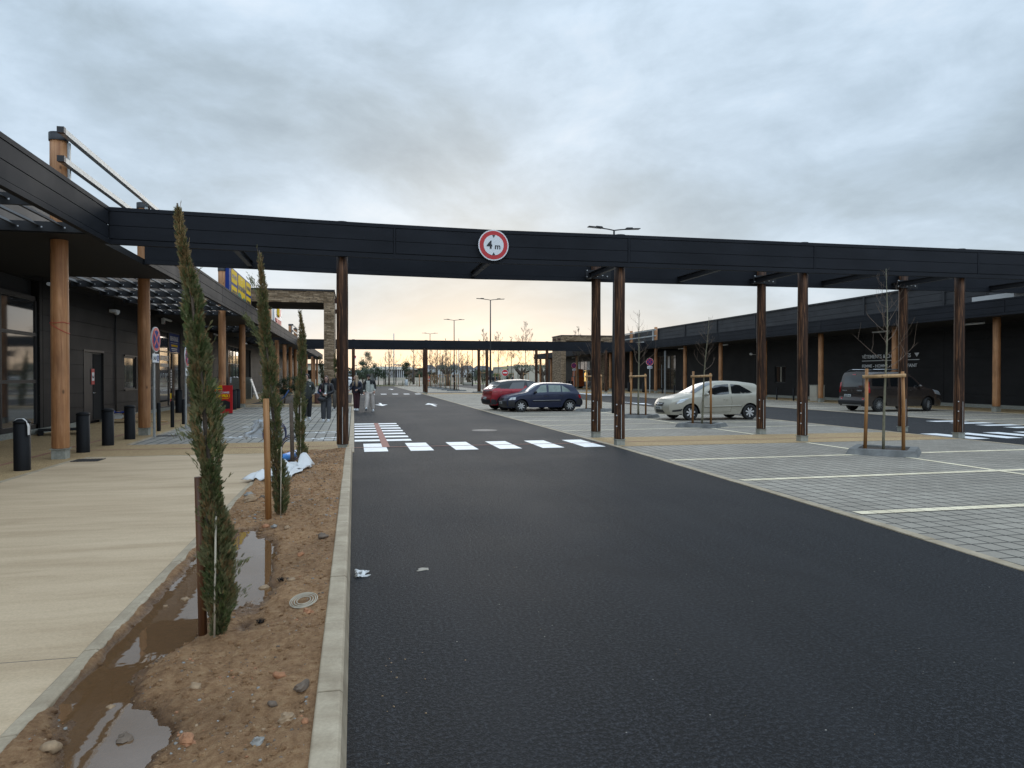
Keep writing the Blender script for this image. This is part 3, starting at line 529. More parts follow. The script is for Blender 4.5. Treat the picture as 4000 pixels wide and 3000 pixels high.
# litter, plastic ring, dead clumps
def crumple(name, m, pts, nx, ny, amp, seed, thick=0.003, label=None, cat=None, lift=None):
    """a rumpled sheet laid over the quad pts (bl, br, tr, tl)"""
    b = MB(); b.smooth = True; P = [Vector(p) for p in pts]
    vs = []
    for j in range(ny + 1):
        for i in range(nx + 1):
            u = i / nx; v = j / ny; p = P[0] * (1 - u) * (1 - v) + P[1] * u * (1 - v) + P[2] * u * v + P[3] * (1 - u) * v
            e = Vector((noise.noise(Vector((u * 3, v * 3, seed))), noise.noise(Vector((u * 3, v * 3, seed + 9))), 0)) * amp * 1.4
            z = abs(noise.noise(Vector((u * 4.1, v * 3.3, seed + 3)))) * amp + 0.35 * amp * abs(noise.noise(Vector((u * 11, v * 9, seed + 5))))
            vs.append(tuple(p + e + Vector((0, 0, z + (lift(u, v) if lift else 0)))))
    b.add(vs, [(j * (nx + 1) + i, j * (nx + 1) + i + 1, (j + 1) * (nx + 1) + i + 1, (j + 1) * (nx + 1) + i) for j in range(ny) for i in range(nx)])
    o = b.build(name, m); md = o.modifiers.new('s', 'SOLIDIFY'); md.thickness = thick
    return tag(o, label, cat)
crumple('fleece_sheet', MA['sheet'], [(-1.64, 11.30, 0.07), (-0.98, 10.75, 0.08), (-0.80, 12.1, 0.11), (-1.28, 12.3, 0.10)], 26, 18, 0.09, 3.0, 0.004, 'crumpled white fleece sheet lying over the kerb behind the middle cypress', 'sheet',
        lambda u, v: 0.07 * math.exp(-((u - 0.25) ** 2 + (v - 0.35) ** 2) / 0.03))
crumple('fleece_sheet', MA['sheet'], [(-1.12, 11.55, 0.09), (-0.70, 12.2, 0.11), (-0.72, 12.75, 0.11), (-1.12, 12.6, 0.11)], 20, 16, 0.09, 8.0, 0.004, 'white fleece sheet with a tall peak at the foot of the farthest near cypress', 'sheet',
        lambda u, v: 0.20 * math.exp(-((u - 0.72) ** 2 + (v - 0.5) ** 2) / 0.018) + 0.10 * math.exp(-((u - 0.15) ** 2 + (v - 0.5) ** 2) / 0.02))
crumple('paper_litter', MA['sheet'], [(0.0, 5.85, 0.0), (0.10, 5.86, 0.0), (0.09, 5.98, 0.0), (0.0, 6.0, 0.0)], 10, 10, 0.05, 5.0, 0.001, 'scrap of white paper on the asphalt against the kerb', 'litter')
crumple('dry_leaf', mat('dry_leaf', (0.34, 0.30, 0.24), 0.7, var=0.2), [(0.50, 5.93, 0.002), (0.60, 5.95, 0.002), (0.60, 6.02, 0.002), (0.52, 6.02, 0.002)], 6, 4, 0.008, 2.0, 0.001, 'single flattened leaf on the asphalt right of the paper scrap', 'leaf')
b = MB(); b.smooth = False
for r in (0.045, 0.062, 0.078, 0.09): b.tube([(r * 1.0 * cos(a * pi / 20), r * 1.0 * sin(a * pi / 20), 0.006 + 0.001 * (r > 0.08)) for a in range(41)], 0.004, 6, False)
o = b.build('plastic_ring', MA['cane'], loc=(-0.33, 4.98, soil_h(-0.33, 4.98) + 0.012)); o.rotation_euler = (radians(14), radians(-8), 0)
tag(o, 'pale ribbed plastic lid half sunk in the soil near the road kerb', 'lid')
for i, (x, y, lb) in enumerate(((-0.58, 4.78, 'black tangled root clump right of the nearest cypress foot'), (-0.54, 5.68, 'small black dead weed by the right shore of the puddle'))):
    b = MB(); rr = random.Random(i)
    for k in range(50):
        a = rr.uniform(0, 2 * pi); L = rr.uniform(0.02, 0.05); p = Vector((rr.gauss(0, 0.012), rr.gauss(0, 0.012), 0)); q = p + Vector((cos(a) * L * 0.6, sin(a) * L * 0.6, L * 0.6)); b.tube([p, (p + q) / 2 + Vector((0, 0, 0.012)), q], [0.0015, 0.001, 0.0005], 4, False)
    tag(b.build('dead_weed', MA['black'], loc=(x, y, soil_h(x, y))), lb, 'weed')
# blue pipe and hose coils by the beds
b = MB(); b.tube([(-1.30, 13.10, 0.16), (-1.2, 13.35, 0.16), (-1.05, 13.9, 0.17)], 0.07, 18); tag(b.build('blue_pipe', MA['bluep']), 'short bright blue plastic pipe behind the farthest near cypress', 'pipe')
for (cx, cy, cz, R, lb) in ((-1.12, 13.65, 0.30, 0.22, 'loop of dark hose rising beside the blue pipe'), (-1.50, 14.6, 0.50, 0.24, 'coil of dark hose hanging left of the middle cypress stake')):
    b = MB()
    for k in range(3):
        rr = R * (1 - 0.06 * k); b.tube([(cx + rr * 0.9 * cos(a * pi / 16), cy + 0.05 * k + 0.1 * sin(a * pi / 16), max(0.03, cz - 0.02 * k + rr * sin(a * pi / 16))) for a in range(33)], 0.010, 7, False)
    tag(b.build('hose_coil', MA['hose']), lb, 'hose')
crumple('plastic_bag', mat('clear_plastic', (0.5, 0.53, 0.56), 0.2, alpha=0.6), [(-2.05, 14.9, 0.35), (-1.75, 14.9, 0.38), (-1.72, 14.95, 0.75), (-1.95, 14.95, 0.7)], 12, 12, 0.09, 6.0, 0.001, 'crumpled clear plastic bag tied to the hanging hose coil', 'plastic bag')
# ================================================================== wooden posts
def post_part(parent, x, y, z0, z1, r, m='woodd', foot=True, bolts=False, cap=False, slot=False):
    b = MB(); b.smooth = True; n = 18; k = 10; ph = random.uniform(0, 6)
    prof = [(r * 0.93, z0), (r, z0 + 0.02)] + [(r * (1 + 0.02 * sin(ph + i * 1.3)) * (1 - 0.004 * i), z0 + 0.02 + (z1 - z0 - 0.02) * i / k) for i in range(1, k + 1)] + [(0.0, z1)]
    b.v.append
    b.lathe([(0.0, z0)] + prof, n); o = b.build('post', MA[m], parent, (x, y, 0))
    if foot: b = MB(); b.box(-0.11 * r / 0.14, 0.11 * r / 0.14, -0.11 * r / 0.14, 0.11 * r / 0.14, 0, z0 - 0.012); b.box(-r * 0.95, r * 0.95, -r * 0.95, r * 0.95, z0 - 0.012, z0 + 0.001); b.build('post_foot', MA['foot'], o)
    if bolts:
        for zz in (0.45, 0.70, 0.95):
            b = MB(); b.tube([(-r * 0.80, -r * 0.72, zz), (-r * 0.86, -r * 0.81, zz), (-r * 0.9, -r * 0.86, zz)], [0.017, 0.016, 0.008], 8); b.build('bolt', MA['bolt'], o)
    if slot: b = MB(); b.box(-0.006, 0.006, -r - 0.004, -r + 0.01, 0.17, 0.95); b.build('steel_blade', MA['galv'], o)
    if cap: b = MB(); b.lathe([(r + 0.012, z1 - 0.14), (r + 0.012, z1 + 0.01), (0, z1 + 0.012)], n); b.build('post_cap', MA['steel'], o)
    return o
# ================================================================== the low crossing canopies
def dzf(x):
    P = [(-6, 0.12), (-4.7, 0.10), (-2.0, 0.06), (-0.2, 0.015), (3, -0.02), (6, 0.0), (11, 0.01), (17, 0.03), (40, 0.03)]
    for (a, p), (c, q) in zip(P, P[1:]):
        if a <= x <= c: return p + (q - p) * (x - a) / (c - a)
    return 0.0
def walkway(name, x0, x1, yf, yr, posts_f, posts_r, label, dz=True, seams=(), near=True):
    t = empty(name, (0, 0, 0), 0, label, 'canopy')
    f = dzf if dz else (lambda x: 0.0)
    xs = [x0]
    while xs[-1] < x1 - 1.5: xs.append(xs[-1] + 1.3)
    xs.append(x1)
    def bar(b, y0, y1, z0, z1, xa=None, xb=None):
        X = [q for q in xs if (xa is None or q > xa) and (xb is None or q < xb)]
        if xa is not None: X = [xa] + X
        if xb is not None: X = X + [xb]
        n = len(X); base = len(b.v)
        for q in X:
            d = f(q); b.v += [(q, y0, z0 + d), (q, y1, z0 + d), (q, y1, z1 + d), (q, y0, z1 + d)]
        for i in range(n - 1):
            for j in range(4):
                b.f.append([base + i * 4 + j, base + (i + 1) * 4 + j, base + (i + 1) * 4 + (j + 1) % 4, base + i * 4 + (j + 1) % 4]); b.mi.append(b.cur); b.sm.append(False)
        for i in (0, n - 1): b.f.append([base + i * 4 + j for j in range(4)]); b.mi.append(b.cur); b.sm.append(False)
    S4 = [x0 + 0.0] + sorted(seams) + [x1]
    for (nm, y, sg) in (('front_fascia', yf, -1), ('rear_fascia', yr, 1)):
        b = MB()
        def bb(o0, o1, z0, z1, xa=None, xb=None):
            ya, yb = y + sg * o0, y + sg * o1; bar(b, min(ya, yb), max(ya, yb), z0, z1, xa, xb)
        b.cur = 1; bb(-0.03, 0.0, 4.12, 4.82)
        b.cur = 0; bb(-0.045, -0.031, 4.20, 4.50); bb(-0.045, -0.031, 4.51, 4.81)
        b.cur = 0
        for a, c in zip(S4, S4[1:]):
            bb(0.0, 0.025, 4.475, 4.745, a + 0.03, c - 0.03); bb(0.0, 0.025, 4.215, 4.465, a + 0.03, c - 0.03)
        bb(-0.06, 0.045, 4.10, 4.195); bb(-0.06, 0.035, 4.755, 4.83)
        if near:
            for q in seams: b.box(q - 0.02, q + 0.02, min(y + sg * 0.0, y + sg * 0.034), max(y + sg * 0.0, y + sg * 0.034), 4.2 + f(q), 4.75 + f(q))
        b.build(nm, [MA['clad'], MA['seam']], t)
    if near:
        cx = sorted(set([-2.4, 2.95, 8.6, 13.0, 18.7, 24]) | set(posts_f))
        for q in cx:
            if q > x1: continue
            b = MB(); d = f(q); b.box(q - 0.05, q + 0.05, yf + 0.03, yr - 0.03, 4.14 + d, 4.16 + d); b.box(q - 0.05, q + 0.05, yf + 0.03, yr - 0.03, 4.27 + d, 4.285 + d); b.box(q - 0.006, q + 0.006, yf + 0.03, yr - 0.03, 4.15 + d, 4.28 + d)
            b.build('cross_beam', MA['steel'], t)
        for q in posts_r:
            b = MB(); b.box(q - 0.33, q + 0.36, yr - 0.33, yr - 0.315, 4.14, 4.36); bp = b.build('bolt_plate', MA['steel'], t)
            for (u, h) in ((-0.30, 4.16), (-0.30, 4.32), (-0.12, 4.24), (-0.12, 4.18), (-0.02, 4.18), (0.12, 4.2), (0.25, 4.18)):
                b = MB(); b.tube([(q + u, yr - 0.325, h + 0.02), (q + u, yr - 0.36, h + 0.02)], 0.017, 8); b.build('bolt', MA['bolt'], bp)
    for q in posts_f:
        post_part(t, q, yf + 0.17, 0.15, 4.14 + f(q), 0.125 if near else 0.14, 'woodd', True, near and q > 0, False, near)
        b = MB(); b.lathe([(0.13, 4.80), (0.13, 4.86), (0.0, 4.87)], 14); b.build('post_cap', MA['steel'], t, (q, yf + 0.17, f(q)))
    for q in posts_r: post_part(t, q, yr - 0.18, 0.15, 4.55 + f(q), 0.125 if near else 0.14, 'woodd', True, near, False, near)
    return t
walkway('crossing_canopy', -4.72, 33.0, 15.62, 18.22, (-0.24, 6.0, 10.75, 15.3, 20.4, 25.3), (6.2, 11.0, 15.55, 20.6, 25.5), 'long black crossing canopy on dark stained posts, the nearer one carrying the height sign', True, (0.85, 6.15, 10.94, 15.68, 20.6, 25.4))
walkway('crossing_canopy', -4.72, 31.0, 65.0, 68.6, (-0.05, 6.35, 11.9, 17.6, 23.4), (6.5, 11.7, 17.4), 'black crossing canopy far down the road, in front of the stone portal on the right', False, (3, 9, 15, 21, 27), near=False)
# 4 m sign
t = empty('height_limit_sign', (2.98, 15.50, 4.46), 0, 'round red and white 4 m height limit sign fixed on the crossing canopy', 'road sign')
def disc(b, r, y0, y1, n=48): b.add([(r * cos(2 * pi * i / n), y0, r * sin(2 * pi * i / n)) for i in range(n)] + [(r * cos(2 * pi * i / n), y1, r * sin(2 * pi * i / n)) for i in range(n)], [tuple(range(n)), tuple(reversed(range(n, 2 * n)))] + [(i, n + i, n + (i + 1) % n, (i + 1) % n) for i in range(n)])
def rdisc(parent, name, m, r, y, th=0.004):
    b = MB(); disc(b, r, y, y + th); return b.build(name, m, parent)
rdisc(t, 'plate', MA['signw'], 0.335, 0.0, 0.03); rdisc(t, 'red_ring', MA['redp'], 0.310, -0.005); rdisc(t, 'white_face', MA['signw'], 0.222, -0.010)
b = MB()
for s_ in (1, -1): b.add([(-0.035, -0.0125, 0.218 * s_), (0.035, -0.0125, 0.218 * s_), (0, -0.0125, 0.155 * s_)], [(0, 1, 2)] if s_ < 0 else [(2, 1, 0)])
b.build('arrow_marks', MA['ink'], t)
text('numeral', '4', 0.235, MA['ink'], t, FR((-0.150, -0.013, -0.075), '-Y'), 0.002, 0.008)
text('letter', 'm', 0.175, MA['ink'], t, FR((0.020, -0.013, -0.085), '-Y'), 0.002, 0.003)
# ================================================================== buildings
def clad_wall(b, X, sg, y0, y1, z0, z1, course, openings=(), seam_every=6.2, seam0=0.0, gap=0.012, th=0.03, ripple=False):
    """wall in plane x=X facing sg; panel courses with gaps over a black backing; openings = (ya, yb, za, zb)"""
    def row(ya, yb, za, zb):
        segs = [(ya, yb)]
        for (oa, ob, oza, ozb) in openings:
            if ozb <= za + 1e-4 or oza >= zb - 1e-4: continue
            ns = []
            for (a, c) in segs:
                if ob <= a or oa >= c: ns.append((a, c)); continue
                if oa > a: ns.append((a, oa))
                if ob < c: ns.append((ob, c))
            segs = ns
        return segs
    zs = [z0]
    while zs[-1] + course < z1 - 0.05: zs.append(zs[-1] + course)
    zs.append(z1)
    cuts = sorted(set([q for o in openings for q in (o[2], o[3]) if z0 < q < z1]))
    for za, zb in zip(zs, zs[1:]):
        sub = [za] + [q for q in cuts if za + 0.01 < q < zb - 0.01] + [zb]
        for k, (a, c) in enumerate(zip(sub, sub[1:])):
            lo = a + (gap / 2 if k == 0 else 0); hi = c - (gap / 2 if k == len(sub) - 2 else 0)
            for (ya, yb) in row(y0, y1, lo, hi):
                q = math.floor((ya - seam0) / seam_every) * seam_every + seam0; cut = [ya]
                while q < yb:
                    if q > ya + 0.05 and q < yb - 0.05: cut.append(q)
                    q += seam_every
                cut.append(yb)
                b.cur = 0
                for p, r in zip(cut, cut[1:]): b.box(min(X, X - sg * th), max(X, X - sg * th), p + 0.012, r - 0.012, lo, hi)
                b.cur = 1; b.box(min(X - sg * th, X - sg * 0.2), max(X - sg * th, X - sg * 0.2), ya, yb, a, c)
def glazing(parent, X, sg, y0, y1, z0, z1, ys, zs, name='window', m='glass', inset=0.10, pane_lab=None, skip=(), fw=0.045, frame_m='frame'):
    """window in the plane; ys/zs mullions; each pane of glass is one sheet behind the frame"""
    xf = X - sg * inset; b = MB()
    def bx(ya, yb, za, zb, d0=-0.03, d1=0.04): b.box(min(xf - d0 * sg, xf - d1 * sg), max(xf - d0 * sg, xf - d1 * sg), ya, yb, za, zb)
    bx(y0, y0 + fw * 1.4, z0, z1); bx(y1 - fw * 1.4, y1, z0, z1); bx(y0, y1, z0, z0 + fw * 1.4); bx(y0, y1, z1 - fw * 1.4, z1)
    for q in ys: bx(q - fw / 2, q + fw / 2, z0 + 0.03, z1 - 0.03, -0.032, 0.038)
    for q in zs: bx(y0 + 0.03, y1 - 0.03, q - fw / 2, q + fw / 2, -0.034, 0.036)
    w_ = b.build(name, MA[frame_m], parent)
    b = MB(); b.box(min(xf, xf - sg * 0.02), max(xf, xf - sg * 0.02), y0 + 0.02, y1 - 0.02, z0 + 0.02, z1 - 0.02); b.build('pane', MA[m], w_)
    return w_
def fascia_run(parent, X, sg, y0, y1, zt=4.93, zb=4.20, seams=()):
    """canopy edge running along the road"""
    b = MB(); b.cur = 1
    def bx(d0, d1, za, zb_, ya=y0, yb=y1): b.box(min(X + sg * d0, X + sg * d1), max(X + sg * d0, X + sg * d1), ya, yb, za, zb_)
    bx(-0.03, 0.0, zb + 0.02, zt - 0.01); b.cur = 0
    S_ = [y0] + [q for q in seams if y0 < q < y1] + [y1]; h = zt - zb
    for a, c in zip(S_, S_[1:]):
        bx(0, 0.025, zb + h * 0.52, zt - h * 0.12, a + 0.02, c - 0.02); bx(0, 0.025, zb + h * 0.155, zb + h * 0.50, a + 0.02, c - 0.02)
    bx(-0.06, 0.045, zb, zb + h * 0.13); bx(-0.06, 0.035, zt - h * 0.105, zt)
    return b.build('canopy_fascia', [MA['clad'], MA['seam']], parent)
# ------------------------------------------------------------------ left shop building
LB = empty('shop_building', (-8.45, 14, 0), 0, 'long single storey charcoal shop building left of the road with its timber post arcade', 'building')
def LBb(b, name, mats, parent=None):
    o = b.build(name, mats, parent); o.parent = parent or LB
    if parent is None: o.matrix_parent_inverse = Matrix.Translation((8.45, -14, 0))
    return o
class Off:
    """gives parts of an Empty that stands at (x, y): world coordinates in, local out"""
    def __init__(s, e): s.e = e; s.inv = Matrix.Translation(-e.location)
def localise(root):
    off = root.location.copy()
    for c in root.children: c.location = c.location - off
oL = [(14.0, 22.2, 0.17, 3.78), (25.55, 27.38, 0.12, 2.40), (29.7, 31.2, 1.10, 2.36), (33.1, 34.0, 1.10, 2.36), (34.8, 38.72, 0.17, 3.70), (52.8, 57.8, 0.17, 3.77), (60.6, 63.8, 0.12, 3.77), (74, 75.8, 0.17, 3.2)]
b = MB(); clad_wall(b, -8.45, 1, 2, 42.0, 0.17, 5.2, 0.45, oL, 6.2, 28.62); clad_wall(b, -8.45, 1, 46.4, 116, 0.17, 5.2, 0.45, oL, 6.2, 28.62)
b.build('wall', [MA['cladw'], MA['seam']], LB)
b = MB(); b.box(-8.60, -8.44, 2, 25.5, 0, 0.165); b.box(-8.60, -8.44, 27.4, 42, 0, 0.165); b.box(-8.60, -8.44, 46.4, 116, 0, 0.165); b.build('plinth', MA['foot'], LB)
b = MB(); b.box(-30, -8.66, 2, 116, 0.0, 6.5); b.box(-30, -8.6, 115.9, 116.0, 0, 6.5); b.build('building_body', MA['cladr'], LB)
wa = glazing(LB, -8.45, 1, 14.0, 22.2, 0.17, 3.78, (16.1, 18.1, 20.08), (1.46, 2.74), 'window', 'glass', 0.08, fw=0.09)
b = MB(); b.box(-8.635, -8.62, 20.2, 21.55, 2.8, 3.66); b.build('blind', MA['curtain'], wa)
b = MB(); b.box(-8.56, -8.51, 25.57, 27.36, 0.12, 2.39); b.cur = 1; b.box(-8.50, -8.44, 25.50, 27.43, 2.40, 2.47); b.box(-8.50, -8.44, 25.50, 25.56, 0.12, 2.40); b.cur = 2; b.box(-8.505, -8.50, 26.52, 27.3, 0.15, 2.35)
dr = b.build('door', [MA['steel'], MA['frame'], MA['opening']], LB)
b = MB(); b.tube([(-8.49, 26.38, 1.05), (-8.44, 26.38, 1.05), (-8.44, 26.55, 1.05)], 0.012, 8); b.build('door_handle', MA['chrome'], dr)
b = MB(); b.box(-8.498, -8.49, 26.33, 26.62, 1.33, 1.85); b.cur = 1; b.box(-8.489, -8.487, 26.36, 26.59, 1.45, 1.73); b.cur = 2; b.add([(-8.485, 26.38, 1.64), (-8.485, 26.475, 1.58), (-8.485, 26.57, 1.64), (-8.485, 26.55, 1.55), (-8.485, 26.475, 1.53), (-8.485, 26.40, 1.55)], [(0, 5, 4, 3, 2, 1)])
b.build('door_sticker', [MA['redp'], MA['signw'], MA['ink']], dr)
for (ya, yb) in ((29.7, 31.2), (33.1, 34.0)):
    wv = glazing(LB, -8.45, 1, ya, yb, 1.10, 2.36, (), (), 'window', 'glassd', 0.06)
    b = MB()
    for q in (0.25, 0.38, 0.5): b.box(-8.47, -8.455, ya + (yb - ya) * q - 0.012, ya + (yb - ya) * q + 0.012, 1.16, 2.30)
    for q in (1.35, 2.1): b.box(-8.475, -8.46, ya + 0.25, ya + 0.8, q, q + 0.02)
    b.build('window_bars', MA['steel'], wv); b = MB(); b.box(-8.46, -8.40, ya - 0.05, yb + 0.05, 1.06, 1.10); b.box(-8.46, -8.41, ya - 0.05, yb + 0.05, 2.36, 2.41); b.build('window_sill', MA['frame'], wv)
# shop one glazing: pane with lettering, welcome board over a dark doorway, second pane
wb = glazing(LB, -8.45, 1, 34.8, 36.58, 0.17, 3.70, (), (1.35, 2.73), 'window', 'glass', 0.06)
dd = glazing(LB, -8.45, 1, 36.58, 38.72, 0.17, 3.70, (37.2,), (2.72,), 'shop_door', 'glassd', 0.06)
b = MB(); b.box(-8.485, -8.47, 36.68, 38.62, 2.77, 3.64); wl = b.build('welcome_board', MA['blues'], dd)
text('welcome_words', 'BIENVENUE', 0.30, MA['signw'], wl, FR((-8.468, 36.76, 3.30), '+X'), 0.002, 0.004, fit=1.55)
b = MB(); b.box(-8.468, -8.466, 36.85, 38.2, 3.19, 3.205); b.cur = 1; b.box(-8.468, -8.466, 36.95, 38.2, 3.02, 3.12); b.cur = 0; b.box(-8.468, -8.466, 37.0, 38.1, 2.90, 2.95); b.box(-8.468, -8.466, 37.05, 38.05, 2.82, 2.85); b.build('welcome_lines', [MA['signw'], MA['yel']], wl)
text('window_words', 'SERVICES', 0.30, MA['signw'], wb, FR((-8.475, 35.02, 2.33), '+X'), 0.002, 0.006, fit=1.38)
text('window_words', '& IMPRESSION', 0.22, MA['signw'], wb, FR((-8.475, 35.02, 2.03), '+X'), 0.002, 0.004, fit=1.38)
b = MB()
for (yy, zz) in ((35.1, 1.62), (35.5, 1.62), (35.95, 1.62), (36.2, 1.62)): b.tube([(-8.475, yy + 0.1 * cos(a * 0.6), zz + 0.12 * sin(a * 0.6)) for a in range(8)], 0.012, 5)
b.build('window_icons', MA['signw'], wb)
b = MB(); b.box(-8.475, -8.468, 36.75, 37.05, 1.02, 1.95); b.cur = 1
for k in range(7): b.box(-8.467, -8.465, 36.80, 37.0, 1.06 + k * 0.125, 1.14 + k * 0.125)
b.cur = 2; b.box(-8.475, -8.468, 36.70, 36.95, 0.55, 0.8); b.cur = 3; b.box(-8.475, -8.468, 36.72, 36.9, 0.4, 0.55)
b.build('opening_hours', [MA['ink'], MA['signw'], MA['yel'], MA['redp']], dd)
wc = glazing(LB, -8.45, 1, 38.72, 41.9, 0.17, 3.70, (40.3,), (2.73,), 'window', 'glass', 0.04)
b = MB(); b.box(-8.50, -8.40, 41.6, 41.8, 2, 2.5)
wd = glazing(LB, -8.45, 1, 52.8, 57.8, 0.17, 3.77, (54.8, 56.4), (2.5,), 'window', 'glass', 0.06)
b = MB(); b.box(-8.60, -8.54, 60.6, 63.8, 0.15, 3.77); b.build('dark_entrance', MA['opening'], LB)
we = glazing(LB, -8.45, 1, 74, 75.8, 0.17, 3.2, (), (2.2,), 'window', 'glass', 0.06)
# canopy: fascia, slatted bays, solid bays, posts
sm_ = [4 + 6.02 * k for k in range(20)]
fascia_run(LB, -4.72, 1, 1.5, 15.58, 4.93, 4.20, [3.0, 9.2]); fascia_run(LB, -4.72, 1, 18.26, 64.97, 4.93, 4.20, sm_); fascia_run(LB, -4.72, 1, 68.7, 115, 4.93, 4.20, sm_)
solid = [(14.6, 20.9), (33.0, 39.5), (45.5, 50.5), (61, 73), (84, 90), (104, 115)]
b = MB()
for a, c in solid: b.box(-8.44, -4.78, a, c, 4.20, 4.34)
b.box(-8.44, -8.05, 1.5, 115, 4.345, 4.5); b.build('canopy_soffit', MA['soffit'], LB)
k = 1.5; bays = []
for a, c in solid: bays.append((k, a)); k = c
for a, c in bays:
    n = int((c - a) / 2.6) + 1
    for i in range(n + 1):
        b = MB(); y = a + (c - a) * i / n; b.box(-8.04, -4.78, y - 0.03, y + 0.03, 4.22, 4.40); b.build('slat_carrier', MA['steel'], LB)
    x = -7.9; b = MB()
    while x < -4.85:
        M_ = Matrix.Translation((x, 0, 4.37)) @ Matrix.Rotation(radians(38), 4, 'Y'); b.box(-0.09, 0.09, a + 0.02, c - 0.02, -0.012, 0.012, M_); x += 0.38
    b.build('canopy_slats', MA['cladr'], LB)
    if a < 45:
        b = MB()
        for i in range(n + 1):
            y = a + (c - a) * i / n; x = -7.78
            while x < -4.9: b.box(x - 0.012, x + 0.012, y - 0.036, y - 0.031, 4.285, 4.31); x += 0.38
        b.build('slat_bolts', MA['bolt'], LB)
PL = [9.2, 15.37, 21.05, 27.4, 32.8, 38.5, 50.5, 55.3, 61.2, 66.7, 72.2, 80, 88.7, 100.8, 106, 113.9]
for y in PL:
    tall = any(abs(y - q) < 0.1 for q in (15.37, 21.05, 32.8, 38.5, 50.5, 55.3, 66.7, 72.2))
    post_part(LB, -5.5, y, 0.22, 6.22 if tall else 4.3, 0.155, 'wood', True, False, tall)
b = MB(); b.tube([(-5.5 + 0.163 * cos(a * pi / 12), 15.37 + 0.163 * sin(a * pi / 12), 2.62 + 0.01 * sin(a)) for a in range(25)], 0.005, 4, False); b.tube([(-5.5 + 0.163 * cos(a * pi / 12), 15.37 + 0.163 * sin(a * pi / 12), 2.52 - 0.10 * cos(a * pi / 12)) for a in range(25)], 0.005, 4, False); b.build('red_cord', MA['redp'], LB)
# sign frames on top of tall posts
def sign_rails(y0, y1, name='sign_rail'):
    for z in (6.13, 5.60):
        b = MB(); b.box(-5.30, -5.20, y0, y1, z - 0.05, z + 0.05); b.cur = 1; b.box(-5.31, -5.19, y0 - 0.1, y0, z - 0.055, z + 0.055); b.build(name, [MA['galv'], MA['steel']], LB)
    for y in (y0 + 0.55, y1 - 0.7): b = MB(); b.box(-5.38, -5.31, y - 0.035, y + 0.035, 4.9, 6.07); b.build('sign_upright', MA['galv'], LB)
sign_rails(14.85, 21.45); sign_rails(66.0, 73.3)
# tubes, camera, conduit
for y in (21.6, 33.6, 45.2, 57): b = MB(); b.tube([(-8.0, y, 4.08), (-8.0, y + 1.3, 4.08)], 0.05, 10); b.build('tube_lamp', MA['white'], LB)
b = MB(); b.box(-8.42, -8.2, 27.9, 28.35, 3.86, 3.96); b.ell((-8.25, 28.15, 3.84), (0.08, 0.1, 0.06)); b.build('security_camera', MA['white'], LB)
b = MB(); b.tube([(-8.42, 28.62, 0.2), (-8.42, 28.62, 3.9)], 0.02, 6); b.build('conduit', MA['frame'], LB)
b = MB(); b.box(-8.42, -8.3, 34.95, 35.15, 3.95, 4.3); b.cur = 1; b.box(-8.31, -8.295, 34.98, 35.08, 3.96, 4.0); b.build('alarm_box', [MA['white'], MA['redp']], LB)
b = MB(); b.box(-8.4, -8.36, 51.0, 51.25, 0.9, 2.55); b.build('shop_totem', MA['signw'], LB)
localise(LB)
# ------------------------------------------------------------------ stone portals
SP = empty('stone_portal', (-1.4, 44, 0), 0, 'tall stacked stone portal frame reaching over the left arcade beyond the people', 'portal')
b = MB(); b.box(-1.65, -1.10, 42, 46.3, 0.1, 5.74); b.build('pillar', MA['stone'], SP)
b = MB(); b.box(-8.6, -1.10, 42, 46.3, 5.741, 6.38); b.build('lintel', MA['stone'], SP)
b = MB(); b.box(-8.7, -8.3, 42, 46.3, 0.0, 5.74); b.build('wall_pier', MA['stone'], SP)
b = MB(); b.box(-8.65, -1.04, 41.94, 46.36, 6.381, 6.48); b.build('coping', MA['steel'], SP)
b = MB(); b.box(-8.29, -1.66, 42.1, 46.2, 5.715, 5.739); b.build('soffit_panel', mat('portal_soffit', (0.06, 0.052, 0.04), 0.8, var=0.2), SP)
rust = mat('rust_steel', (0.07, 0.03, 0.022), 0.8, var=0.3, vs=10)
b = MB(); b.box(-1.09, -0.78, 43.2, 43.4, 5.85, 6.1); b.box(-1.09, -0.70, 44.4, 44.6, 5.35, 5.6); b.build('rusty_bracket', rust, SP)
for k, y in enumerate((43.3, 43.5, 44.5, 44.7)): b = MB(); b.tube([(-0.80 + 0.03 * k, y, 5.9 - 0.4 * (k > 1)), (-0.80 + 0.03 * k, y, 0.2)], 0.008, 5); b.build('rain_chain', MA['galv'], SP)
localise(SP)
SR = empty('stone_portal', (24, 82, 0), 0, 'stacked stone portal block standing forward of the right hand shop building', 'portal')
b = MB(); b.box(23.9, 24.45, 82, 86, 0.0, 5.8); b.build('pillar', MA['stone'], SR)
b = MB(); b.box(23.9, 31.2, 82, 86, 5.801, 6.38); b.build('lintel', MA['stone'], SR); b = MB(); b.box(29.2, 31.4, 82, 86.2, 0, 5.8); b.build('wall_pier', MA['stone'], SR)
b = MB(); b.box(23.84, 31.3, 81.94, 86.06, 6.381, 6.48); b.build('coping', MA['steel'], SR)
b = MB(); b.box(23.6, 23.89, 82.4, 82.6, 5.9, 6.1); b.box(23.6, 23.89, 84.4, 84.6, 5.9, 6.1); b.build('rusty_bracket', rust, SR)
localise(SR)
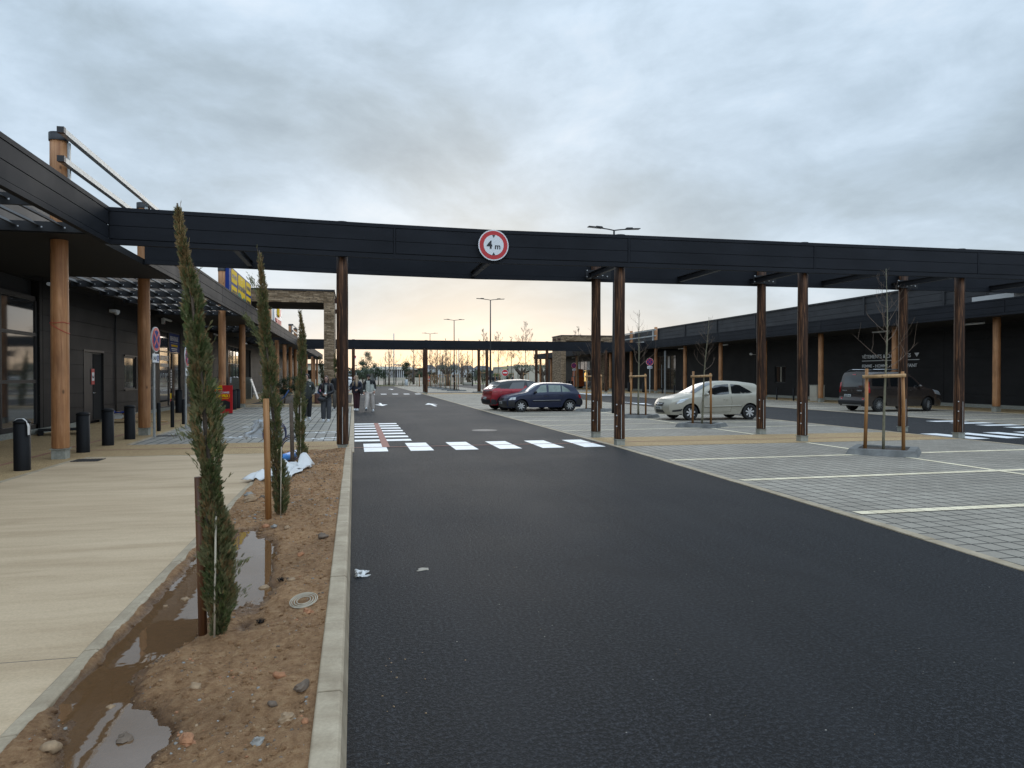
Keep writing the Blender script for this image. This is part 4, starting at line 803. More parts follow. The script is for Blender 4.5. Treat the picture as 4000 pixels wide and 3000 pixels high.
# ------------------------------------------------------------------ right shop building
RB = empty('shop_building', (31, 40, 0), 0, 'long black shop building right of the parking with clothing shop words on its wall', 'building')
oR = [(47.6, 48.95, 1.12, 2.37), (66.2, 71.5, 0.20, 3.72), (88.0, 89.4, 0.2, 3.7), (92.5, 98.4, 0.17, 3.68)]
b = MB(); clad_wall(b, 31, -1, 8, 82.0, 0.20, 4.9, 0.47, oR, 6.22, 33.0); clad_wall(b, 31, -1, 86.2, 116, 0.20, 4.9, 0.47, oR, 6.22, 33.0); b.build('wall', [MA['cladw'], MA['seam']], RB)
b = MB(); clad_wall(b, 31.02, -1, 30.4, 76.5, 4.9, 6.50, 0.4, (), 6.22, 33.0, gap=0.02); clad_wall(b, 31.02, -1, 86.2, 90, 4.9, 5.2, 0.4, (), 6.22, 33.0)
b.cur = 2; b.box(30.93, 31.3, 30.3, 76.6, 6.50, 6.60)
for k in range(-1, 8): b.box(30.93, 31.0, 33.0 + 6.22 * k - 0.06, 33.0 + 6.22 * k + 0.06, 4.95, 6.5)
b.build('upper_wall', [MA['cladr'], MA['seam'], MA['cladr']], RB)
b = MB(); b.box(30.99, 31.2, 8, 116, 0, 0.19); b.build('plinth', MA['foot'], RB)
b = MB(); b.box(31.21, 55, 30.4, 81.9, 0, 6.45); b.box(31.21, 55, 8, 30.3, 0, 5.0); b.box(31.21, 55, 86.2, 116, 0, 5.1); b.build('building_body', MA['cladr'], RB)
wv = glazing(RB, 31, -1, 47.6, 48.95, 1.12, 2.37, (), (), 'window', 'glassd', 0.08)
b = MB(); b.box(31.05, 31.07, 48.2, 48.3, 1.2, 2.3); b.build('window_strip', MA['wall'], wv)
glazing(RB, 31, -1, 66.2, 71.5, 0.20, 3.72, (67.5, 68.7, 70.6), (2.35,), 'window', 'glassd', 0.06)
b = MB(); b.box(31.02, 31.05, 67.6, 68.05, 2.45, 3.6); b.build('paper_poster', MA['signw'], RB)
glazing(RB, 31, -1, 92.5, 98.4, 0.17, 3.68, (94.0, 95.2, 97.0), (2.4,), 'window', 'glass', 0.06)
b = MB(); b.box(31.0, 31.02, 92.7, 93.9, 2.5, 3.6); b.box(31.0, 31.02, 97.1, 98.2, 2.5, 3.6); b.build('paper_poster', MA['signw'], RB)
warm = mat('lit_sign_yellow', (0.95, 0.66, 0.22), 0.5, emit=0.8)
b = MB()
for k in range(5): b.box(30.93, 30.96, 94.2 + 0.15 * k, 94.28 + 0.15 * k, 0.9 + 0.1 * (k % 2), 2.3 - 0.08 * k)
b.box(30.93, 30.96, 94.1, 95.0, 2.36, 2.42); b.box(30.93, 30.96, 94.1, 94.95, 1.9, 1.95); b.build('lit_lettering', warm, RB)
text('wall_lettering', 'VÊTEMENTS & CHAUSSURES', 0.30, MA['signw'], RB, FR((30.955, 39.35, 2.70), '-X'), 0.004, 0.004, fit=4.05)
b = MB(); b.add([(30.95, 35.05, 2.93), (30.95, 34.68, 2.93), (30.95, 34.86, 2.70)], [(0, 2, 1)]); b.box(30.945, 30.955, 34.67, 39.34, 2.53, 2.565); b.build('wall_lettering', MA['signw'], RB)
text('wall_lettering', 'FEMME - HOMME - BÉBÉ - ENFANT', 0.26, MA['signw'], RB, FR((30.955, 39.35, 2.14), '-X'), 0.004, 0.004, fit=4.5)
fascia_run(RB, 27.2, -1, 8, 64.97, 4.95, 4.23, [33.0 + 6.22 * k - 1.1 for k in range(-4, 8)]); fascia_run(RB, 27.2, -1, 68.7, 108.3, 4.95, 4.23, [33.0 + 6.22 * k - 1.1 for k in range(6, 14)])
b = MB(); b.box(27.26, 30.98, 8, 30.3, 4.24, 4.34); b.box(27.26, 30.98, 30.31, 108.2, 4.24, 4.34); b.build('canopy_soffit', MA['soffit'], RB)
for k in range(-3, 14):
    y = 27.0 + 6.24 * k
    if 82 < y < 88: continue
    if y < 109: post_part(RB, 28.15, y, 0.25, 6.3 if abs(y - 64.4) < 0.4 or abs(y - 70.7) < 0.4 else 4.3, 0.16, 'wood', True)
for k in (28.5, 34.7, 52.4, 60, 77, 93): b = MB(); b.tube([(29.0, k, 4.12), (29.0, k + 1.3, 4.12)], 0.05, 8); b.build('tube_lamp', MA['white'], RB)
for z in (6.02, 5.45, 4.98): b = MB(); b.box(27.85, 27.95, 63.9, 74.5, z - 0.05, z + 0.05); b.build('sign_rail', MA['galv'], RB)
b = MB(); b.box(27.84, 27.96, 64.5, 64.6, 4.9, 6.0); b.build('sign_upright', MA['galv'], RB)
b = MB(); b.ell((30.5, 51.5, 3.35), (0.08, 0.2, 0.1)); b.box(30.5, 30.98, 51.6, 51.64, 3.3, 3.34); b.build('security_camera', MA['white'], RB)
# white bowl and duct standing on the roof edge at the right
b = MB(); b.lathe([(0.0, 4.95), (0.55, 5.05), (1.05, 5.40), (1.35, 5.9), (1.3, 5.95), (0, 5.95)], 24); b.build('roof_dish', MA['wallw'], RB, (28.6, 25.3, 0.05))
b = MB(); b.box(28.2, 28.7, 26.2, 28.4, 5.0, 5.28); b.build('roof_duct', MA['wallw'], RB)
localise(RB)
# ------------------------------------------------------------------ roof signs
t = empty('shop_sign', (-5.28, 36.15, 5.65), 0, 'blue and yellow stationery shop sign standing on the left canopy edge', 'shop sign')
yy0, yy1, zz0, zz1 = 32.75, 39.55, 4.96, 6.36
b = MB(); b.box(-5.36, -5.20, yy0, yy1, zz0, zz1); b.build('panel', MA['blues'], t)
def rp(name, m, ya, yb, za, zb): b = MB(); r = min(yb - ya, zb - za) * 0.12; out = [(ya + r, za), (yb - r, za), (yb, za + r), (yb, zb - r), (yb - r, zb), (ya + r, zb), (ya, zb - r), (ya, za + r)]; b.add([(-5.192, p, q) for p, q in out], [tuple(range(8))]); return b.build(name, m, t)
tiles = []
for (nm, ya, yb, za, zb, s_, tz) in (('PAPETERIE', 33.3, 34.9, 5.72, 6.30, 0.26, 5.92), ('CARTOUCHES', 33.3, 34.9, 5.06, 5.60, 0.24, 5.24), ('MOBILIER', 37.7, 39.35, 5.72, 6.30, 0.26, 5.92), ('INFORMATIQUE', 37.7, 39.35, 5.06, 5.60, 0.22, 5.24)):
    p = rp('yellow_tile', MA['yel'], ya, yb, za, zb); text('tile_words', nm, s_, MA['ink'], p, FR((-5.188, ya + 0.15, tz), '+X'), 0.002, 0.006, fit=yb - ya - 0.3)
p = rp('logo_tile', MA['yel'], 35.15, 37.45, 5.06, 6.30)
text('logo_words', 'bureauvallée', 0.42, MA['ink'], p, FR((-5.188, 35.22, 5.62), '+X'), 0.002, 0.012, fit=2.16)
b = MB(); b.add([(-5.188, 35.16, 5.07), (-5.188, 37.44, 5.07), (-5.188, 37.44, 5.33), (-5.188, 36.9, 5.40), (-5.188, 36.35, 5.22), (-5.188, 36.0, 5.44), (-5.188, 35.5, 5.50), (-5.188, 35.16, 5.42)], [tuple(range(8))]); b.build('green_hill', MA['grn'], p)
b = MB()
for (u, v) in ((36.0, 6.12), (36.4, 6.16), (36.25, 6.0)): b.add([(-5.186, u - 0.10, v + 0.05), (-5.186, u, v), (-5.186, u + 0.10, v + 0.05), (-5.186, u, v - 0.03)], [(0, 3, 2, 1)])
b.build('bird_marks', MA['signw'], p)
localise(t)
t = empty('shop_sign', (-5.28, 53.4, 5.65), 0, 'white shop sign with yellow and red emblem over red lettering on the left canopy', 'shop sign')
b = MB(); b.box(-5.36, -5.22, 50.95, 55.9, 4.96, 6.5); b.build('panel', MA['signw'], t)
b = MB(); b.prism([(52.6, 5.85), (53.3, 5.75), (53.3, 6.35), (52.6, 6.4)], 0, 0.1, Matrix(((0, 0, 1, -5.215), (1, 0, 0, 0), (0, 1, 0, 0), (0, 0, 0, 1)))); b.cur = 1; b.prism([(53.35, 5.75), (54.2, 5.85), (54.5, 6.4), (53.35, 6.33)], 0, 0.1, Matrix(((0, 0, 1, -5.215), (1, 0, 0, 0), (0, 1, 0, 0), (0, 0, 0, 1)))); b.build('emblem', [MA['yel'], MA['redp']], t)
text('red_lettering', 'VIVAL', 0.72, MA['redp'], t, FR((-5.20, 51.5, 5.08), '+X'), 0.05, 0.02, fit=4.0)
localise(t)
# ================================================================== bollards, signs, lamps, street furniture
def wide_bollard(x, y, r, h, label, group, z=0.02):
    t = empty('bollard', (x, y, z), 0, label, 'bollard', group)
    b = MB(); b.lathe([(r, 0), (r, h - 0.06), (r - 0.012, h - 0.055)], 24); b.build('bollard_body', MA['black'], t)
    b = MB(); b.lathe([(r - 0.012, h - 0.055), (r + 0.008, h - 0.05), (r + 0.008, h - 0.032), (r * 0.86, h - 0.008), (r * 0.5, h + 0.008), (0, h + 0.012)], 24); b.build('bollard_cap', MA['black'], t)
    return t
g1 = 'thick black bollards along the left arcade'
t = wide_bollard(-5.45, 13.6, 0.125, 0.85, 'thick black bollard draped with a white strip, nearest of its row', g1)
b = MB(); n = 10
pts = [(-0.12, -0.06, 0.80), (-0.05, -0.05, 0.868), (0.03, -0.04, 0.87), (0.10, -0.06, 0.83), (0.128, -0.075, 0.74), (0.13, -0.08, 0.60)]
for p, q, w0, w1 in zip(pts, pts[1:], (0.01, 0.02, 0.03, 0.04, 0.04), (0.02, 0.03, 0.04, 0.04, 0.035)): b.add([(p[0], p[1] - w0, p[2]), (p[0], p[1] + w0, p[2]), (q[0], q[1] + w1, q[2]), (q[0], q[1] - w1, q[2])], [(0, 1, 2, 3)])
o = b.build('white_strip', MA['sheet'], t); md = o.modifiers.new('s', 'SOLIDIFY'); md.thickness = 0.004
wide_bollard(-5.50, 16.55, 0.125, 0.83, 'thick black bollard just behind the first timber post of the left arcade', g1)
wide_bollard(-5.50, 18.1, 0.125, 0.84, 'thick black bollard midway between the first two timber posts on the left', g1)
wide_bollard(-5.50, 19.75, 0.125, 0.85, 'thick black bollard nearest to the second timber post on the left', g1)
wide_bollard(-7.4, 33.6, 0.15, 1.0, 'thick black bollard in front of the stationery shop doorway', g1)
wide_bollard(-5.55, 36.1, 0.13, 0.95, 'thick black bollard touching the right side of the red board', g1)
wide_bollard(-5.60, 37.6, 0.13, 0.95, 'thick black bollard between the red board and the next timber post', g1)
wide_bollard(-7.6, 57.2, 0.16, 1.0, 'thick black bollard before the dark entrance beyond the stone portal', g1)
def thin_bollard(x, y, label, group, z=0.02, h=0.82, r=0.055):
    b = MB(); b.lathe([(r, 0), (r, h - 0.02), (r - 0.012, h), (0, h + 0.002)], 14); b.lathe([(r + 0.001, h - 0.12), (r + 0.002, h - 0.118), (r + 0.002, h - 0.10), (r + 0.001, h - 0.098)], 14)
    return tag(b.build('bollard', MA['black'], loc=(x, y, z)), label, 'bollard', group)
g2 = 'slim black bollards along the left bays'
thin_bollard(-5.50, 22.5, 'slim black bollard right of the nearer no stopping sign', g2); thin_bollard(-5.50, 24.1, 'slim black bollard between the two grey sign poles, the middle one of three', g2); thin_bollard(-5.50, 25.6, 'slim black bollard touching the second grey sign pole', g2)
g3 = 'slim black bollards along the right arcade'
for y, lb in ((72.5, 'slim black bollard left of the tall timber posts holding the roof rail'), (78.2, 'slim black bollard before the stone wall of the right building'), (62.0, 'slim black bollard in front of the left half of the glass doors'), (59.5, 'slim black bollard right of the white pole by the glass doors'), (55.5, 'slim black bollard seen just over the silver car windscreen'),
              (43.6, 'slim black bollard left of the cream cabinet, the farther of two'), (41.7, 'slim black bollard next to the cream cabinet on its left'), (32.9, 'slim black bollard at the rear left corner of the brown van'), (28.7, 'slim black bollard at the nose of the brown van'), (87.6, 'slim black bollard in front of the orange box stand')):
    thin_bollard(27.75, y, lb, g3)
for (x, y, lb) in ((27.8, 70.4, 'thick black bollard left of the second silver car side tree, right building'), (27.8, 66.5, 'thick black bollard beside the farther no stopping sign, right building'), (27.8, 24.9, 'thick black bollard at the right edge beside the last timber post'), (27.7, 93.1, 'thick black bollard left of two before the right portal'), (27.7, 91.5, 'thick black bollard right of two before the right portal'), (27.7, 90.2, 'thick black bollard hidden half by the timber post near the orange stand')):
    wide_bollard(x, y, 0.16, 0.95, lb, 'thick black bollards along the right arcade')
# no stopping signs
def nostop(x, y, face, label, zc=2.45, sauf=True, r=0.325, z0=0.02):
    t = empty('no_stopping_sign', (x, y, z0), face, label, 'road sign', 'no stopping signs for the disabled bays')
    b = MB(); b.box(-0.04, 0.04, -0.02, 0.02, 0, zc + 0.25); b.build('pole', MA['galv'], t)
    b = MB(); disc(b, r, -0.06, -0.03); o = b.build('plate', MA['signw'], t, (0, 0, zc)); b = MB(); disc(b, r * 0.94, -0.065, -0.059); b.build('red_ring', MA['redp'], t, (0, 0, zc)); b = MB(); disc(b, r * 0.72, -0.070, -0.064); b.build('blue_face', MA['blues'], t, (0, 0, zc))
    b = MB()
    for a in (pi / 4, -pi / 4): b.box(-r * 0.76, r * 0.76, -0.074, -0.069 - 0.0012 * (a > 0), -r * 0.09, r * 0.09, Matrix.Rotation(a, 4, 'Y'))
    b.build('red_cross', MA['redp'], t, (0, 0, zc))
    b = MB(); b.box(-0.24, 0.24, -0.055, -0.035, zc - r - 0.28, zc - r - 0.05); sp = b.build('sub_plate', MA['signw'], t, bevel=0.01)
    text('sub_words', 'SAUF', 0.13, MA['ink'], sp, FR((-0.20, -0.056, zc - r - 0.21), '-Y'), 0.001, 0.003, fit=0.24)
    b = MB(); b.box(0.08, 0.20, -0.058, -0.0555, zc - r - 0.24, zc - r - 0.09); b.build('wheelchair_square', MA['blues'], sp)
    b = MB(); b.box(0.12, 0.135, -0.0595, -0.058, zc - r - 0.19, zc - r - 0.12); b.box(0.12, 0.165, -0.0596, -0.0581, zc - r - 0.19, zc - r - 0.175); b.box(0.155, 0.17, -0.0594, -0.0582, zc - r - 0.22, zc - r - 0.18); b.build('wheelchair_mark', MA['signw'], sp)
    return t
nostop(-5.09, 20.37, radians(86), 'no stopping sign with SAUF plate at the foot of the second timber post, left bays', 2.54)
t = nostop(-5.06, 23.87, radians(90), 'no stopping sign half hidden behind the nearest cypress, left bays', 2.2)
nostop(27.4, 64.1, radians(-35), 'no stopping sign with white plate by the glass doors of the right building', 2.95, r=0.36)
nostop(27.4, 88.2, radians(-40), 'farther no stopping sign beside the orange box stand, right building', 2.95, r=0.36)
b = MB(); b.box(-0.07, 0.07, -0.03, 0.03, 0, 3.9); tag(b.build('white_pole', MA['galv'], loc=(27.5, 60.9, 0.02)), 'tall bare grey pole in front of the glass doors of the right building', 'pole')
b = MB(); b.box(-0.02, 0.02, -0.02, 0.02, 0, 2.2); tag(b.build('door_pull_pole', MA['galv'], loc=(28.6, 64.1, 0.5)), 'shorter slim grey pole standing before the dark glass doors on the right', 'pole')
# street lamps with two arms
def lamp(x, y, label, h=7.9, rot=0.0):
    t = empty('street_lamp', (x, y, 0), rot, label, 'street lamp', 'tall double armed street lamps over the parking')
    b = MB(); b.tube([(0, 0, 0), (0, 0, 2.2), (0, 0, 5), (0, 0, h)], [0.095, 0.08, 0.055, 0.04], 14); b.build('mast', MA['steel'], t)
    b = MB(); b.box(-0.11, 0.11, -0.11, 0.11, 0, 0.02); b.build('mast_base', MA['steel'], t)
    b = MB(); b.lathe([(0.0, 0), (0.03, 0.0), (0.03, 0.05), (0.0, 0.05)], 8, rigid((0.02, -0.088, 1.0), rx=0)); b.build('mast_sticker', MA['signw'], t)
    for sg in (-1, 1):
        b = MB(); b.tube([(0, 0, h - 0.02), (sg * 0.25, 0, h + 0.02), (sg * 0.62, 0, h + 0.06)], 0.026, 8); b.build('lamp_arm', MA['steel'], t)
        b = MB(); M_ = Matrix.Translation((sg * 0.85, 0, h + 0.075)) @ Matrix.Rotation(radians(-3 * sg), 4, 'Y')
        b.box(-0.32 if sg > 0 else -0.32, 0.32, -0.13, 0.13, -0.015, 0.02, M_); b.box(-0.30 if sg > 0 else 0.02, -0.02 if sg > 0 else 0.30, -0.09, 0.09, 0.02, 0.06, M_)
        hd = b.build('lamp_head', MA['steel'], t, bevel=0.01); b = MB(); b.box(-0.05 if sg > 0 else -0.28, 0.28 if sg > 0 else 0.05, -0.09, 0.09, -0.019, -0.014, M_); b.build('lamp_glass', MA['rim'], hd)
    return t
lamp(10.95, 29.5, 'tallest double armed street lamp, rising behind the crossing canopy'); lamp(11.0, 58.6, 'second double armed street lamp, standing behind the red car'); lamp(11.0, 80.7, 'third double armed street lamp at the row of far planters'); lamp(11.0, 107, 'fourth and smallest double armed street lamp down the parking')
lamp(19.1, 118, 'slim distant street lamp behind the far crossing canopy posts', 7.2)
# gooseneck path lamps far away
for i, (x, y, h, arm, lb) in enumerate(((5.3, 126, 3.6, 1.15, 'dark right angle path lamp left of the big bare tree'), (7.85, 140, 3.7, 1.35, 'dark right angle path lamp right of the big bare tree'), (11.1, 140, 3.75, 1.5, 'dark right angle path lamp left of the first far crossing posts'), (0.0, 122, 3.4, 0.55, 'dark right angle path lamp at the left of the plaza trees'),
        (17.9, 140, 3.1, 1.1, 'right angle path lamp seen left of the third street lamp'), (28.1, 160, 3.6, 1.4, 'right angle path lamp right of the far posts before the dark building'), (31.6, 165, 3.4, 1.8, 'right angle path lamp just left of the second street lamp'), (36.4, 160, 4.6, 1.6, 'pale right angle path lamp left of the right building end'))):
    b = MB(); b.tube([(0, 0, 0), (0, 0, h)], 0.085, 8); b.box(0 if arm > 0 else arm, arm if arm > 0 else 0, -0.06, 0.06, h - 0.08, h + 0.02); tag(b.build('path_lamp', MA['steel'], loc=(x, y, 0)), lb, 'lamp', 'right angle path lamps beyond the parking')
# red advertising board
t = empty('advertising_board', (-5.56, 32.40, 0.02), 0, 'red and orange standing advertising board with yellow price words under the canopy', 'board')
t.rotation_euler = (0, 0, radians(-14)); t.scale = (0.92, 1, 1.0)
b = MB(); b.box(-0.62, 0.62, -0.02, 0.02, 0.03, 1.20); bd = b.build('panel', MA['redp'], t)
og = mat('board_orange', (0.62, 0.12, 0.02), 0.4)
b = MB(); b.box(-0.615, -0.05, -0.024, -0.0205, 0.72, 1.19); b.build('orange_field', og, bd)
b = MB(); b.box(-0.15, 0.15, -0.030, -0.0225, 1.02, 1.19); b.cur = 1; b.box(-0.14, 0.14, -0.034, -0.0305, 1.05, 1.10); b.cur = 2; b.box(-0.14, 0.14, -0.034, -0.0305, 1.125, 1.15); b.build('logo_square', [MA['yel'], MA['grn'], MA['ink']], bd)
text('board_words', "DÉMARREZ L'ANNÉE", 0.11, MA['signw'], bd, FR((-0.30, -0.027, 0.86), '-Y'), 0.002, 0.003, fit=0.78)
text('board_words', 'AU BON PRIX !', 0.17, MA['yel'], bd, FR((-0.40, -0.028, 0.70), '-Y'), 0.002, 0.008, fit=0.92)
b = MB(); b.box(-0.25, 0.45, -0.026, -0.0215, 0.635, 0.655); b.build('orange_underline', MA['yel'], bd)
b = MB(); b.box(-0.36, -0.12, -0.027, -0.0205, 0.34, 0.60, Matrix.Rotation(radians(4), 4, 'Y')); pt = b.build('price_tag', MA['signw'], bd)
text('price', '2€', 0.17, MA['redp'], pt, FR((-0.33, -0.030, 0.43), '-Y'), 0.002, 0.008, fit=0.17)
b = MB(); b.add([(0.0, -0.026, 0.18), (0.52, -0.026, 0.22), (0.52, -0.026, 0.50), (0.28, -0.026, 0.58), (0.0, -0.026, 0.52)], [(0, 1, 2, 3, 4)]); b.cur = 1; b.box(0.03, 0.14, -0.03, -0.0265, 0.20, 0.34); b.build('printed_bag', [MA['carbl'], MA['plate']], bd)
for sx in (-0.5, 0.5): b = MB(); b.box(sx - 0.03, sx + 0.03, -0.2, 0.2, 0, 0.03); b.build('board_foot', MA['steel'], t)
# pallets and rubbish by the left wall
def pallet(name, x, y, rz, m, z, label, n=6, th=0.022):
    t = empty(name, (x, y, z), rz, label, 'pallet')
    for k in range(n): b = MB(); q = -0.4 + 0.8 * k / (n - 1); b.box(-0.6, 0.6, q - 0.05, q + 0.05, 0.11, 0.11 + th); b.build('deck_board', m, t)
    for sx in (-0.53, 0, 0.53):
        b = MB()
        b.box(sx - 0.06, sx + 0.06, -0.45, 0.45, 0.088, 0.1095); b.build('cross_board', m, t)
        for sy in (-0.38, 0, 0.38): b = MB(); b.box(sx - 0.06, sx + 0.06, sy - 0.06, sy + 0.06, 0.0, 0.0875); b.build('block', m, t)
    return t
pallet('pallet', -7.75, 21.9, radians(20), MA['black'], 0.03, 'black plastic pallet on the tan paving behind the first timber post')
pallet('pallet', -7.6, 27.0, radians(14), MA['stakel'], 0.03, 'wooden pallet with rubbish on it by the left shop wall')
def carton(x, y, z, a, b_, c, rz, m, label, nm='cardboard_box'):
    bb = MB(); bb.box(-a, a, -b_, b_, 0, c); bb.cur = 1; bb.add([(-a, -b_, c), (0, -b_, c + 0.0), (-0.02, -b_ - 0.12, c + 0.09), (-a, -b_ - 0.12, c + 0.09)], [(0, 1, 2, 3)]); bb.add([(0.02, b_, c), (a, b_, c), (a, b_ + 0.1, c + 0.07), (0.05, b_ + 0.1, c + 0.07)], [(0, 1, 2, 3)])
    o = bb.build(nm, m, None, (x, y, z)); o.rotation_euler = (0, 0, rz); return tag(o, label, 'box')
kraft = mat('cardboard', (0.33, 0.20, 0.10), 0.8, var=0.2)
carton(-7.95, 26.85, 0.165, 0.22, 0.18, 0.16, 0.3, [MA['plate'], kraft], 'grey open carton on the left of the wooden pallet'); carton(-7.45, 26.95, 0.165, 0.18, 0.16, 0.10, -0.2, [kraft, kraft], 'small brown open carton in the middle of the wooden pallet')
crumple('blue_bag', MA['blues'], [(-8.0, 26.6, 0.33), (-7.55, 26.6, 0.36), (-7.55, 26.95, 0.34), (-8.0, 26.95, 0.33)], 10, 10, 0.14, 11.0, 0.002, 'crumpled dark blue bag on top of the cartons by the wall', 'bag')
crumple('blue_bag', MA['blues'], [(-7.3, 27.0, 0.17), (-7.05, 27.0, 0.17), (-7.05, 27.3, 0.17), (-7.3, 27.3, 0.17)], 8, 8, 0.12, 15.0, 0.002, 'crumpled blue bag at the right end of the wooden pallet', 'bag')
b = MB(); b.box(-0.4, 0.4, -0.3, 0.3, 0, 0.03); o = b.build('chipboard_sheet', MA['stakel'], loc=(-6.75, 26.9, 0.05)); o.rotation_euler = (0, 0.05, 0.4); tag(o, 'broken pale wood sheet on the paving behind the second timber post', 'board')
# cabinet, stand, trolleys by the right building
t = empty('electric_cabinet', (28.9, 40.9, 0.02), 0, 'cream electric cabinet standing before the black wall beside a timber post', 'cabinet')
b = MB(); b.box(-0.28, 0.28, -0.38, 0.38, 0, 1.0); b.build('cabinet_body', MA['wall'], t, bevel=0.015); b = MB(); b.box(-0.295, -0.281, -0.34, 0.34, 0.30, 0.96); b.build('cabinet_door', MA['wall'], t); b = MB(); b.box(-0.30, 0.30, -0.40, 0.40, 1.0, 1.03); b.build('cabinet_roof', MA['foot'], t)
orange = mat('orange_board', (0.42, 0.10, 0.025), 0.6, var=0.15)
t = empty('display_stand', (29.2, 92.3, 0.02), radians(10), 'orange stacked display boxes by the lit shop doorway of the right building', 'stand')
b = MB(); b.box(-0.75, 0.75, -0.4, 0.4, 0.25, 1.5); b.build('lower_box', orange, t, bevel=0.02); b = MB(); b.box(-0.7, 0.5, -0.35, 0.35, 0, 1.0, rigid((0.05, 0, 1.56), rx=0, ry=radians(5))); b.build('upper_box', orange, t, bevel=0.02); b = MB(); b.box(-0.6, 0.6, -0.3, 0.3, 0, 0.24); b.build('stand_base', MA['steel'], t)
b = MB()
for k in range(6):
    x = 0.22 * k; b.box(x, x + 0.02, -0.25, 0.25, 0.35, 0.95); b.box(x, x + 0.02, -0.27, -0.25, 0.1, 1.0); b.box(x, x + 0.02, 0.25, 0.27, 0.1, 1.0)
b.box(0, 1.2, -0.25, 0.25, 0.33, 0.35)
tag(b.build('shopping_trolleys', MA['galv'], loc=(29.5, 89.4, 0.02)), 'nested line of steel shopping trolleys right of the orange stand', 'trolleys')
b = MB(); b.box(-0.15, 0.15, -0.25, 0.25, 0, 1.25); b.box(-0.17, 0.17, -0.27, 0.27, 1.25, 1.3); tag(b.build('waste_bin', MA['carbl'], loc=(29.4, 84.5, 0.02), bevel=0.01), 'tall dark bin against the stone wall of the right building', 'bin')
# leaning boards near the dark left entrance
b = MB(); b.box(-0.03, 0.03, -0.4, 0.4, 0, 1.45, rigid((0, 0, 0), ry=radians(-18))); tag(b.build('leaning_board', MA['plate'], loc=(-6.5, 52.5, 0.03)), 'pale board leaning beyond the stone portal beside a grey block', 'board')
b = MB(); b.box(-0.8, 0.5, -0.2, 0.2, 0, 1.5); tag(b.build('stone_block', MA['foot'], loc=(-7.5, 53.2, 0.03)), 'grey concrete upstand beside the pale leaning board', 'block')
# no entry and give way sign far away
t = empty('no_entry_sign', (31.1, 150, 0), radians(-12), 'small no entry sign under a yellow backed triangle beyond the red car roof', 'road sign')
b = MB(); b.tube([(0.35, 0, 0), (0.35, 0, 2.9)], 0.05, 6); b.tube([(0.0, 0, 0), (0.0, 0, 2.9)], 0.05, 6); b.build('pole', MA['galv'], t)
b = MB(); disc(b, 0.72, -0.1, -0.06, 24); b.build('plate', MA['signw'], t, (0.2, 0, 2.35)); b = MB(); disc(b, 0.66, -0.12, -0.101, 24); b.build('red_face', MA['redp'], t, (0.2, 0, 2.35)); b = MB(); b.box(-0.48, 0.48, -0.135, -0.121, -0.12, 0.12); b.build('white_bar', MA['signw'], t, (0.2, 0, 2.35))
b = MB(); b.prism([(-0.75, 3.55), (0.75, 3.55), (0.15, 2.95), (-0.15, 2.95)], 0.0, 0.04, Matrix(((1, 0, 0, 0.2), (0, 0, 1, 0), (0, 1, 0, 0), (0, 0, 0, 1)))); b.build('triangle_back', mat('sign_back', (0.42, 0.36, 0.18), 0.6), t)
# ================================================================== concrete tree planters
def planter(x, y, label, s=0.62, rot=pi / 4, soil=True):
    t = empty('tree_planter', (x, y, 0), rot, label, 'planter', 'square concrete tree kerbs in the parking')
    b = MB(); o_, i_ = s, s - 0.17
    for k in range(4):
        M_ = Matrix.Rotation(k * pi / 2, 4, 'Z')
        b.add([(-o_ - 0.03, -o_ - 0.03, 0), (o_ + 0.03, -o_ - 0.03, 0), (o_ - 0.03, -o_ + 0.03, 0.125), (-o_ + 0.03, -o_ + 0.03, 0.125), (-i_, -i_, 0.125), (i_, -i_, 0.125), (i_, -i_, 0.0), (-i_, -i_, 0.0)],
              [(0, 1, 2, 3), (3, 2, 5, 4), (4, 5, 6, 7)], M_)
    b.build('planter_rim', MA['kerbd'], t, bevel=0.006); b = MB(); b.box(-i_ + 0.002, i_ - 0.002, -i_ + 0.002, i_ - 0.002, 0, 0.085); b.build('planter_soil', MA['mud'], t)
    return t
planter(10.72, 12.95, 'concrete tree kerb nearest the camera, holding the tree right of the fourth canopy post'); planter(10.78, 21.1, 'concrete tree kerb beside the silver car front wheel'); planter(10.78, 26.35, 'concrete tree kerb left of the silver car'); planter(10.72, 31.5, 'concrete tree kerb just behind the blue car tail')
planter(12.2, 68.8, 'flat tree kerb left of the red car by the far crossing', 0.75)
FP = [(10.9, 78.0), (10.9, 83.0), (10.9, 87.8), (10.9, 93.0), (10.9, 98.3), (10.9, 103.7)]
for i, (x, y) in enumerate(FP): planter(x, y, 'far parking tree kerb, number %s from the near end of its row' % ('one', 'two', 'three', 'four', 'five', 'six')[i], 0.75)
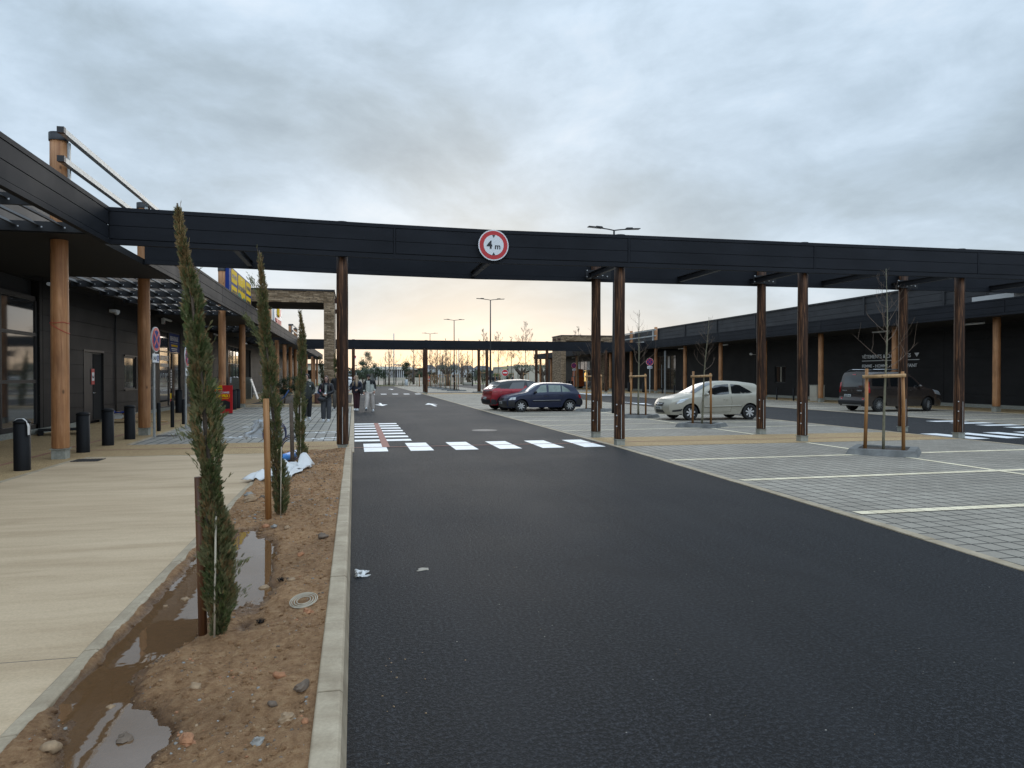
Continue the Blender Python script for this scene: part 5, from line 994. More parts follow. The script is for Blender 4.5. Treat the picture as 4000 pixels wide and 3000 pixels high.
# stakes with a cross bar
def stakes(x, y, rz, label, w=0.34, h=1.62, z=0.08, bar=True, group='paired wooden tree stakes in the parking'):
    t = empty('tree_stakes', (x, y, z), rz, label, 'tree stakes', group)
    for i, sx in enumerate((-w, w)): b = MB(); b.smooth = True; b.tube([(sx * 1.04, 0, 0), (sx + 0.01, 0.0, h * 0.6), (sx * 0.97, 0, h + (0.06 if i == 0 else 0.0))], [0.036, 0.035, 0.033], 10); b.build('stake', MA['stake'], t)
    if bar: b = MB(); b.tube([(-w - 0.07, -0.065, h - 0.11), (w + 0.05, -0.065, h - 0.08)], 0.036, 10); b.build('cross_bar', MA['stakel'], t); b = MB(); b.tube([(-0.04, -0.11, h - 0.10), (0.0, 0.03, h - 0.06), (0.05, -0.10, h - 0.09)], 0.008, 5); b.build('tie', MA['black'], t)
    return t
stakes(10.72, 12.95, radians(-38), 'pair of wooden stakes with cross bar in the nearest tree kerb, right'); stakes(10.78, 21.1, radians(-28), 'pair of wooden stakes with cross bar before the silver car door', 0.27); stakes(10.78, 26.35, radians(-23), 'pair of wooden stakes with cross bar between the blue and silver cars', 0.28); stakes(10.72, 31.5, radians(-18), 'pair of wooden stakes with cross bar mostly hidden behind the blue car', 0.33)
stakes(12.2, 68.8, 0.1, 'pair of wooden stakes left of the red car boot', 0.26, 1.95)
for i, (x, y) in enumerate(FP): stakes(x, y, 0, 'far row tree stakes, pair %s counted from the near end' % ('one', 'two', 'three', 'four', 'five', 'six')[i], 0.16, 1.75, group='paired wooden tree stakes in the far parking')
for (x, y, lb) in ((17.8, 90, 'pair of stakes behind the red car roof, left one'), (19.6, 90, 'pair of stakes behind the red car roof, right one'), (20.3, 85, 'pair of pale stakes right of the red car roof')): stakes(x, y, 0, lb, 0.3, 2.0, 0.02)
for (x, y, lb) in ((10.0, 113.6, 'single far stake left of the first far crossing posts'), (11.4, 113.6, 'single far stake just behind the first far crossing posts')): b = MB(); b.tube([(0, 0, 0), (0, 0, 1.9)], 0.07, 8); tag(b.build('tree_stake', MA['stake'], loc=(x, y, 0)), lb, 'tree stake')
# ================================================================== trees
def bare_tree(x, y, h, label, seed, z=0.08, first=0.42, spread=0.42, nb=16, r0=0.035, lean=(0, 0), m='barky', mt='twig', group='young bare trees in the parking', up=0.6, sub=3, tw=0.006, parts=True, leader=True):
    rr = random.Random(seed); t = empty('bare_tree', (x, y, z), 0, label, 'tree', group)
    b = MB(); P = []; k = 14
    for i in range(k + 1):
        f = i / k; P.append(Vector((lean[0] * f + 0.025 * sin(seed + f * 7) * f * h / 4, lean[1] * f + 0.02 * cos(seed * 2 + f * 6), f * h)))
    b.tube(P, [max(r0 * (1 - 0.85 * i / k), tw) for i in range(k + 1)], 8); b.build('trunk', MA[m], t)
    c = MB()
    def at(f): f = f * k; i = min(int(f), k - 1); return P[i].lerp(P[i + 1], f - i)
    def br(p, d, L, r, lv):
        n = 5; pts = [p]; q = p.copy(); dd = d.copy()
        for i in range(n):
            dd = (dd + Vector((rr.gauss(0, 0.16), rr.gauss(0, 0.16), up * 0.28))).normalized(); q = q + dd * L / n; pts.append(q.copy())
        c.tube(pts, [max(r * (1 - 0.8 * i / n), 0.0022 * tw / 0.006) for i in range(n + 1)], 5 if r > 0.01 else 4, False)
        if lv > 0:
            for j in range(rr.choice((2, 3, 3)) + (1 if lv > 1 else 0)):
                i = rr.randint(1, n - 1); a = rr.uniform(0, 2 * pi); s_ = Vector((cos(a), sin(a), 0.35)); br(pts[i], (dd * 0.7 + s_ * 0.75).normalized(), L * rr.uniform(0.38, 0.62), r * 0.55, lv - 1)
    for j in range(nb):
        f = first + (0.97 - first) * (j + rr.random() * 0.7) / nb; a = j * 2.4 + rr.uniform(-0.5, 0.5); p = at(f)
        d = Vector((cos(a), sin(a), rr.uniform(0.15, 0.7))).normalized(); L = h * spread * (1.05 - f) * rr.uniform(0.55, 1.15) + 0.08 * h * (1 - f) + 0.12
        br(p, d, L, r0 * 0.36 * (1.15 - f), sub if h > 6 else 1)
    c.build('crown', MA[mt], t)
    return t
bare_tree(10.72, 12.95, 3.75, 'young bare tree in the nearest tree kerb, tips reaching the crossing canopy', 3, first=0.44, spread=0.34, nb=17, r0=0.030, lean=(0.05, 0), tw=0.005)
bare_tree(10.78, 21.1, 3.4, 'young bare yellowish tree in the kerb beside the silver car', 8, first=0.50, spread=0.26, nb=17, r0=0.036, lean=(0.22, 0))
bare_tree(10.78, 26.35, 4.1, 'young bare tree with long upright shoots left of the silver car', 5, first=0.45, spread=0.30, nb=18, r0=0.045, lean=(0.05, 0))
bare_tree(10.72, 31.5, 3.9, 'young bare tree with long upright shoots rising behind the blue car', 12, first=0.42, spread=0.30, nb=20, r0=0.045)
bare_tree(12.2, 68.8, 6.2, 'thin bare tree left of the red car, crossing the far canopy', 21, first=0.42, spread=0.26, nb=16, r0=0.05, tw=0.014, mt='twig')
for i, (x, y, h) in enumerate(((17.9, 90, 7.2), (19.6, 90, 6.6), (20.3, 85, 8.2), (26.6, 84, 7.6))): bare_tree(x, y, h, ('tall thin bare tree behind the red car, left of the second lamp gap', 'spreading bare tree behind the red car roof', 'tall bare tree with whip shoots between far crossing posts', 'bare tree with upright whips before the right stone portal')[i], 30 + i, first=0.38, spread=0.33, nb=18, r0=0.07, tw=0.016, group='thin bare trees beyond the far crossing')
for i, (x, y) in enumerate(FP): bare_tree(x, y, 5.2 + 0.9 * ((i * 7) % 3) / 2, 'thin bare far tree in the kerb row, number %s from the near end' % ('one', 'two', 'three', 'four', 'five', 'six')[i], 50 + i, first=0.35, spread=0.24, nb=16, r0=0.06, tw=0.018, group='thin bare trees of the far kerb row')
# big bare trees on the plaza
for i, (x, y, h, sp, lb) in enumerate(((5.9, 126, 6.8, 0.50, 'big spreading bare tree on the grass beyond the road end'), (12.1, 150, 8.4, 0.42, 'brown bare tree behind the first far crossing posts, left'), (14.2, 152, 8.2, 0.42, 'brown bare tree behind the first far crossing posts, right'), (16.9, 150, 7.4, 0.40, 'bare tree behind the far planter row, left part'), (19.4, 155, 7.8, 0.42, 'bare tree behind the olive stump'),
        (21.9, 150, 6.9, 0.46, 'round bare tree left of the slim distant lamp'), (23.6, 152, 7.0, 0.42, 'bare tree between the slim distant lamp and far posts'), (20.8, 140, 5.6, 0.5, 'low many stemmed bare tree behind the third lamp'), (37.5, 148, 7.8, 0.46, 'bare tree behind the olive trees at the right building end'), (-2.9, 118, 6.4, 0.34, 'bare tree seen between the arcade posts and stone pillar'))):
    bare_tree(x, y, h, lb, 80 + i, z=0, first=0.22, spread=sp, nb=17, r0=0.17, tw=0.030, m='bark', mt='twigd' if i in (0, 9) else 'twig', sub=2, group='large bare trees of the plaza')
# leafy trees: trunk with limbs, crown of leaf cards in clumps
def leafy(x, y, h, rx, rz_, label, seed, m='holm', trunk=0.28, n=1500, ls=0.16, z=0, cat='tree', clumps=16, tr=0.1, group=None, name='leafy_tree', squash=0.9, stems=5, dens=0.55):
    rr = random.Random(seed); t = empty(name, (x, y, z), 0, label, cat, group); b = MB(); th = h * trunk
    b.tube([(0, 0, 0), (0.03, 0, th * 0.6), (0.0, 0.02, th)], [tr, tr * 0.75, tr * 0.6], 8)
    cs = []
    for i in range(clumps):
        a = rr.uniform(0, 2 * pi); u = rr.random() ** 0.6; v = rr.uniform(-1, 1); k = sqrt(max(0, 1 - v * v))
        cs.append((Vector((cos(a) * u * k * rx * 0.8, sin(a) * u * k * rx * 0.8, th + (h - th) * (0.5 + 0.42 * v))), rx * rr.uniform(0.26, 0.46)))
    for c_, _ in cs[:stems]: b.tube([(0, 0.02, th * 0.95), Vector((0, 0, th)).lerp(c_, 0.5) + Vector((0, 0, 0.1)), c_], [tr * 0.5, tr * 0.3, tr * 0.12], 5, False)
    b.build('trunk', MA['bark'], t)
    c = MB()
    for i in range(n):
        cc, r = rr.choice(cs); d = Vector((rr.gauss(0, 1), rr.gauss(0, 1), rr.gauss(0, 1) * squash)).normalized() * r * (rr.random() ** dens); p = cc + d
        u = Vector((rr.gauss(0, 1), rr.gauss(0, 1), rr.gauss(0, 1))).normalized(); q = u.orthogonal().normalized(); s_ = ls * rr.uniform(0.6, 1.3)
        c.add([p - u * s_, p + q * s_ * 0.35, p + u * s_, p - q * s_ * 0.35], [(0, 1, 2, 3)])
    c.build('crown', MA[m], t); return t
leafy(2.07, 124, 5.9, 1.5, 1, 'tall airy grey green tree left of the boy, beyond the road end', 1, 'olive', 0.30, 1600, 0.11, clumps=20)
leafy(1.4, 119, 3.3, 1.35, 1, 'round olive tree right behind the blond girl, beyond the road end', 2, 'olive', 0.34, 1500, 0.10, tr=0.13)
leafy(3.6, 130, 4.0, 1.2, 1, 'grey green tree above the boy, left of the pavilion', 3, 'olive', 0.3, 1100, 0.11)
leafy(4.0, 124, 2.9, 1.1, 1, 'small dark round tree in front of the pavilion, left', 4, 'holm', 0.4, 900, 0.10); leafy(4.9, 123, 2.6, 0.9, 1, 'low dark tree at the foot of the big bare tree', 14, 'holm', 0.42, 700, 0.10)
leafy(18.2, 260, 6.6, 2.6, 1, 'dense dark evergreen with a round crown before the low cream wall', 5, 'holm', 0.26, 2600, 0.24, tr=0.2)
leafy(2.2, 200, 6.3, 1.6, 1, 'dark spiky evergreen behind the grey green trees', 6, 'holm', 0.1, 900, 0.22)
for i, (x, y, h, r, mm, lb) in enumerate(((13.0, 170, 3.0, 1.6, 'shrub', 'brown bush left of the first far crossing posts'), (16.3, 150, 2.3, 1.0, 'shrub', 'brown round bush behind the far planter stakes'), (24.0, 152, 2.2, 1.0, 'shrub', 'brown round bush right of the bare tree trunks'), (27.5, 165, 3.4, 2.0, 'pine', 'green bush behind the second pair of far posts'), (30.5, 170, 3.0, 1.8, 'pine', 'green bush in front of the dark low building'), (36.5, 170, 2.4, 1.6, 'pine', 'green bush right of the no entry sign'), (33.5, 172, 2.2, 1.8, 'grass', 'light green bush left of the no entry sign'))):
    leafy(x, y, h, r, 1, lb, 20 + i, mm, 0.12, 800, 0.16, cat='bush', name='bush')
# gnarled olive trees
for i, (x, y, h, lb) in enumerate(((15.5, 122, 4.2, 'old pollarded olive tree with a thick black trunk amid the far planters'), (27.5, 118, 3.9, 'gnarled olive tree left of the far crossing posts, before the cream hall'), (32.9, 125, 4.8, 'gnarled olive tree with a thick trunk under the end of the right canopy'))):
    rr = random.Random(i); t = empty('olive_tree', (x, y, 0), 0, lb, 'olive tree', 'old olive trees'); b = MB()
    b.tube([(0, 0, 0), (0.1, 0, 0.8), (-0.1, 0, 1.5), (0.1, 0, 1.9)], [0.48, 0.36, 0.34, 0.3], 9); ends = []
    for k in range(5):
        a = -1.4 + 0.7 * k; e = Vector((sin(a) * 1.2, rr.uniform(-0.6, 0.6), 2.4 + 0.5 * cos(a) + 0.3 * rr.random())); b.tube([(0.05, 0, 1.7), e * 0.5 + Vector((0.1 * k - 0.2, 0, 1.1)), e], [0.26, 0.18, 0.13], 7); ends.append(e)
    b.build('trunk', MA['bark'], t); c = MB()
    for k in range(900):
        e = rr.choice(ends); p = e + Vector((rr.gauss(0, 0.34), rr.gauss(0, 0.34), abs(rr.gauss(0, 0.42)) + 0.05)); u = Vector((rr.gauss(0, 1), rr.gauss(0, 1), rr.gauss(0, 1) + 0.6)).normalized(); q = u.orthogonal().normalized(); s_ = 0.11
        c.add([p - u * s_, p + q * s_ * 0.3, p + u * s_, p - q * s_ * 0.3], [(0, 1, 2, 3)])
    c.build('crown', MA['olive'], t)
# clipped olives on the island, near the portal
leafy(-3.75, 41.5, 1.62, 0.60, 1, 'low round dark shrub tree left, between the two nearer cypresses', 41, 'holm', 0.28, 1500, 0.05, z=0.1, tr=0.05, cat='shrub', name='shrub_tree')
leafy(-3.15, 41.2, 1.55, 0.58, 1, 'low round dark shrub tree on a brown trunk, hung with a blue strap', 42, 'holm', 0.36, 1500, 0.05, z=0.1, tr=0.06, cat='shrub', name='shrub_tree')
b = MB(); b.tube([(-3.45, 40.8, 0.85), (-3.6, 40.7, 0.6), (-3.95, 40.6, 0.15)], [0.05, 0.045, 0.03], 6); tag(b.build('blue_strap', MA['strapm']), 'blue strap hanging from the round shrub tree to the ground', 'strap')
for (x, y, rz, m, lb) in ((-2.1, 47, 0.1, 'plate', 'pale stacked slabs behind the walking people'), (-2.6, 43, 0.0, 'stakel', 'tan sleeper lying on the island behind the people')): b = MB(); b.box(-0.6, 0.6, -0.25, 0.25, 0, 0.28); b.box(-0.5, 0.62, -0.2, 0.22, 0.28, 0.45); o = b.build('slab_stack', MA[m], loc=(x, y, 0.11)); tag(o, lb, 'slabs')
b = MB(); b.lathe([(0.13, 0), (0.14, 0.5), (0.1, 0.55), (0, 0.56)], 12); tag(b.build('red_barrel', rust, loc=(-1.95, 40.4, 0.12)), 'dark red drum standing behind the woman in the black jacket', 'drum')
b = MB(); b.box(-0.35, 0.35, -0.2, 0.2, 0, 0.22); tag(b.build('blue_crate', MA['bluep'], loc=(-1.75, 44, 0.55)), 'small blue bundle between the man and the woman walking', 'bundle')
# cypresses: axis, half width and leaf sprays that point up and out
def cypress(x, y, prof, label, seed, n, ls, z=0.0, bare=0.0, side=None, tilt=0.0, dark=False, group='slender young cypresses in the soil bed', brown=0.12, trunk=True, name='cypress'):
    """prof: (z, centre dx, half width)"""
    rr = random.Random(seed); t = empty(name, (x, y, z), 0, label, 'cypress', group)
    H = prof[-1][0]
    def P(zz):
        zz = max(zz, prof[0][0])
        for a, c in zip(prof, prof[1:]):
            if a[0] <= zz <= c[0]:
                f = (zz - a[0]) / (c[0] - a[0]); return a[1] + (c[1] - a[1]) * f, 0.98 * (a[2] + (c[2] - a[2]) * f)
        return prof[-1][1], 0.98 * prof[-1][2]
    b = MB(); k = 14; b.tube([(P(H * i / k)[0], 0.01 * sin(i), H * i / k) for i in range(k + 1)], [0.019 * (1 - 0.85 * i / k) + 0.002 for i in range(k + 1)], 7)
    for j in range(10):
        a = rr.uniform(0, 6.28); z0 = rr.uniform(0.03, 0.3) * H; r = 0.5 * P(z0)[1]; b.tube([(P(z0)[0], 0, z0), (P(z0 + 0.1)[0] + cos(a) * r, sin(a) * r, z0 + 0.12 * H / 2.6), (P(min(z0 + 0.4, H))[0] + cos(a) * r * 0.9, sin(a) * r * 0.9, min(z0 + 0.35, H))], [0.006, 0.005, 0.002], 4, False)
    b.build('trunk', MA['bark'], t)
    c = MB()
    def spray(p, out, s_, mi):
        c.cur = mi
        d = (Vector((0, 0, 1)) * rr.uniform(0.7, 1.3) + out * rr.uniform(0.35, 0.95) + Vector((rr.gauss(0, 0.22), rr.gauss(0, 0.22), 0))).normalized()
        sd = d.cross(Vector((rr.gauss(0, 1), rr.gauss(0, 1), 0.2))).normalized()
        L = s_ * rr.uniform(0.7, 1.4); w_ = L * 0.16
        tip = p + d * L
        c.add([p - sd * w_ * 0.6, p + sd * w_ * 0.6, tip], [(0, 1, 2)])
        for q in (0.25, 0.45, 0.65):
            for sg in (-1, 1):
                o = p + d * L * q; e = o + (d * 0.75 + sd * sg * 0.65).normalized() * L * (0.42 - 0.3 * q); c.add([o - d * w_ * 0.5, o + d * w_ * 0.5, e], [(0, 1, 2)])
    for i in range(n):
        zz = H * (0.015 + 0.975 * rr.random() ** 0.93); cx, hw = P(zz); a = rr.uniform(0, 2 * pi)
        # lumpy outline with gaps
        hw *= 1 + 0.55 * noise.noise(Vector((seed * 3.1, cos(a) * 0.6, zz * 3.6))) + 0.22 * noise.noise(Vector((seed, sin(a), zz * 9)))
        lump = 0.74 + 0.52 * noise.noise(Vector((cos(a) * 1.3, sin(a) * 1.3, zz * 5.5 + seed))) + 0.30 * noise.noise(Vector((cos(a) * 3, sin(a) * 3, zz * 16 + seed)))
        gap = noise.noise(Vector((cos(a) * 1.5 + 7, sin(a) * 1.5, zz * 6 + seed)))
        if gap < -0.26 - 0.1 * (zz < bare): continue
        if zz > H * 0.80 and rr.random() < 0.25 + 2.4 * (zz / H - 0.80): continue
        u = sqrt(rr.random()); r = hw * (0.35 + 0.65 * u) * max(0.35, lump)
        nb = noise.noise(Vector((cx * 5 + cos(a), sin(a), zz * 4.2 + 3 * seed)))
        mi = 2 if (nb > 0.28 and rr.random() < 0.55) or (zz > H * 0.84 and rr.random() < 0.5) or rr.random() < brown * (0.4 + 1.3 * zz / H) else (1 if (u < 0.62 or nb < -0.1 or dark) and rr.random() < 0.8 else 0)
        spray(Vector((cx + cos(a) * r, sin(a) * r, zz - ls * 0.4)), Vector((cos(a), sin(a), 0)), ls * (0.8 if zz > H * 0.85 else 1), mi)
    if side:
        for (zz, dx, dy, dz, cnt) in side:
            cx, hw = P(zz); b0 = Vector((cx, 0, zz))
            for i in range(cnt):
                f = rr.random(); p = b0 + Vector((dx, dy, dz)) * f + Vector((rr.gauss(0, 0.018), rr.gauss(0, 0.018), rr.gauss(0, 0.02))); spray(p, Vector((dx, dy, 0)).normalized() if dx or dy else Vector((1, 0, 0)), ls * 0.9, rr.choice((0, 0, 1)))
    for j in range(9):
        a = rr.uniform(0, 6.28); z0 = H * rr.uniform(0.86, 0.95); cx = P(z0)[0]; c.cur = 2; c.tube([(cx, 0, z0), (cx + cos(a) * 0.02, sin(a) * 0.02, z0 + 0.04), (cx + cos(a) * 0.03, sin(a) * 0.03, min(z0 + 0.12, H))], [0.004, 0.003, 0.001], 4, False)
    for j in range(int(46 * H / 2.6)):   # brown twigs and feathery tips standing out of the column
        z0 = H * rr.uniform(0.05, 0.97); a = rr.uniform(0, 6.28); cx, hw = P(z0); e = Vector((cos(a), sin(a), 0)); p = Vector((cx, 0, z0)) + e * hw * 0.55; q = p + e * (hw * 0.55 + 0.012) + Vector((0, 0, rr.uniform(0.05, 0.12) * H / 2.6)); c.cur = 2
        if z0 > H * 0.5: c.tube([p, (p + q) / 2 + Vector((0, 0, 0.008)), q], [0.0028, 0.002, 0.0006], 4, False)
        for _ in range(9 if z0 < H * 0.85 else 3): f = rr.random(); spray(p.lerp(q, f), e, ls * 0.8, rr.choice((0, 0, 1, 2)))
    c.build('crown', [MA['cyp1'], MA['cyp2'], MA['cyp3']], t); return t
x1 = -0.79
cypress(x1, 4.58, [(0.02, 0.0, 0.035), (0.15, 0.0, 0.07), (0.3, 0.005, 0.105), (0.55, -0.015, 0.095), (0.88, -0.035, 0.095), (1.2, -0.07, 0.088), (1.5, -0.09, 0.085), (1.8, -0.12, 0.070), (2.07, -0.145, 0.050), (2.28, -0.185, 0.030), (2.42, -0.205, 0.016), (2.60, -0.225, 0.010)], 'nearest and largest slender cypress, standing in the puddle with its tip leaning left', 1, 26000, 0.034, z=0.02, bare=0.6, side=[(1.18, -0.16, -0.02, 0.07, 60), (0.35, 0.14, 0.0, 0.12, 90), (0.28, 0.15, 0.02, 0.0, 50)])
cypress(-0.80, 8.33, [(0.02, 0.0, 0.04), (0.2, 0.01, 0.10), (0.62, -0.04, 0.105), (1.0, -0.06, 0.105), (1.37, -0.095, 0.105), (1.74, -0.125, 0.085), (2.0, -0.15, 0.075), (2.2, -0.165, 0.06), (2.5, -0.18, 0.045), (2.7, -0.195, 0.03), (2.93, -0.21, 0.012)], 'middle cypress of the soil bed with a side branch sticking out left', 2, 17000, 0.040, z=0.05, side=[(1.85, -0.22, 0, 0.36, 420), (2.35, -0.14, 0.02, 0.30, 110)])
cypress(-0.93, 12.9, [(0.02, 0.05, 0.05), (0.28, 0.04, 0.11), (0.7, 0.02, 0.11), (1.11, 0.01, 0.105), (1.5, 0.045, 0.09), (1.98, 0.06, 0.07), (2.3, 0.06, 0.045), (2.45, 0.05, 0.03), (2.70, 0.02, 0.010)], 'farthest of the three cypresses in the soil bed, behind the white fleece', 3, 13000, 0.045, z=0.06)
cypress(-0.78, 40.6, [(0.05, 0.0, 0.10), (0.5, 0.0, 0.20), (1.2, -0.08, 0.17), (1.9, -0.16, 0.12), (2.5, -0.24, 0.06), (2.8, -0.27, 0.02)], 'dark cypress right of the stone pillar, partly behind the first canopy post', 4, 2500, 0.10, z=0.1, dark=True, brown=0.02, group='dark cypresses on the island')
cypress(-1.78, 47, [(0.05, 0.0, 0.12), (0.6, -0.02, 0.19), (1.4, -0.12, 0.18), (2.2, -0.26, 0.12), (2.8, -0.38, 0.04)], 'dark leaning cypress left of the stone pillar above the man', 5, 2200, 0.11, z=0.1, dark=True, brown=0.02, group='dark cypresses on the island')
# stakes and canes of the cypresses
for (x, y, h, rz, lb) in ((-0.895, 4.60, 1.0, 0.0, 'wet brown wooden stake in the puddle left of the nearest cypress'), (-0.915, 8.17, 1.36, 0.02, 'orange wooden stake left of the middle cypress'), (-1.03, 12.75, 1.15, 0.0, 'dark wooden stake left of the farthest near cypress')):
    b = MB(); r = 0.025 if y < 6 else 0.034; b.tube([(0.01, 0, 0), (0, 0, h * 0.5), (-0.012, 0, h)], [r, r, r * 0.95], 12); tag(b.build('tree_stake', MA['stake'] if y > 6 and y < 10 else MA['stakeb' if y < 6 else 'bark'], loc=(x, y, 0.0)), lb, 'tree stake')
for (x, y, h, lb) in ((-0.805, 4.50, 0.75, 'thin pale bamboo cane tied before the nearest cypress trunk'), (-0.79, 8.25, 0.8, 'thin pale bamboo cane tied before the middle cypress'), (-0.90, 12.85, 1.2, 'thin pale bamboo cane tied before the farthest near cypress')):
    b = MB(); b.tube([(0, 0, 0), (0.012, 0, h)], 0.006 if y < 9 else 0.007, 7); tag(b.build('bamboo_cane', MA['cane'], loc=(x, y, 0.03)), lb, 'cane')
# ================================================================== cars
# car frame: x from nose (0) to tail (L), y across, z up; the thing's own x axis is turned to match
def lerpc(P, x):
    if x <= P[0][0]: return P[0][1]
    for a, c in zip(P, P[1:]):
        if x <= c[0]: f = (x - a[0]) / (c[0] - a[0]); return a[1] + (c[1] - a[1]) * f
    return P[-1][1]
def smooth(P, x, w=0.04):
    return sum(lerpc(P, x + w * k) * g for k, g in ((-2, 1), (-1, 2), (0, 3), (1, 2), (2, 1))) / 9
class Car:
    def __init__(s, L, W, top, front, rear, belt, sill, axles, wr, arch, tumble, bulge=(0.12, 0.06), plan=None, crown=0.05, sh=0.03, roof0=0, lowtuck=0.05):
        s.L, s.W, s.top, s.front, s.rear, s.beltp, s.sill, s.axles, s.wr, s.arch, s.tum, s.bulge = L, W, top, front, rear, belt, sill, axles, wr, arch, tumble, bulge
        s.plan = plan or [(0, 0.80), (0.12, 0.90), (0.35, 0.965), (0.8, 1), (L - 0.9, 1), (L - 0.35, 0.965), (L - 0.1, 0.92), (L, 0.87)]; s.crown = crown; s.sh = sh; s.tuck = lowtuck
    def xf(s, z): return smooth(s.front, z, 0.02)
    def xr(s, z): return s.L - smooth(s.rear, z, 0.02)
    def zt(s, x): return smooth(s.top, x, 0.05)
    def belt(s, x): return lerpc(s.beltp, x)
    def Y(s, x, z):
        be = s.belt(x); zt = s.zt(x); w = s.W / 2 * smooth(s.plan, x, 0.05)
        if z <= be - s.sh: k = 1 - s.tuck * max(0, (be - 0.30 - z) / (be - 0.30 - s.sill)) ** 1.6 - 0.018 * max(0, (z - be + 0.28) / 0.28) ** 2 if z < be else 1
        else: k = 0.982
        if z > be - s.sh:
            hgt = 0.62; f = (z - be + s.sh) / hgt; k = 0.982 - 0.03 * min(1, f * 12) - s.tum * max(0, f)
        # round the top edge
        if z > zt - 0.10: k -= 0.055 * ((z - zt + 0.10) / 0.10) ** 2
        return w * k
    def zlow(s, x):
        z = s.sill
        for a in s.axles:
            d = abs(x - a)
            if d < s.arch: z = max(z, s.wr + sqrt(max(0, s.arch ** 2 - d * d)) - 0.0)
        return z
    def solve(s, t):
        z = 0.9
        for _ in range(12):
            x = s.xf(z) + t * (s.xr(z) - s.xf(z)); z = 0.5 * z + 0.5 * s.zt(x)
        return z
    def body(s, paint, black, parent, two=None, twocut=None):
        b = MB(); b.smooth = True; N = 110; R = 15; K = 9; ts = [i / N for i in range(N + 1)]
        ts = [0.5 - 0.5 * cos(pi * t) * 0.35 - 0.5 * (1 - 2 * t) * 0.65 for t in ts]; ts = [(t - ts[0]) / (ts[-1] - ts[0]) for t in ts]
        cols = []
        for t in ts:
            ztp = s.solve(t); x0 = s.xf(0.5) + t * (s.xr(0.5) - s.xf(0.5)); lo = s.zlow(x0)
            be = s.belt(x0); ring = []
            for j in range(R + 1):
                v = j / R; z = lo + (ztp - lo) * v
                x = s.xf(z) + t * (s.xr(z) - s.xf(z)); ring.append((x, s.Y(x, z), z))
            for j in range(1, K + 1):
                u = 1 - j / K; xe, ye, ze = ring[R]; ring.append((xe + s.bulge[0] * 0 , ye * u, ze + s.crown * (1 - u ** 2) * min(1, max(0.25, (ze - 0.5) / 0.6))))
            cols.append(ring)
        M_ = R + K + 1
        # front and tail bow in plan: centre further out than the corners
        def bow(ring, amt):
            return [(x + amt * (1 - (y / (s.W / 2)) ** 2), y, z) for (x, y, z) in ring]
        for i, t in enumerate(ts):
            ff = max(0, 1 - t / 0.16) ** 1.5; fr = max(0, 1 - (1 - t) / 0.12) ** 1.5
            cols[i] = [(x - s.bulge[0] * ff * (1 - (y / (s.W / 2)) ** 2) + s.bulge[1] * fr * (1 - (y / (s.W / 2)) ** 2), y, z) for (x, y, z) in cols[i]]
        for sg in (1, -1):
            base = len(b.v)
            for ring in cols: b.v += [(x, y * sg, z) for (x, y, z) in ring]
            for i in range(N):
                for j in range(M_ - 1):
                    q = [base + i * M_ + j, base + (i + 1) * M_ + j, base + (i + 1) * M_ + j + 1, base + i * M_ + j + 1]
                    if sg > 0: q = q[::-1]
                    b.f.append(q); mi = 0; x, y, z = cols[i][j]
                    if two and twocut(x, abs(y), z, j >= R): mi = 1
                    b.mi.append(mi); b.sm.append(True)
        # front and rear skins between the two sides
        for end, am in ((0, s.bulge[0]), (N, s.bulge[1])):
            ring = cols[end][:R + 1]; C = 12; base = len(b.v)
            for (x, y, z) in ring:
                yy = y; xx0 = x
                for c in range(C + 1):
                    u = 1 - 2 * c / C; y2 = yy * u
                    f0 = (1 - (yy / (s.W / 2)) ** 2); f1 = (1 - (y2 / (s.W / 2)) ** 2); dx = (-am if end == 0 else am) * (f1 - f0)
                    zz = z
                    if z == ring[-1][2]: zz = z + s.crown * (1 - u * u) * min(1, max(0.25, (z - 0.5) / 0.6))
                    b.v.append((xx0 + dx, y2, zz))
            for j in range(R):
                for c in range(C):
                    q = [base + j * (C + 1) + c, base + j * (C + 1) + c + 1, base + (j + 1) * (C + 1) + c + 1, base + (j + 1) * (C + 1) + c]
                    if end == N: q = q[::-1]
                    x, y, z = ring[j]; b.f.append(q); b.mi.append(1 if two and twocut(x, 0, z, False) else 0); b.sm.append(True)
        o = b.build('body', [paint, two or paint], parent)
        u = MB(); u.box(s.xf(0.4) + 0.12, s.xr(0.4) - 0.12, -s.W / 2 + 0.26, s.W / 2 - 0.26, s.sill + 0.02, 0.62)
        for a in s.axles:
            for sg in (-1, 1): u.box(a - s.arch, a + s.arch, sg * (s.W / 2 - 0.27) - 0.01, sg * (s.W / 2 - 0.27) + 0.01, s.sill, s.wr + s.arch)
            for sg in (-1, 1):
                n = 14
                for k in range(n):
                    a0 = pi * k / n; a1 = pi * (k + 1) / n; r = s.arch + 0.004
                    yo, yi = sg * (s.W / 2 * 0.94), sg * (s.W / 2 - 0.28)
                    u.add([(a + r * cos(a0), yo, s.wr + r * sin(a0)), (a + r * cos(a1), yo, s.wr + r * sin(a1)), (a + r * cos(a1), yi, s.wr + r * sin(a1)), (a + r * cos(a0), yi, s.wr + r * sin(a0))], [(0, 1, 2, 3)])
        u.build('underbody', MA['under'], parent); return o
    def side(s, name, m, parent, bot, top, n=14, k=5, off=0.006, sides=(1, -1), thick=0.0):
        """ruled patch between polylines bot and top, laid on the flank"""
        res = []
        def samp(P, f):
            L_ = [0]
            for a, c in zip(P, P[1:]): L_.append(L_[-1] + sqrt((c[0] - a[0]) ** 2 + (c[1] - a[1]) ** 2))
            d = f * L_[-1]
            for i in range(len(P) - 1):
                if d <= L_[i + 1] + 1e-9: q = (d - L_[i]) / max(1e-9, L_[i + 1] - L_[i]); return (P[i][0] + (P[i + 1][0] - P[i][0]) * q, P[i][1] + (P[i + 1][1] - P[i][1]) * q)
            return P[-1]
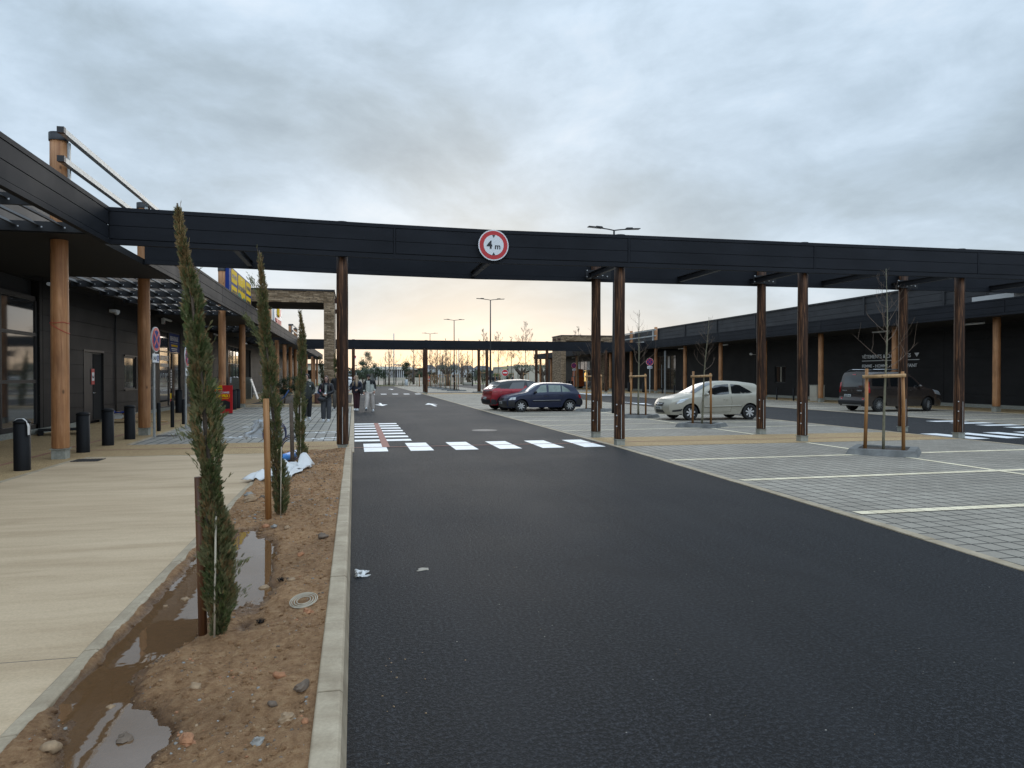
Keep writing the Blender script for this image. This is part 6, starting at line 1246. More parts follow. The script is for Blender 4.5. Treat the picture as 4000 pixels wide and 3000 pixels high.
        for sg in sides:
            b = MB(); b.smooth = True; vs = []
            for j in range(k + 1):
                for i in range(n + 1):
                    p = samp(bot, i / n); q = samp(top, i / n); x = p[0] + (q[0] - p[0]) * j / k; z = p[1] + (q[1] - p[1]) * j / k
                    ff = max(0, 1 - ((x - s.xf(z)) / (s.xr(z) - s.xf(z))) / 0.16) ** 1.5; fr = max(0, 1 - (1 - (x - s.xf(z)) / (s.xr(z) - s.xf(z))) / 0.12) ** 1.5
                    y = s.Y(x, z); g = 1 - (y / (s.W / 2)) ** 2
                    vs.append((x - s.bulge[0] * ff * g + s.bulge[1] * fr * g, sg * (y + off), z))
            fs = [(j * (n + 1) + i, j * (n + 1) + i + 1, (j + 1) * (n + 1) + i + 1, (j + 1) * (n + 1) + i) for j in range(k) for i in range(n)]
            b.add(vs, fs if sg < 0 else [f[::-1] for f in fs]); o = b.build(name, m, parent)
            if thick: md = o.modifiers.new('s', 'SOLIDIFY'); md.thickness = thick; md.offset = 1
            res.append(o)
        return res
    def face(s, name, m, parent, end, ys, zs, off=0.006, n=10, k=4, skew=0.0):
        """patch on the nose (end=0) or tail (end=1): y range ys (bottom, or 4 values), z range"""
        b = MB(); b.smooth = True; vs = []
        y0, y1 = ys[0], ys[1]; y2, y3 = (ys[2], ys[3]) if len(ys) > 2 else (y0, y1)
        for j in range(k + 1):
            v = j / k
            for i in range(n + 1):
                u = i / n; y = (y0 + (y1 - y0) * u) * (1 - v) + (y2 + (y3 - y2) * u) * v; z = zs[0] + (zs[1] - zs[0]) * v + skew * abs(y) 
                g = 1 - (y / (s.W / 2)) ** 2
                x = s.xf(z) - s.bulge[0] * g - off if end == 0 else s.xr(z) + s.bulge[1] * g + off
                vs.append((x, y, z))
        fs = [(j * (n + 1) + i, j * (n + 1) + i + 1, (j + 1) * (n + 1) + i + 1, (j + 1) * (n + 1) + i) for j in range(k) for i in range(n)]
        b.add(vs, [f[::-1] for f in fs] if end == 0 else fs); return b.build(name, m, parent)
    def topp(s, name, m, parent, xs, wf, n=12, k=12, off=0.006, two=None):
        """patch over bonnet or glass: x range, half width factor bottom/top"""
        b = MB(); b.smooth = True; vs = []
        for j in range(k + 1):
            x = xs[0] + (xs[1] - xs[0]) * j / k; ze = s.zt(x)
            dz = (s.zt(x + 0.02) - s.zt(x - 0.02)) / 0.04; nl = sqrt(1 + dz * dz)
            ye = s.Y(x, ze); hw = wf[0] + (wf[1] - wf[0]) * j / k
            for i in range(n + 1):
                u = (1 - 2 * i / n) * hw; cr = s.crown * (1 - u * u) * min(1, max(0.25, (ze - 0.5) / 0.6))
                vs.append((x - dz / nl * off, ye * u, ze + cr + off / nl))
        fs = [(j * (n + 1) + i, j * (n + 1) + i + 1, (j + 1) * (n + 1) + i + 1, (j + 1) * (n + 1) + i) for j in range(k) for i in range(n)]
        b.add(vs, [f[::-1] for f in fs]); return b.build(name, m, parent)
    def wheels(s, parent, kind, m_rim, turn=0.0, wid=0.19, inset=0.015):
        for ai, a in enumerate(s.axles):
            for sg in (-1, 1):
                r = s.wr; w_ = empty('wheel', (a, sg * (s.W / 2 - inset - wid / 2), r)); w_.parent = parent; w_.rotation_euler = (0, 0, turn if ai == 0 else 0)
                M_ = Matrix.Rotation(pi / 2, 4, 'X')
                b = MB(); h = wid / 2; ri = r * 0.66
                b.lathe([(ri, -h * 0.8), (r * 0.80, -h), (r * 0.94, -h * 0.92), (r, -h * 0.62), (r, h * 0.62), (r * 0.94, h * 0.92), (r * 0.80, h), (ri, h * 0.8)], 30, M_); b.build('tyre', MA['tyre'], w_)
                b = MB(); b.lathe([(ri + 0.004, h * 0.75), (ri, h * 0.86), (ri - 0.012, h * 0.84), (ri - 0.02, h * 0.35), (0.05, h * 0.3)], 30, Matrix.Rotation(pi / 2 * (1 if sg < 0 else -1), 4, 'X')); b.cur = 1
                b.lathe([(0.052, h * 0.3), (0.052, h * 0.62), (0.03, h * 0.66), (0, h * 0.66)], 16, Matrix.Rotation(pi / 2 * (1 if sg < 0 else -1), 4, 'X'))
                n = {'star': 8, 'seven': 7, 'five': 5, 'many': 12}[kind]
                for k in range(n):
                    A = 2 * pi * k / n + 0.2; w0 = {'star': 0.035, 'seven': 0.022, 'five': 0.026, 'many': 0.010}[kind]; w1 = {'star': 0.018, 'seven': 0.036, 'five': 0.034, 'many': 0.010}[kind]
                    o_ = h * 0.74; i_ = h * 0.62
                    pr = [(0.03, -w0), (ri - 0.006, -w1), (ri - 0.006, w1), (0.03, w0)]; R_ = Matrix.Rotation(pi / 2 * (1 if sg < 0 else -1), 4, 'X') @ Matrix.Rotation(A, 4, 'Z')
                    b.prism(pr, i_ - 0.01, o_ if kind != 'many' else o_, R_)
                o = b.build('rim', [MA['under'] if kind != 'x' else m_rim, m_rim], w_)
    def seam(s, parent, pts, w=0.008, off=0.004, sides=(1, -1)):
        for (p, q) in zip(pts, pts[1:]):
            dx, dz = q[0] - p[0], q[1] - p[1]; L_ = sqrt(dx * dx + dz * dz); nx, nz_ = -dz / L_ * w / 2, dx / L_ * w / 2
            s.side('door_seam', MA['under'], parent, [(p[0] - nx, p[1] - nz_), (q[0] - nx, q[1] - nz_)], [(p[0] + nx, p[1] + nz_), (q[0] + nx, q[1] + nz_)], 5, 1, off, sides)
    def mirror(s, parent, x, z, m, cap):
        for sg in (1, -1):
            y = s.Y(x, z); b = MB(); b.ell((0, 0, 0), (0.075, 0.10, 0.07), 12, 8); b.cur = 1; b.tube([(0.02, -sg * 0.09, -0.03), (0.02, -sg * 0.16, -0.06)], 0.022, 6); o = b.build('wing_mirror', [cap, MA['carbl']], parent, (x, sg * (y + 0.14), z + 0.03))
    def handle(s, parent, x, z, m, L_=0.16):
        for sg in (1, -1):
            y = s.Y(x, z); b = MB(); b.tube([(x - L_ / 2, sg * (y + 0.004), z), (x - L_ / 3, sg * (y + 0.03), z + 0.004), (x + L_ / 3, sg * (y + 0.03), z + 0.004), (x + L_ / 2, sg * (y + 0.004), z)], 0.012, 7); b.build('door_handle', m, parent)
    def plate(s, parent, end, z, txt, y=0.0, w=0.26, h=0.055, eu=True):
        p = s.face('number_plate', MA['plate'], parent, end, (y - w, y + w), (z - h, z + h), 0.022, 4, 1)
        x = (s.xf(z) - s.bulge[0] - 0.026) if end == 0 else (s.xr(z) + s.bulge[1] + 0.026)
        text('plate_characters', txt, 0.10, MA['ink'], p, FR((x, (y + w * 0.86) if end == 0 else (y - w * 0.80), z - 0.036), '-X' if end == 0 else '+X'), 0.001, 0.003, fit=w * 1.65)
def paint(name, col, metal=0.5, rough=0.28, coat=0.8):
    m = mat(name, col, rough, metal, 0.5, coat=coat, var=0.06, vs=2); return m
# ---- silver three door hatchback
def rail(x0, z0, x1, z1): return [(x0, z0), (x1, z1)]
pc = paint('silver_champagne_paint', (0.38, 0.355, 0.29), 0.35, 0.42, 0.2)
C1 = Car(4.0, 1.74, [(0, 0.70), (0.12, 0.79), (0.35, 0.87), (0.75, 0.955), (0.98, 1.00), (1.20, 1.12), (1.60, 1.335), (1.85, 1.42), (2.15, 1.465), (2.6, 1.475), (3.1, 1.455), (3.6, 1.39), (4.0, 1.33)],
         [(0.2, 0.10), (0.35, 0.03), (0.5, 0.0), (0.62, 0.03), (0.72, 0.09), (0.85, 0.2)], [(0.2, 0.12), (0.35, 0.03), (0.55, 0.0), (0.70, 0.03), (0.95, 0.06), (1.10, 0.14), (1.27, 0.28), (1.38, 0.40), (1.5, 0.5)],
         [(0, 0.72), (0.9, 0.93), (2.0, 0.985), (3.3, 1.03), (4, 1.04)], 0.22, (0.80, 3.30), 0.30, 0.365, 0.20, (0.16, 0.06))
t = empty('parked_car', (0, 0, 0), 0, 'silver champagne three door hatchback parked nose left behind the third canopy post', 'car')
C1.body(pc, None, t)
C1.side('side_window', MA['glassd'], t, [(1.38, 0.98), (2.42, 1.01)], [(1.86, 1.355), (2.42, 1.40)]); C1.side('side_window', MA['glassd'], t, [(2.52, 1.02), (3.42, 1.06)], [(2.52, 1.40), (2.9, 1.36), (3.34, 1.12)])
C1.side('window_trim', MA['carbl'], t, [(1.28, 0.965), (3.32, 1.035)], [(1.28, 0.98), (3.32, 1.05)], 20, 1, 0.008)
C1.topp('windscreen', mat('windscreen_glass', (0.10, 0.12, 0.14), 0.08, spec=0.4), t, (1.02, 1.80), (0.90, 0.93)); C1.face('rear_window', MA['glassd'], t, 1, (-0.52, 0.52, -0.46, 0.46), (0.98, 1.22))
C1.seam(t, [(1.22, 0.30), (1.20, 0.60), (1.30, 0.97)]); C1.seam(t, [(2.46, 0.32), (2.52, 0.7), (2.47, 1.0)]); C1.seam(t, [(1.22, 0.30), (2.46, 0.32)])
C1.side('side_moulding', pc, t, [(1.35, 0.50), (2.95, 0.53)], [(1.35, 0.55), (2.90, 0.58)], 16, 2, 0.012, thick=0.01)
C1.handle(t, 2.25, 0.80, pc); C1.mirror(t, 1.42, 0.98, pc, pc)
C1.wheels(t, 'seven', MA['rim'], 0.0)
for sg in (1, -1): C1.side('headlight', MA['lens'], t, [(0.16, 0.62), (0.44, 0.70)], [(0.36, 0.80), (0.70, 0.86)], 10, 4, 0.008, (sg,)); C1.side('tail_light', MA['tail'], t, [(3.80, 0.72), (3.97, 0.72)], [(3.72, 0.99), (3.86, 1.0)], 6, 4, 0.008, (sg,))
g = C1.face('upper_grille', MA['carbl'], t, 0, (-0.30, 0.30, -0.34, 0.34), (0.55, 0.68), 0.008); b = MB(); b.tube([(-C1.bulge[0] + 0.01, -0.33, 0.635), (-C1.bulge[0] - 0.02, 0, 0.62), (-C1.bulge[0] + 0.01, 0.33, 0.635)], 0.012, 6, sm=True); b.lathe([(0.05, 0), (0.06, 0.008), (0.05, 0.016)], 16, rigid((-C1.bulge[0] - 0.02, 0, 0.62), ry=-pi / 2)); b.build('grille_emblem', MA['chrome'], g)
C1.face('lower_grille', MA['carbl'], t, 0, (-0.40, 0.40, -0.32, 0.32), (0.28, 0.40), 0.008)
for sg in (1, -1): C1.side('fog_recess', MA['carbl'], t, [(0.10, 0.33), (0.40, 0.36)], [(0.10, 0.40), (0.46, 0.45)], 6, 2, 0.008, (sg,))
C1.plate(t, 0, 0.47, 'EB-578-BC', 0.0); C1.side('lower_skirt', MA['carbl'], t, [(0.35, 0.215), (0.45, 0.215)], [(0.35, 0.26), (0.45, 0.26)], 2, 1)
b = MB(); b.tube([(1.02, -0.45, 1.05), (1.15, 0.1, 1.12)], 0.010, 5); b.build('wiper', MA['carbl'], t)
t.location = (11.12, 24.85, 0.004); t.scale = (0.94, 0.94, 0.94)
# ---- dark blue five door hatchback
pb_ = paint('navy_paint', (0.008, 0.014, 0.042), 0.2, 0.36, 0.25); gg = mat('greenish_glass', (0.19, 0.235, 0.21), 0.08, spec=0.5, var=0.25, vs=5)
C2 = Car(3.69, 1.60, [(0, 0.68), (0.12, 0.75), (0.4, 0.83), (0.8, 0.90), (1.00, 0.95), (1.2, 1.07), (1.55, 1.29), (1.72, 1.355), (2.0, 1.375), (2.8, 1.365), (3.2, 1.30), (3.7, 1.24)],
         [(0.2, 0.10), (0.35, 0.02), (0.5, 0.0), (0.58, 0.05), (0.70, 0.10), (0.85, 0.25)], [(0.2, 0.10), (0.35, 0.0), (0.55, 0.0), (0.60, 0.06), (0.88, 0.14), (1.10, 0.30), (1.27, 0.46), (1.4, 0.52)],
         [(0, 0.70), (0.9, 0.88), (2.0, 0.93), (3.0, 0.945), (3.7, 0.93)], 0.21, (0.68, 3.07), 0.285, 0.345, 0.20, (0.10, 0.05), lowtuck=0.06)
t = empty('parked_car', (0, 0, 0), 0, 'dark navy blue five door hatchback parked nose left in front of the red car', 'car')
C2.body(pb_, None, t)
C2.side('side_window', gg, t, [(1.30, 0.925), (1.92, 0.95)], [(1.66, 1.285), (1.92, 1.30)]); C2.side('side_window', gg, t, [(2.02, 0.955), (2.62, 0.965)], [(2.02, 1.30), (2.62, 1.29)]); C2.side('side_window', gg, t, [(2.68, 0.965), (3.10, 0.97)], [(2.68, 1.285), (2.98, 1.10)])
C2.topp('windscreen', mat('windscreen_blue', (0.14, 0.17, 0.20), 0.08, spec=0.4), t, (1.02, 1.66), (0.92, 0.92)); C2.face('rear_window', gg, t, 1, (-0.50, 0.50, -0.42, 0.42), (0.93, 1.20))
for pts in ([(1.16, 0.30), (1.14, 0.6), (1.18, 0.90)], [(1.97, 0.30), (1.97, 0.92)], [(2.55, 0.34), (2.68, 0.62), (2.66, 0.93)]): C2.seam(t, pts)
C2.side('side_moulding', MA['carbl'], t, [(1.22, 0.50), (2.58, 0.51)], [(1.22, 0.56), (2.58, 0.57)], 16, 2, 0.012, thick=0.008); C2.side('chrome_strip', MA['rim'], t, [(1.24, 0.545), (2.56, 0.555)], [(1.24, 0.56), (2.56, 0.57)], 16, 1, 0.022)
C2.handle(t, 1.86, 0.76, MA['carbl'], 0.12); C2.handle(t, 2.62, 0.80, MA['carbl'], 0.12); C2.mirror(t, 1.33, 0.93, MA['carbl'], MA['carbl']); C2.wheels(t, 'star', MA['rim'])
for sg in (1, -1): C2.side('headlight', MA['lens'], t, [(0.10, 0.58), (0.40, 0.60)], [(0.20, 0.70), (0.42, 0.72)], 8, 3, 0.008, (sg,)); C2.side('tail_light', MA['tail'], t, [(3.52, 0.66), (3.64, 0.66)], [(3.47, 0.82), (3.57, 0.82)], 6, 3, 0.008, (sg,))
C2.face('front_bumper', MA['carbl'], t, 0, (-0.72, 0.72, -0.74, 0.74), (0.25, 0.54), 0.010); C2.face('upper_grille', MA['under'], t, 0, (-0.25, 0.25, -0.32, 0.32), (0.56, 0.66), 0.012)
C2.side('bumper_corner', MA['carbl'], t, [(0.10, 0.24), (0.38, 0.24)], [(0.08, 0.54), (0.36, 0.54)], 6, 4, 0.010); C2.side('rear_bumper_corner', MA['carbl'], t, [(3.40, 0.30), (3.66, 0.30)], [(3.38, 0.60), (3.66, 0.60)], 6, 4, 0.012); C2.face('rear_bumper', MA['carbl'], t, 1, (-0.7, 0.7), (0.30, 0.60), 0.02)
C2.plate(t, 0, 0.44, 'CR-418-JE'); b = MB(); b.ell((0, 0, 0), (0.02, 0.07, 0.035)); b.build('fog_light', MA['lens'], t, (-0.02, 0.5, 0.37)); b = MB(); b.ell((0, 0, 0), (0.02, 0.07, 0.035)); b.build('fog_light', MA['lens'], t, (-0.02, -0.5, 0.37))
b = MB(); b.tube([(0, 0, 0), (0.02, 0, 0.16)], 0.004, 4); b.build('aerial', MA['carbl'], t, (1.75, 0.0, 1.42)); b = MB(); b.ell((0, 0, 0), (0.05, 0.12, 0.14)); b.build('headrest', MA['carbl'], t, (2.0, -0.42, 1.06))
t.location = (6.60, 32.15, 0.004); t.rotation_euler = (0, 0, radians(4)); t.scale = (0.975, 0.95, 0.925)
# ---- red crossover with black roof, tail towards the camera side
pr = paint('red_paint', (0.30, 0.012, 0.022), 0.4, 0.32, 0.45); pk = paint('black_roof_paint', (0.010, 0.011, 0.013), 0.0, 0.35, 0.15)
C3 = Car(4.12, 1.79, [(0, 0.86), (0.15, 0.93), (0.6, 1.01), (1.0, 1.06), (1.2, 1.14), (1.7, 1.42), (1.95, 1.50), (2.4, 1.535), (3.1, 1.51), (3.7, 1.40), (4.1, 1.33)],
         [(0.2, 0.10), (0.35, 0.02), (0.6, 0.0), (0.8, 0.04), (0.92, 0.12), (1.1, 0.3)], [(0.2, 0.16), (0.4, 0.02), (0.6, 0.0), (0.75, 0.06), (0.95, 0.08), (1.06, 0.12), (1.2, 0.34), (1.34, 0.52), (1.5, 0.6)],
         [(0, 0.86), (1, 1.0), (2.0, 1.03), (3.4, 1.07), (4.1, 1.06)], 0.27, (0.83, 3.39), 0.345, 0.40, 0.20, (0.12, 0.07))
t = empty('parked_car', (0, 0, 0), 0, 'red crossover car with black roof parked tail left behind the navy hatchback', 'car')
C3.body(pr, None, t, pk, lambda x, y, z, roof: z > 1.075 and (x > 1.35 or (x > 1.2 and z > 1.2)))
C3.side('side_window', MA['glassd'], t, [(1.38, 1.06), (2.16, 1.06)], [(1.86, 1.42), (2.22, 1.45)]); C3.side('side_window', MA['glassd'], t, [(2.42, 1.10), (3.20, 1.10)], [(2.34, 1.45), (2.98, 1.41)])
C3.side('shark_fin', pr, t, [(2.14, 1.04), (2.52, 1.04)], [(2.28, 1.27), (2.34, 1.24)], 4, 3, 0.012)
C3.topp('windscreen', MA['glassd'], t, (1.12, 1.84), (0.92, 0.93)); C3.face('rear_window', MA['glassd'], t, 1, (-0.60, 0.60, -0.52, 0.52), (1.10, 1.28)); C3.face('roof_spoiler', pk, t, 1, (-0.56, 0.56), (1.31, 1.36), 0.12)
for pts in ([(1.25, 0.42), (1.2, 0.7), (1.28, 1.02)], [(2.18, 0.40), (2.2, 0.8), (2.2, 1.03)], [(2.86, 0.42), (3.02, 0.8), (3.1, 1.06)]): C3.seam(t, pts)
C3.side('lower_cladding', MA['carbl'], t, [(1.25, 0.275), (2.97, 0.275)], [(1.25, 0.42), (2.97, 0.42)], 12, 2, 0.012, thick=0.01)
for a in C3.axles:
    for sg in (1, -1):
        P1 = [(a + 0.405 * cos(pi - pi * i / 10), 0.345 + 0.405 * sin(pi * i / 10)) for i in range(11)]; P2 = [(a + 0.465 * cos(pi - pi * i / 10), 0.345 + 0.465 * sin(pi * i / 10)) for i in range(11)]
        C3.side('wheel_arch_trim', MA['carbl'], t, P1, P2, 20, 1, 0.012, (sg,))
C3.handle(t, 2.72, 0.90, MA['chrome'], 0.2); C3.handle(t, 1.95, 0.90, MA['chrome'], 0.2); C3.mirror(t, 1.5, 1.06, pk, pk); C3.wheels(t, 'five', MA['rimb'], wid=0.21)
C3.face('rear_bumper', MA['carbl'], t, 1, (-0.78, 0.78), (0.30, 0.56), 0.012); C3.face('black_bar', MA['carbl'], t, 1, (-0.62, 0.62), (0.985, 1.02), 0.014)
for sg in (1, -1): C3.side('rear_bumper_corner', MA['carbl'], t, [(3.84, 0.30), (4.08, 0.32)], [(3.86, 0.56), (4.10, 0.58)], 5, 3, 0.014, (sg,)); C3.side('tail_light', MA['tail'], t, [(3.56, 0.965), (4.04, 0.93)], [(3.56, 1.0), (4.02, 1.0)], 8, 2, 0.010, (sg,)); C3.face('tail_light', MA['tail'], t, 1, (sg * 0.42, sg * 0.84) if sg > 0 else (-0.84, -0.42), (0.90, 0.97), 0.012); C3.side('headlight', MA['lens'], t, [(0.12, 0.72), (0.5, 0.76)], [(0.2, 0.84), (0.5, 0.86)], 6, 2, 0.008, (sg,))
C3.plate(t, 1, 0.62, 'FT-217-KD'); b = MB(); b.add([(0, -0.10, -0.06), (0, 0, 0.07), (0, 0.10, -0.06), (0, 0, -0.02)], [(0, 1, 2, 3), (3, 2, 1, 0)]); b.build('badge', MA['chrome'], t, (C3.xr(0.9) + 0.085, 0, 0.9))
b = MB(); b.tube([(0, -0.02, 0), (0.02, 0.2, 0.05)], 0.016, 6); b.build('rear_wiper', MA['carbl'], t, (C3.xr(1.12) + 0.10, 0, 1.10))
t.rotation_euler = (0, 0, radians(187)); t.location = (10.0, 34.21, 0.004); t.scale = (0.95, 0.94, 0.92)
# ---- brown leisure van, tail towards the camera
pv = paint('brown_metallic_paint', (0.060, 0.047, 0.041), 0.5, 0.25)
C4 = Car(4.28, 1.83, [(0, 0.86), (0.15, 0.94), (0.6, 1.03), (0.95, 1.10), (1.15, 1.22), (1.6, 1.60), (1.85, 1.74), (2.1, 1.79), (3.9, 1.78), (4.15, 1.75), (4.3, 1.72)],
         [(0.2, 0.10), (0.4, 0.02), (0.6, 0.0), (0.8, 0.05), (0.95, 0.15), (1.1, 0.3)], [(0.2, 0.10), (0.38, 0.0), (0.52, 0.0), (0.56, 0.05), (1.0, 0.06), (1.3, 0.09), (1.6, 0.15), (1.75, 0.20), (1.9, 0.24)],
         [(0, 0.90), (0.95, 1.04), (2.0, 1.08), (4.28, 1.08)], 0.24, (0.86, 3.56), 0.32, 0.385, 0.11, (0.12, 0.03), plan=[(0, 0.78), (0.12, 0.90), (0.4, 0.97), (0.9, 1), (3.9, 1), (4.15, 0.975), (4.28, 0.94)])
t = empty('parked_car', (0, 0, 0), 0, 'dark brown leisure van with roof rails parked nose right before the black wall', 'van')
C4.body(pv, None, t)
C4.side('side_window', MA['glassd'], t, [(1.28, 1.12), (1.98, 1.12)], [(1.72, 1.56), (1.98, 1.58)]); C4.side('side_window', MA['glassd'], t, [(2.10, 1.12), (2.92, 1.12)], [(2.10, 1.60), (2.92, 1.60)]); C4.side('side_window', MA['glassd'], t, [(3.06, 1.14), (3.92, 1.16)], [(3.06, 1.60), (3.88, 1.58)])
C4.side('slide_rail', MA['under'], t, [(2.95, 1.03), (3.95, 1.03)], [(2.95, 1.05), (3.95, 1.05)], 8, 1, 0.008)
C4.topp('windscreen', MA['glassd'], t, (1.10, 1.74), (0.92, 0.93))
C4.face('rear_window', MA['glassd'], t, 1, (-0.60, 0.60, -0.55, 0.55), (1.10, 1.60), 0.01); C4.face('rear_bumper', MA['carbl'], t, 1, (-0.84, 0.84), (0.28, 0.50), 0.04); C4.face('bumper_strip', MA['rim'], t, 1, (-0.60, 0.60), (0.28, 0.31), 0.045)
C4.face('handle_recess', MA['under'], t, 1, (-0.48, 0.48), (0.80, 0.83), 0.012); C4.face('brake_light', MA['tail'], t, 1, (-0.10, 0.10), (1.66, 1.70), 0.015)
for sg in (1, -1):
    C4.side('tail_light', MA['tail'], t, [(4.08, 0.86), (4.19, 0.84)], [(4.06, 1.34), (4.17, 1.34)], 3, 6, 0.012, (sg,)); C4.face('tail_light', MA['tail'], t, 1, (sg * 0.78, sg * 0.86, sg * 0.72, sg * 0.82) if sg > 0 else (-0.86, -0.78, -0.82, -0.72), (0.86, 1.32), 0.012)
    C4.side('pillar_trim', MA['carbl'], t, [(4.02, 1.36), (4.13, 1.36)], [(3.98, 1.68), (4.06, 1.68)], 3, 4, 0.010, (sg,)); C4.side('headlight', MA['lens'], t, [(0.10, 0.72), (0.5, 0.80)], [(0.25, 0.92), (0.6, 1.0)], 6, 3, 0.008, (sg,))
    b = MB(); b.tube([(2.0, sg * 0.66, 1.80), (2.12, sg * 0.66, 1.90), (3.8, sg * 0.66, 1.89), (4.0, sg * 0.66, 1.79)], 0.022, 8); b.build('roof_rail', MA['carbl' if sg < 0 else 'carbl'], t); b = MB(); b.tube([(2.4, sg * 0.66, 1.905), (3.7, sg * 0.66, 1.905)], 0.018, 6); b.build('roof_rail_insert', MA['rim'], t)
    C4.face('reflector', MA['tail'], t, 1, (sg * 0.62, sg * 0.74) if sg > 0 else (-0.74, -0.62), (0.55, 0.63), 0.015)
for pts in ([(1.22, 0.36), (1.18, 0.8), (1.2, 1.1)], [(2.03, 0.34), (2.04, 1.1)], [(3.0, 0.34), (3.0, 1.1)]): C4.seam(t, pts)
C4.handle(t, 1.86, 0.96, pv); C4.handle(t, 2.22, 0.96, pv); C4.mirror(t, 1.42, 1.12, MA['carbl'], pv); C4.wheels(t, 'many', MA['rim'], radians(20), 0.2)
C4.plate(t, 1, 0.72, 'DZ-271-RF', -0.28, 0.22); b = MB(); b.add([(0, -0.05, 0), (0, 0, 0.075), (0, 0.05, 0), (0, 0, -0.075)], [(0, 1, 2, 3), (3, 2, 1, 0)]); b.build('badge', MA['chrome'], t, (C4.xr(0.95) + 0.045, 0, 0.95))
text('model_badge', 'KANGOO', 0.07, MA['rim'], t, FR((C4.xr(0.95) + 0.035, 0.30, 0.93), '+X'), 0.002, 0.003, fit=0.30); text('maker_badge', 'RENAULT', 0.05, MA['rim'], t, FR((C4.xr(0.95) + 0.035, -0.62, 0.93), '+X'), 0.002, 0.002, fit=0.28)
t.rotation_euler = (0, 0, radians(183)); t.location = (26.5, 29.15, 0.004)
# ---- far white cars glimpsed beyond
for (x, y, rz, lb) in ((-3.6, 108, 0.2, 'white car glimpsed between the people and the far arcade posts'), (37.5, 139, 0.3, 'white car glimpsed left of the right building end beyond the olive tree')):
    C5 = Car(4.0, 1.74, C1.top, C1.front, C1.rear, C1.beltp, 0.22, C1.axles, 0.30, 0.365, 0.20, (0.16, 0.06)); t = empty('parked_car', (0, 0, 0), 0, lb, 'car')
    C5.body(MA['white'], None, t); C5.side('side_window', MA['glassd'], t, [(1.38, 0.98), (3.28, 1.05)], [(1.86, 1.345), (2.86, 1.34)]); C5.topp('windscreen', MA['glassd'], t, (1.02, 1.80), (0.9, 0.93)); C5.wheels(t, 'seven', MA['rim']); t.location = (x, y, 0.01); t.rotation_euler = (0, 0, rz)
# ================================================================== people
def skinned(name, nodes, edges, mats, parent, sub=2, root=0, extra=None):
    """nodes: (pos, radius or (rx, ry)); grows one continuous surface"""
    me = bpy.data.meshes.new('t'); me.from_pydata([n[0] for n in nodes], edges, []); me.update(); o = bpy.data.objects.new('t', me); link(o)
    md = o.modifiers.new('skin', 'SKIN'); md.use_smooth_shade = True; md.branch_smoothing = 0.5
    if not me.skin_vertices: me.attributes  # layer is made below
    with bpy.context.temp_override(object=o, active_object=o): pass
    sk = me.skin_vertices[0].data if me.skin_vertices else None
    if sk is None:
        bm = bmesh.new(); bm.from_mesh(me); bm.verts.layers.skin.verify(); bm.to_mesh(me); bm.free(); sk = me.skin_vertices[0].data
    for i, n in enumerate(nodes):
        r = n[1] if isinstance(n[1], tuple) else (n[1], n[1]); g = 1.28 if isinstance(n[1], tuple) else 1.12; sk[i].radius = (r[0] * g, r[1] * g); sk[i].use_root = (i == root)
    s2 = o.modifiers.new('sub', 'SUBSURF'); s2.levels = sub; s2.render_levels = sub
    dg = bpy.context.evaluated_depsgraph_get(); m2 = bpy.data.meshes.new_from_object(o.evaluated_get(dg)); bpy.data.objects.remove(o)
    b = MB(); b.smooth = True; b.add([tuple(v.co) for v in m2.vertices], [tuple(p.vertices) for p in m2.polygons]); bpy.data.meshes.remove(m2)
    if extra: extra(b)
    return b.build(name, mats, parent)
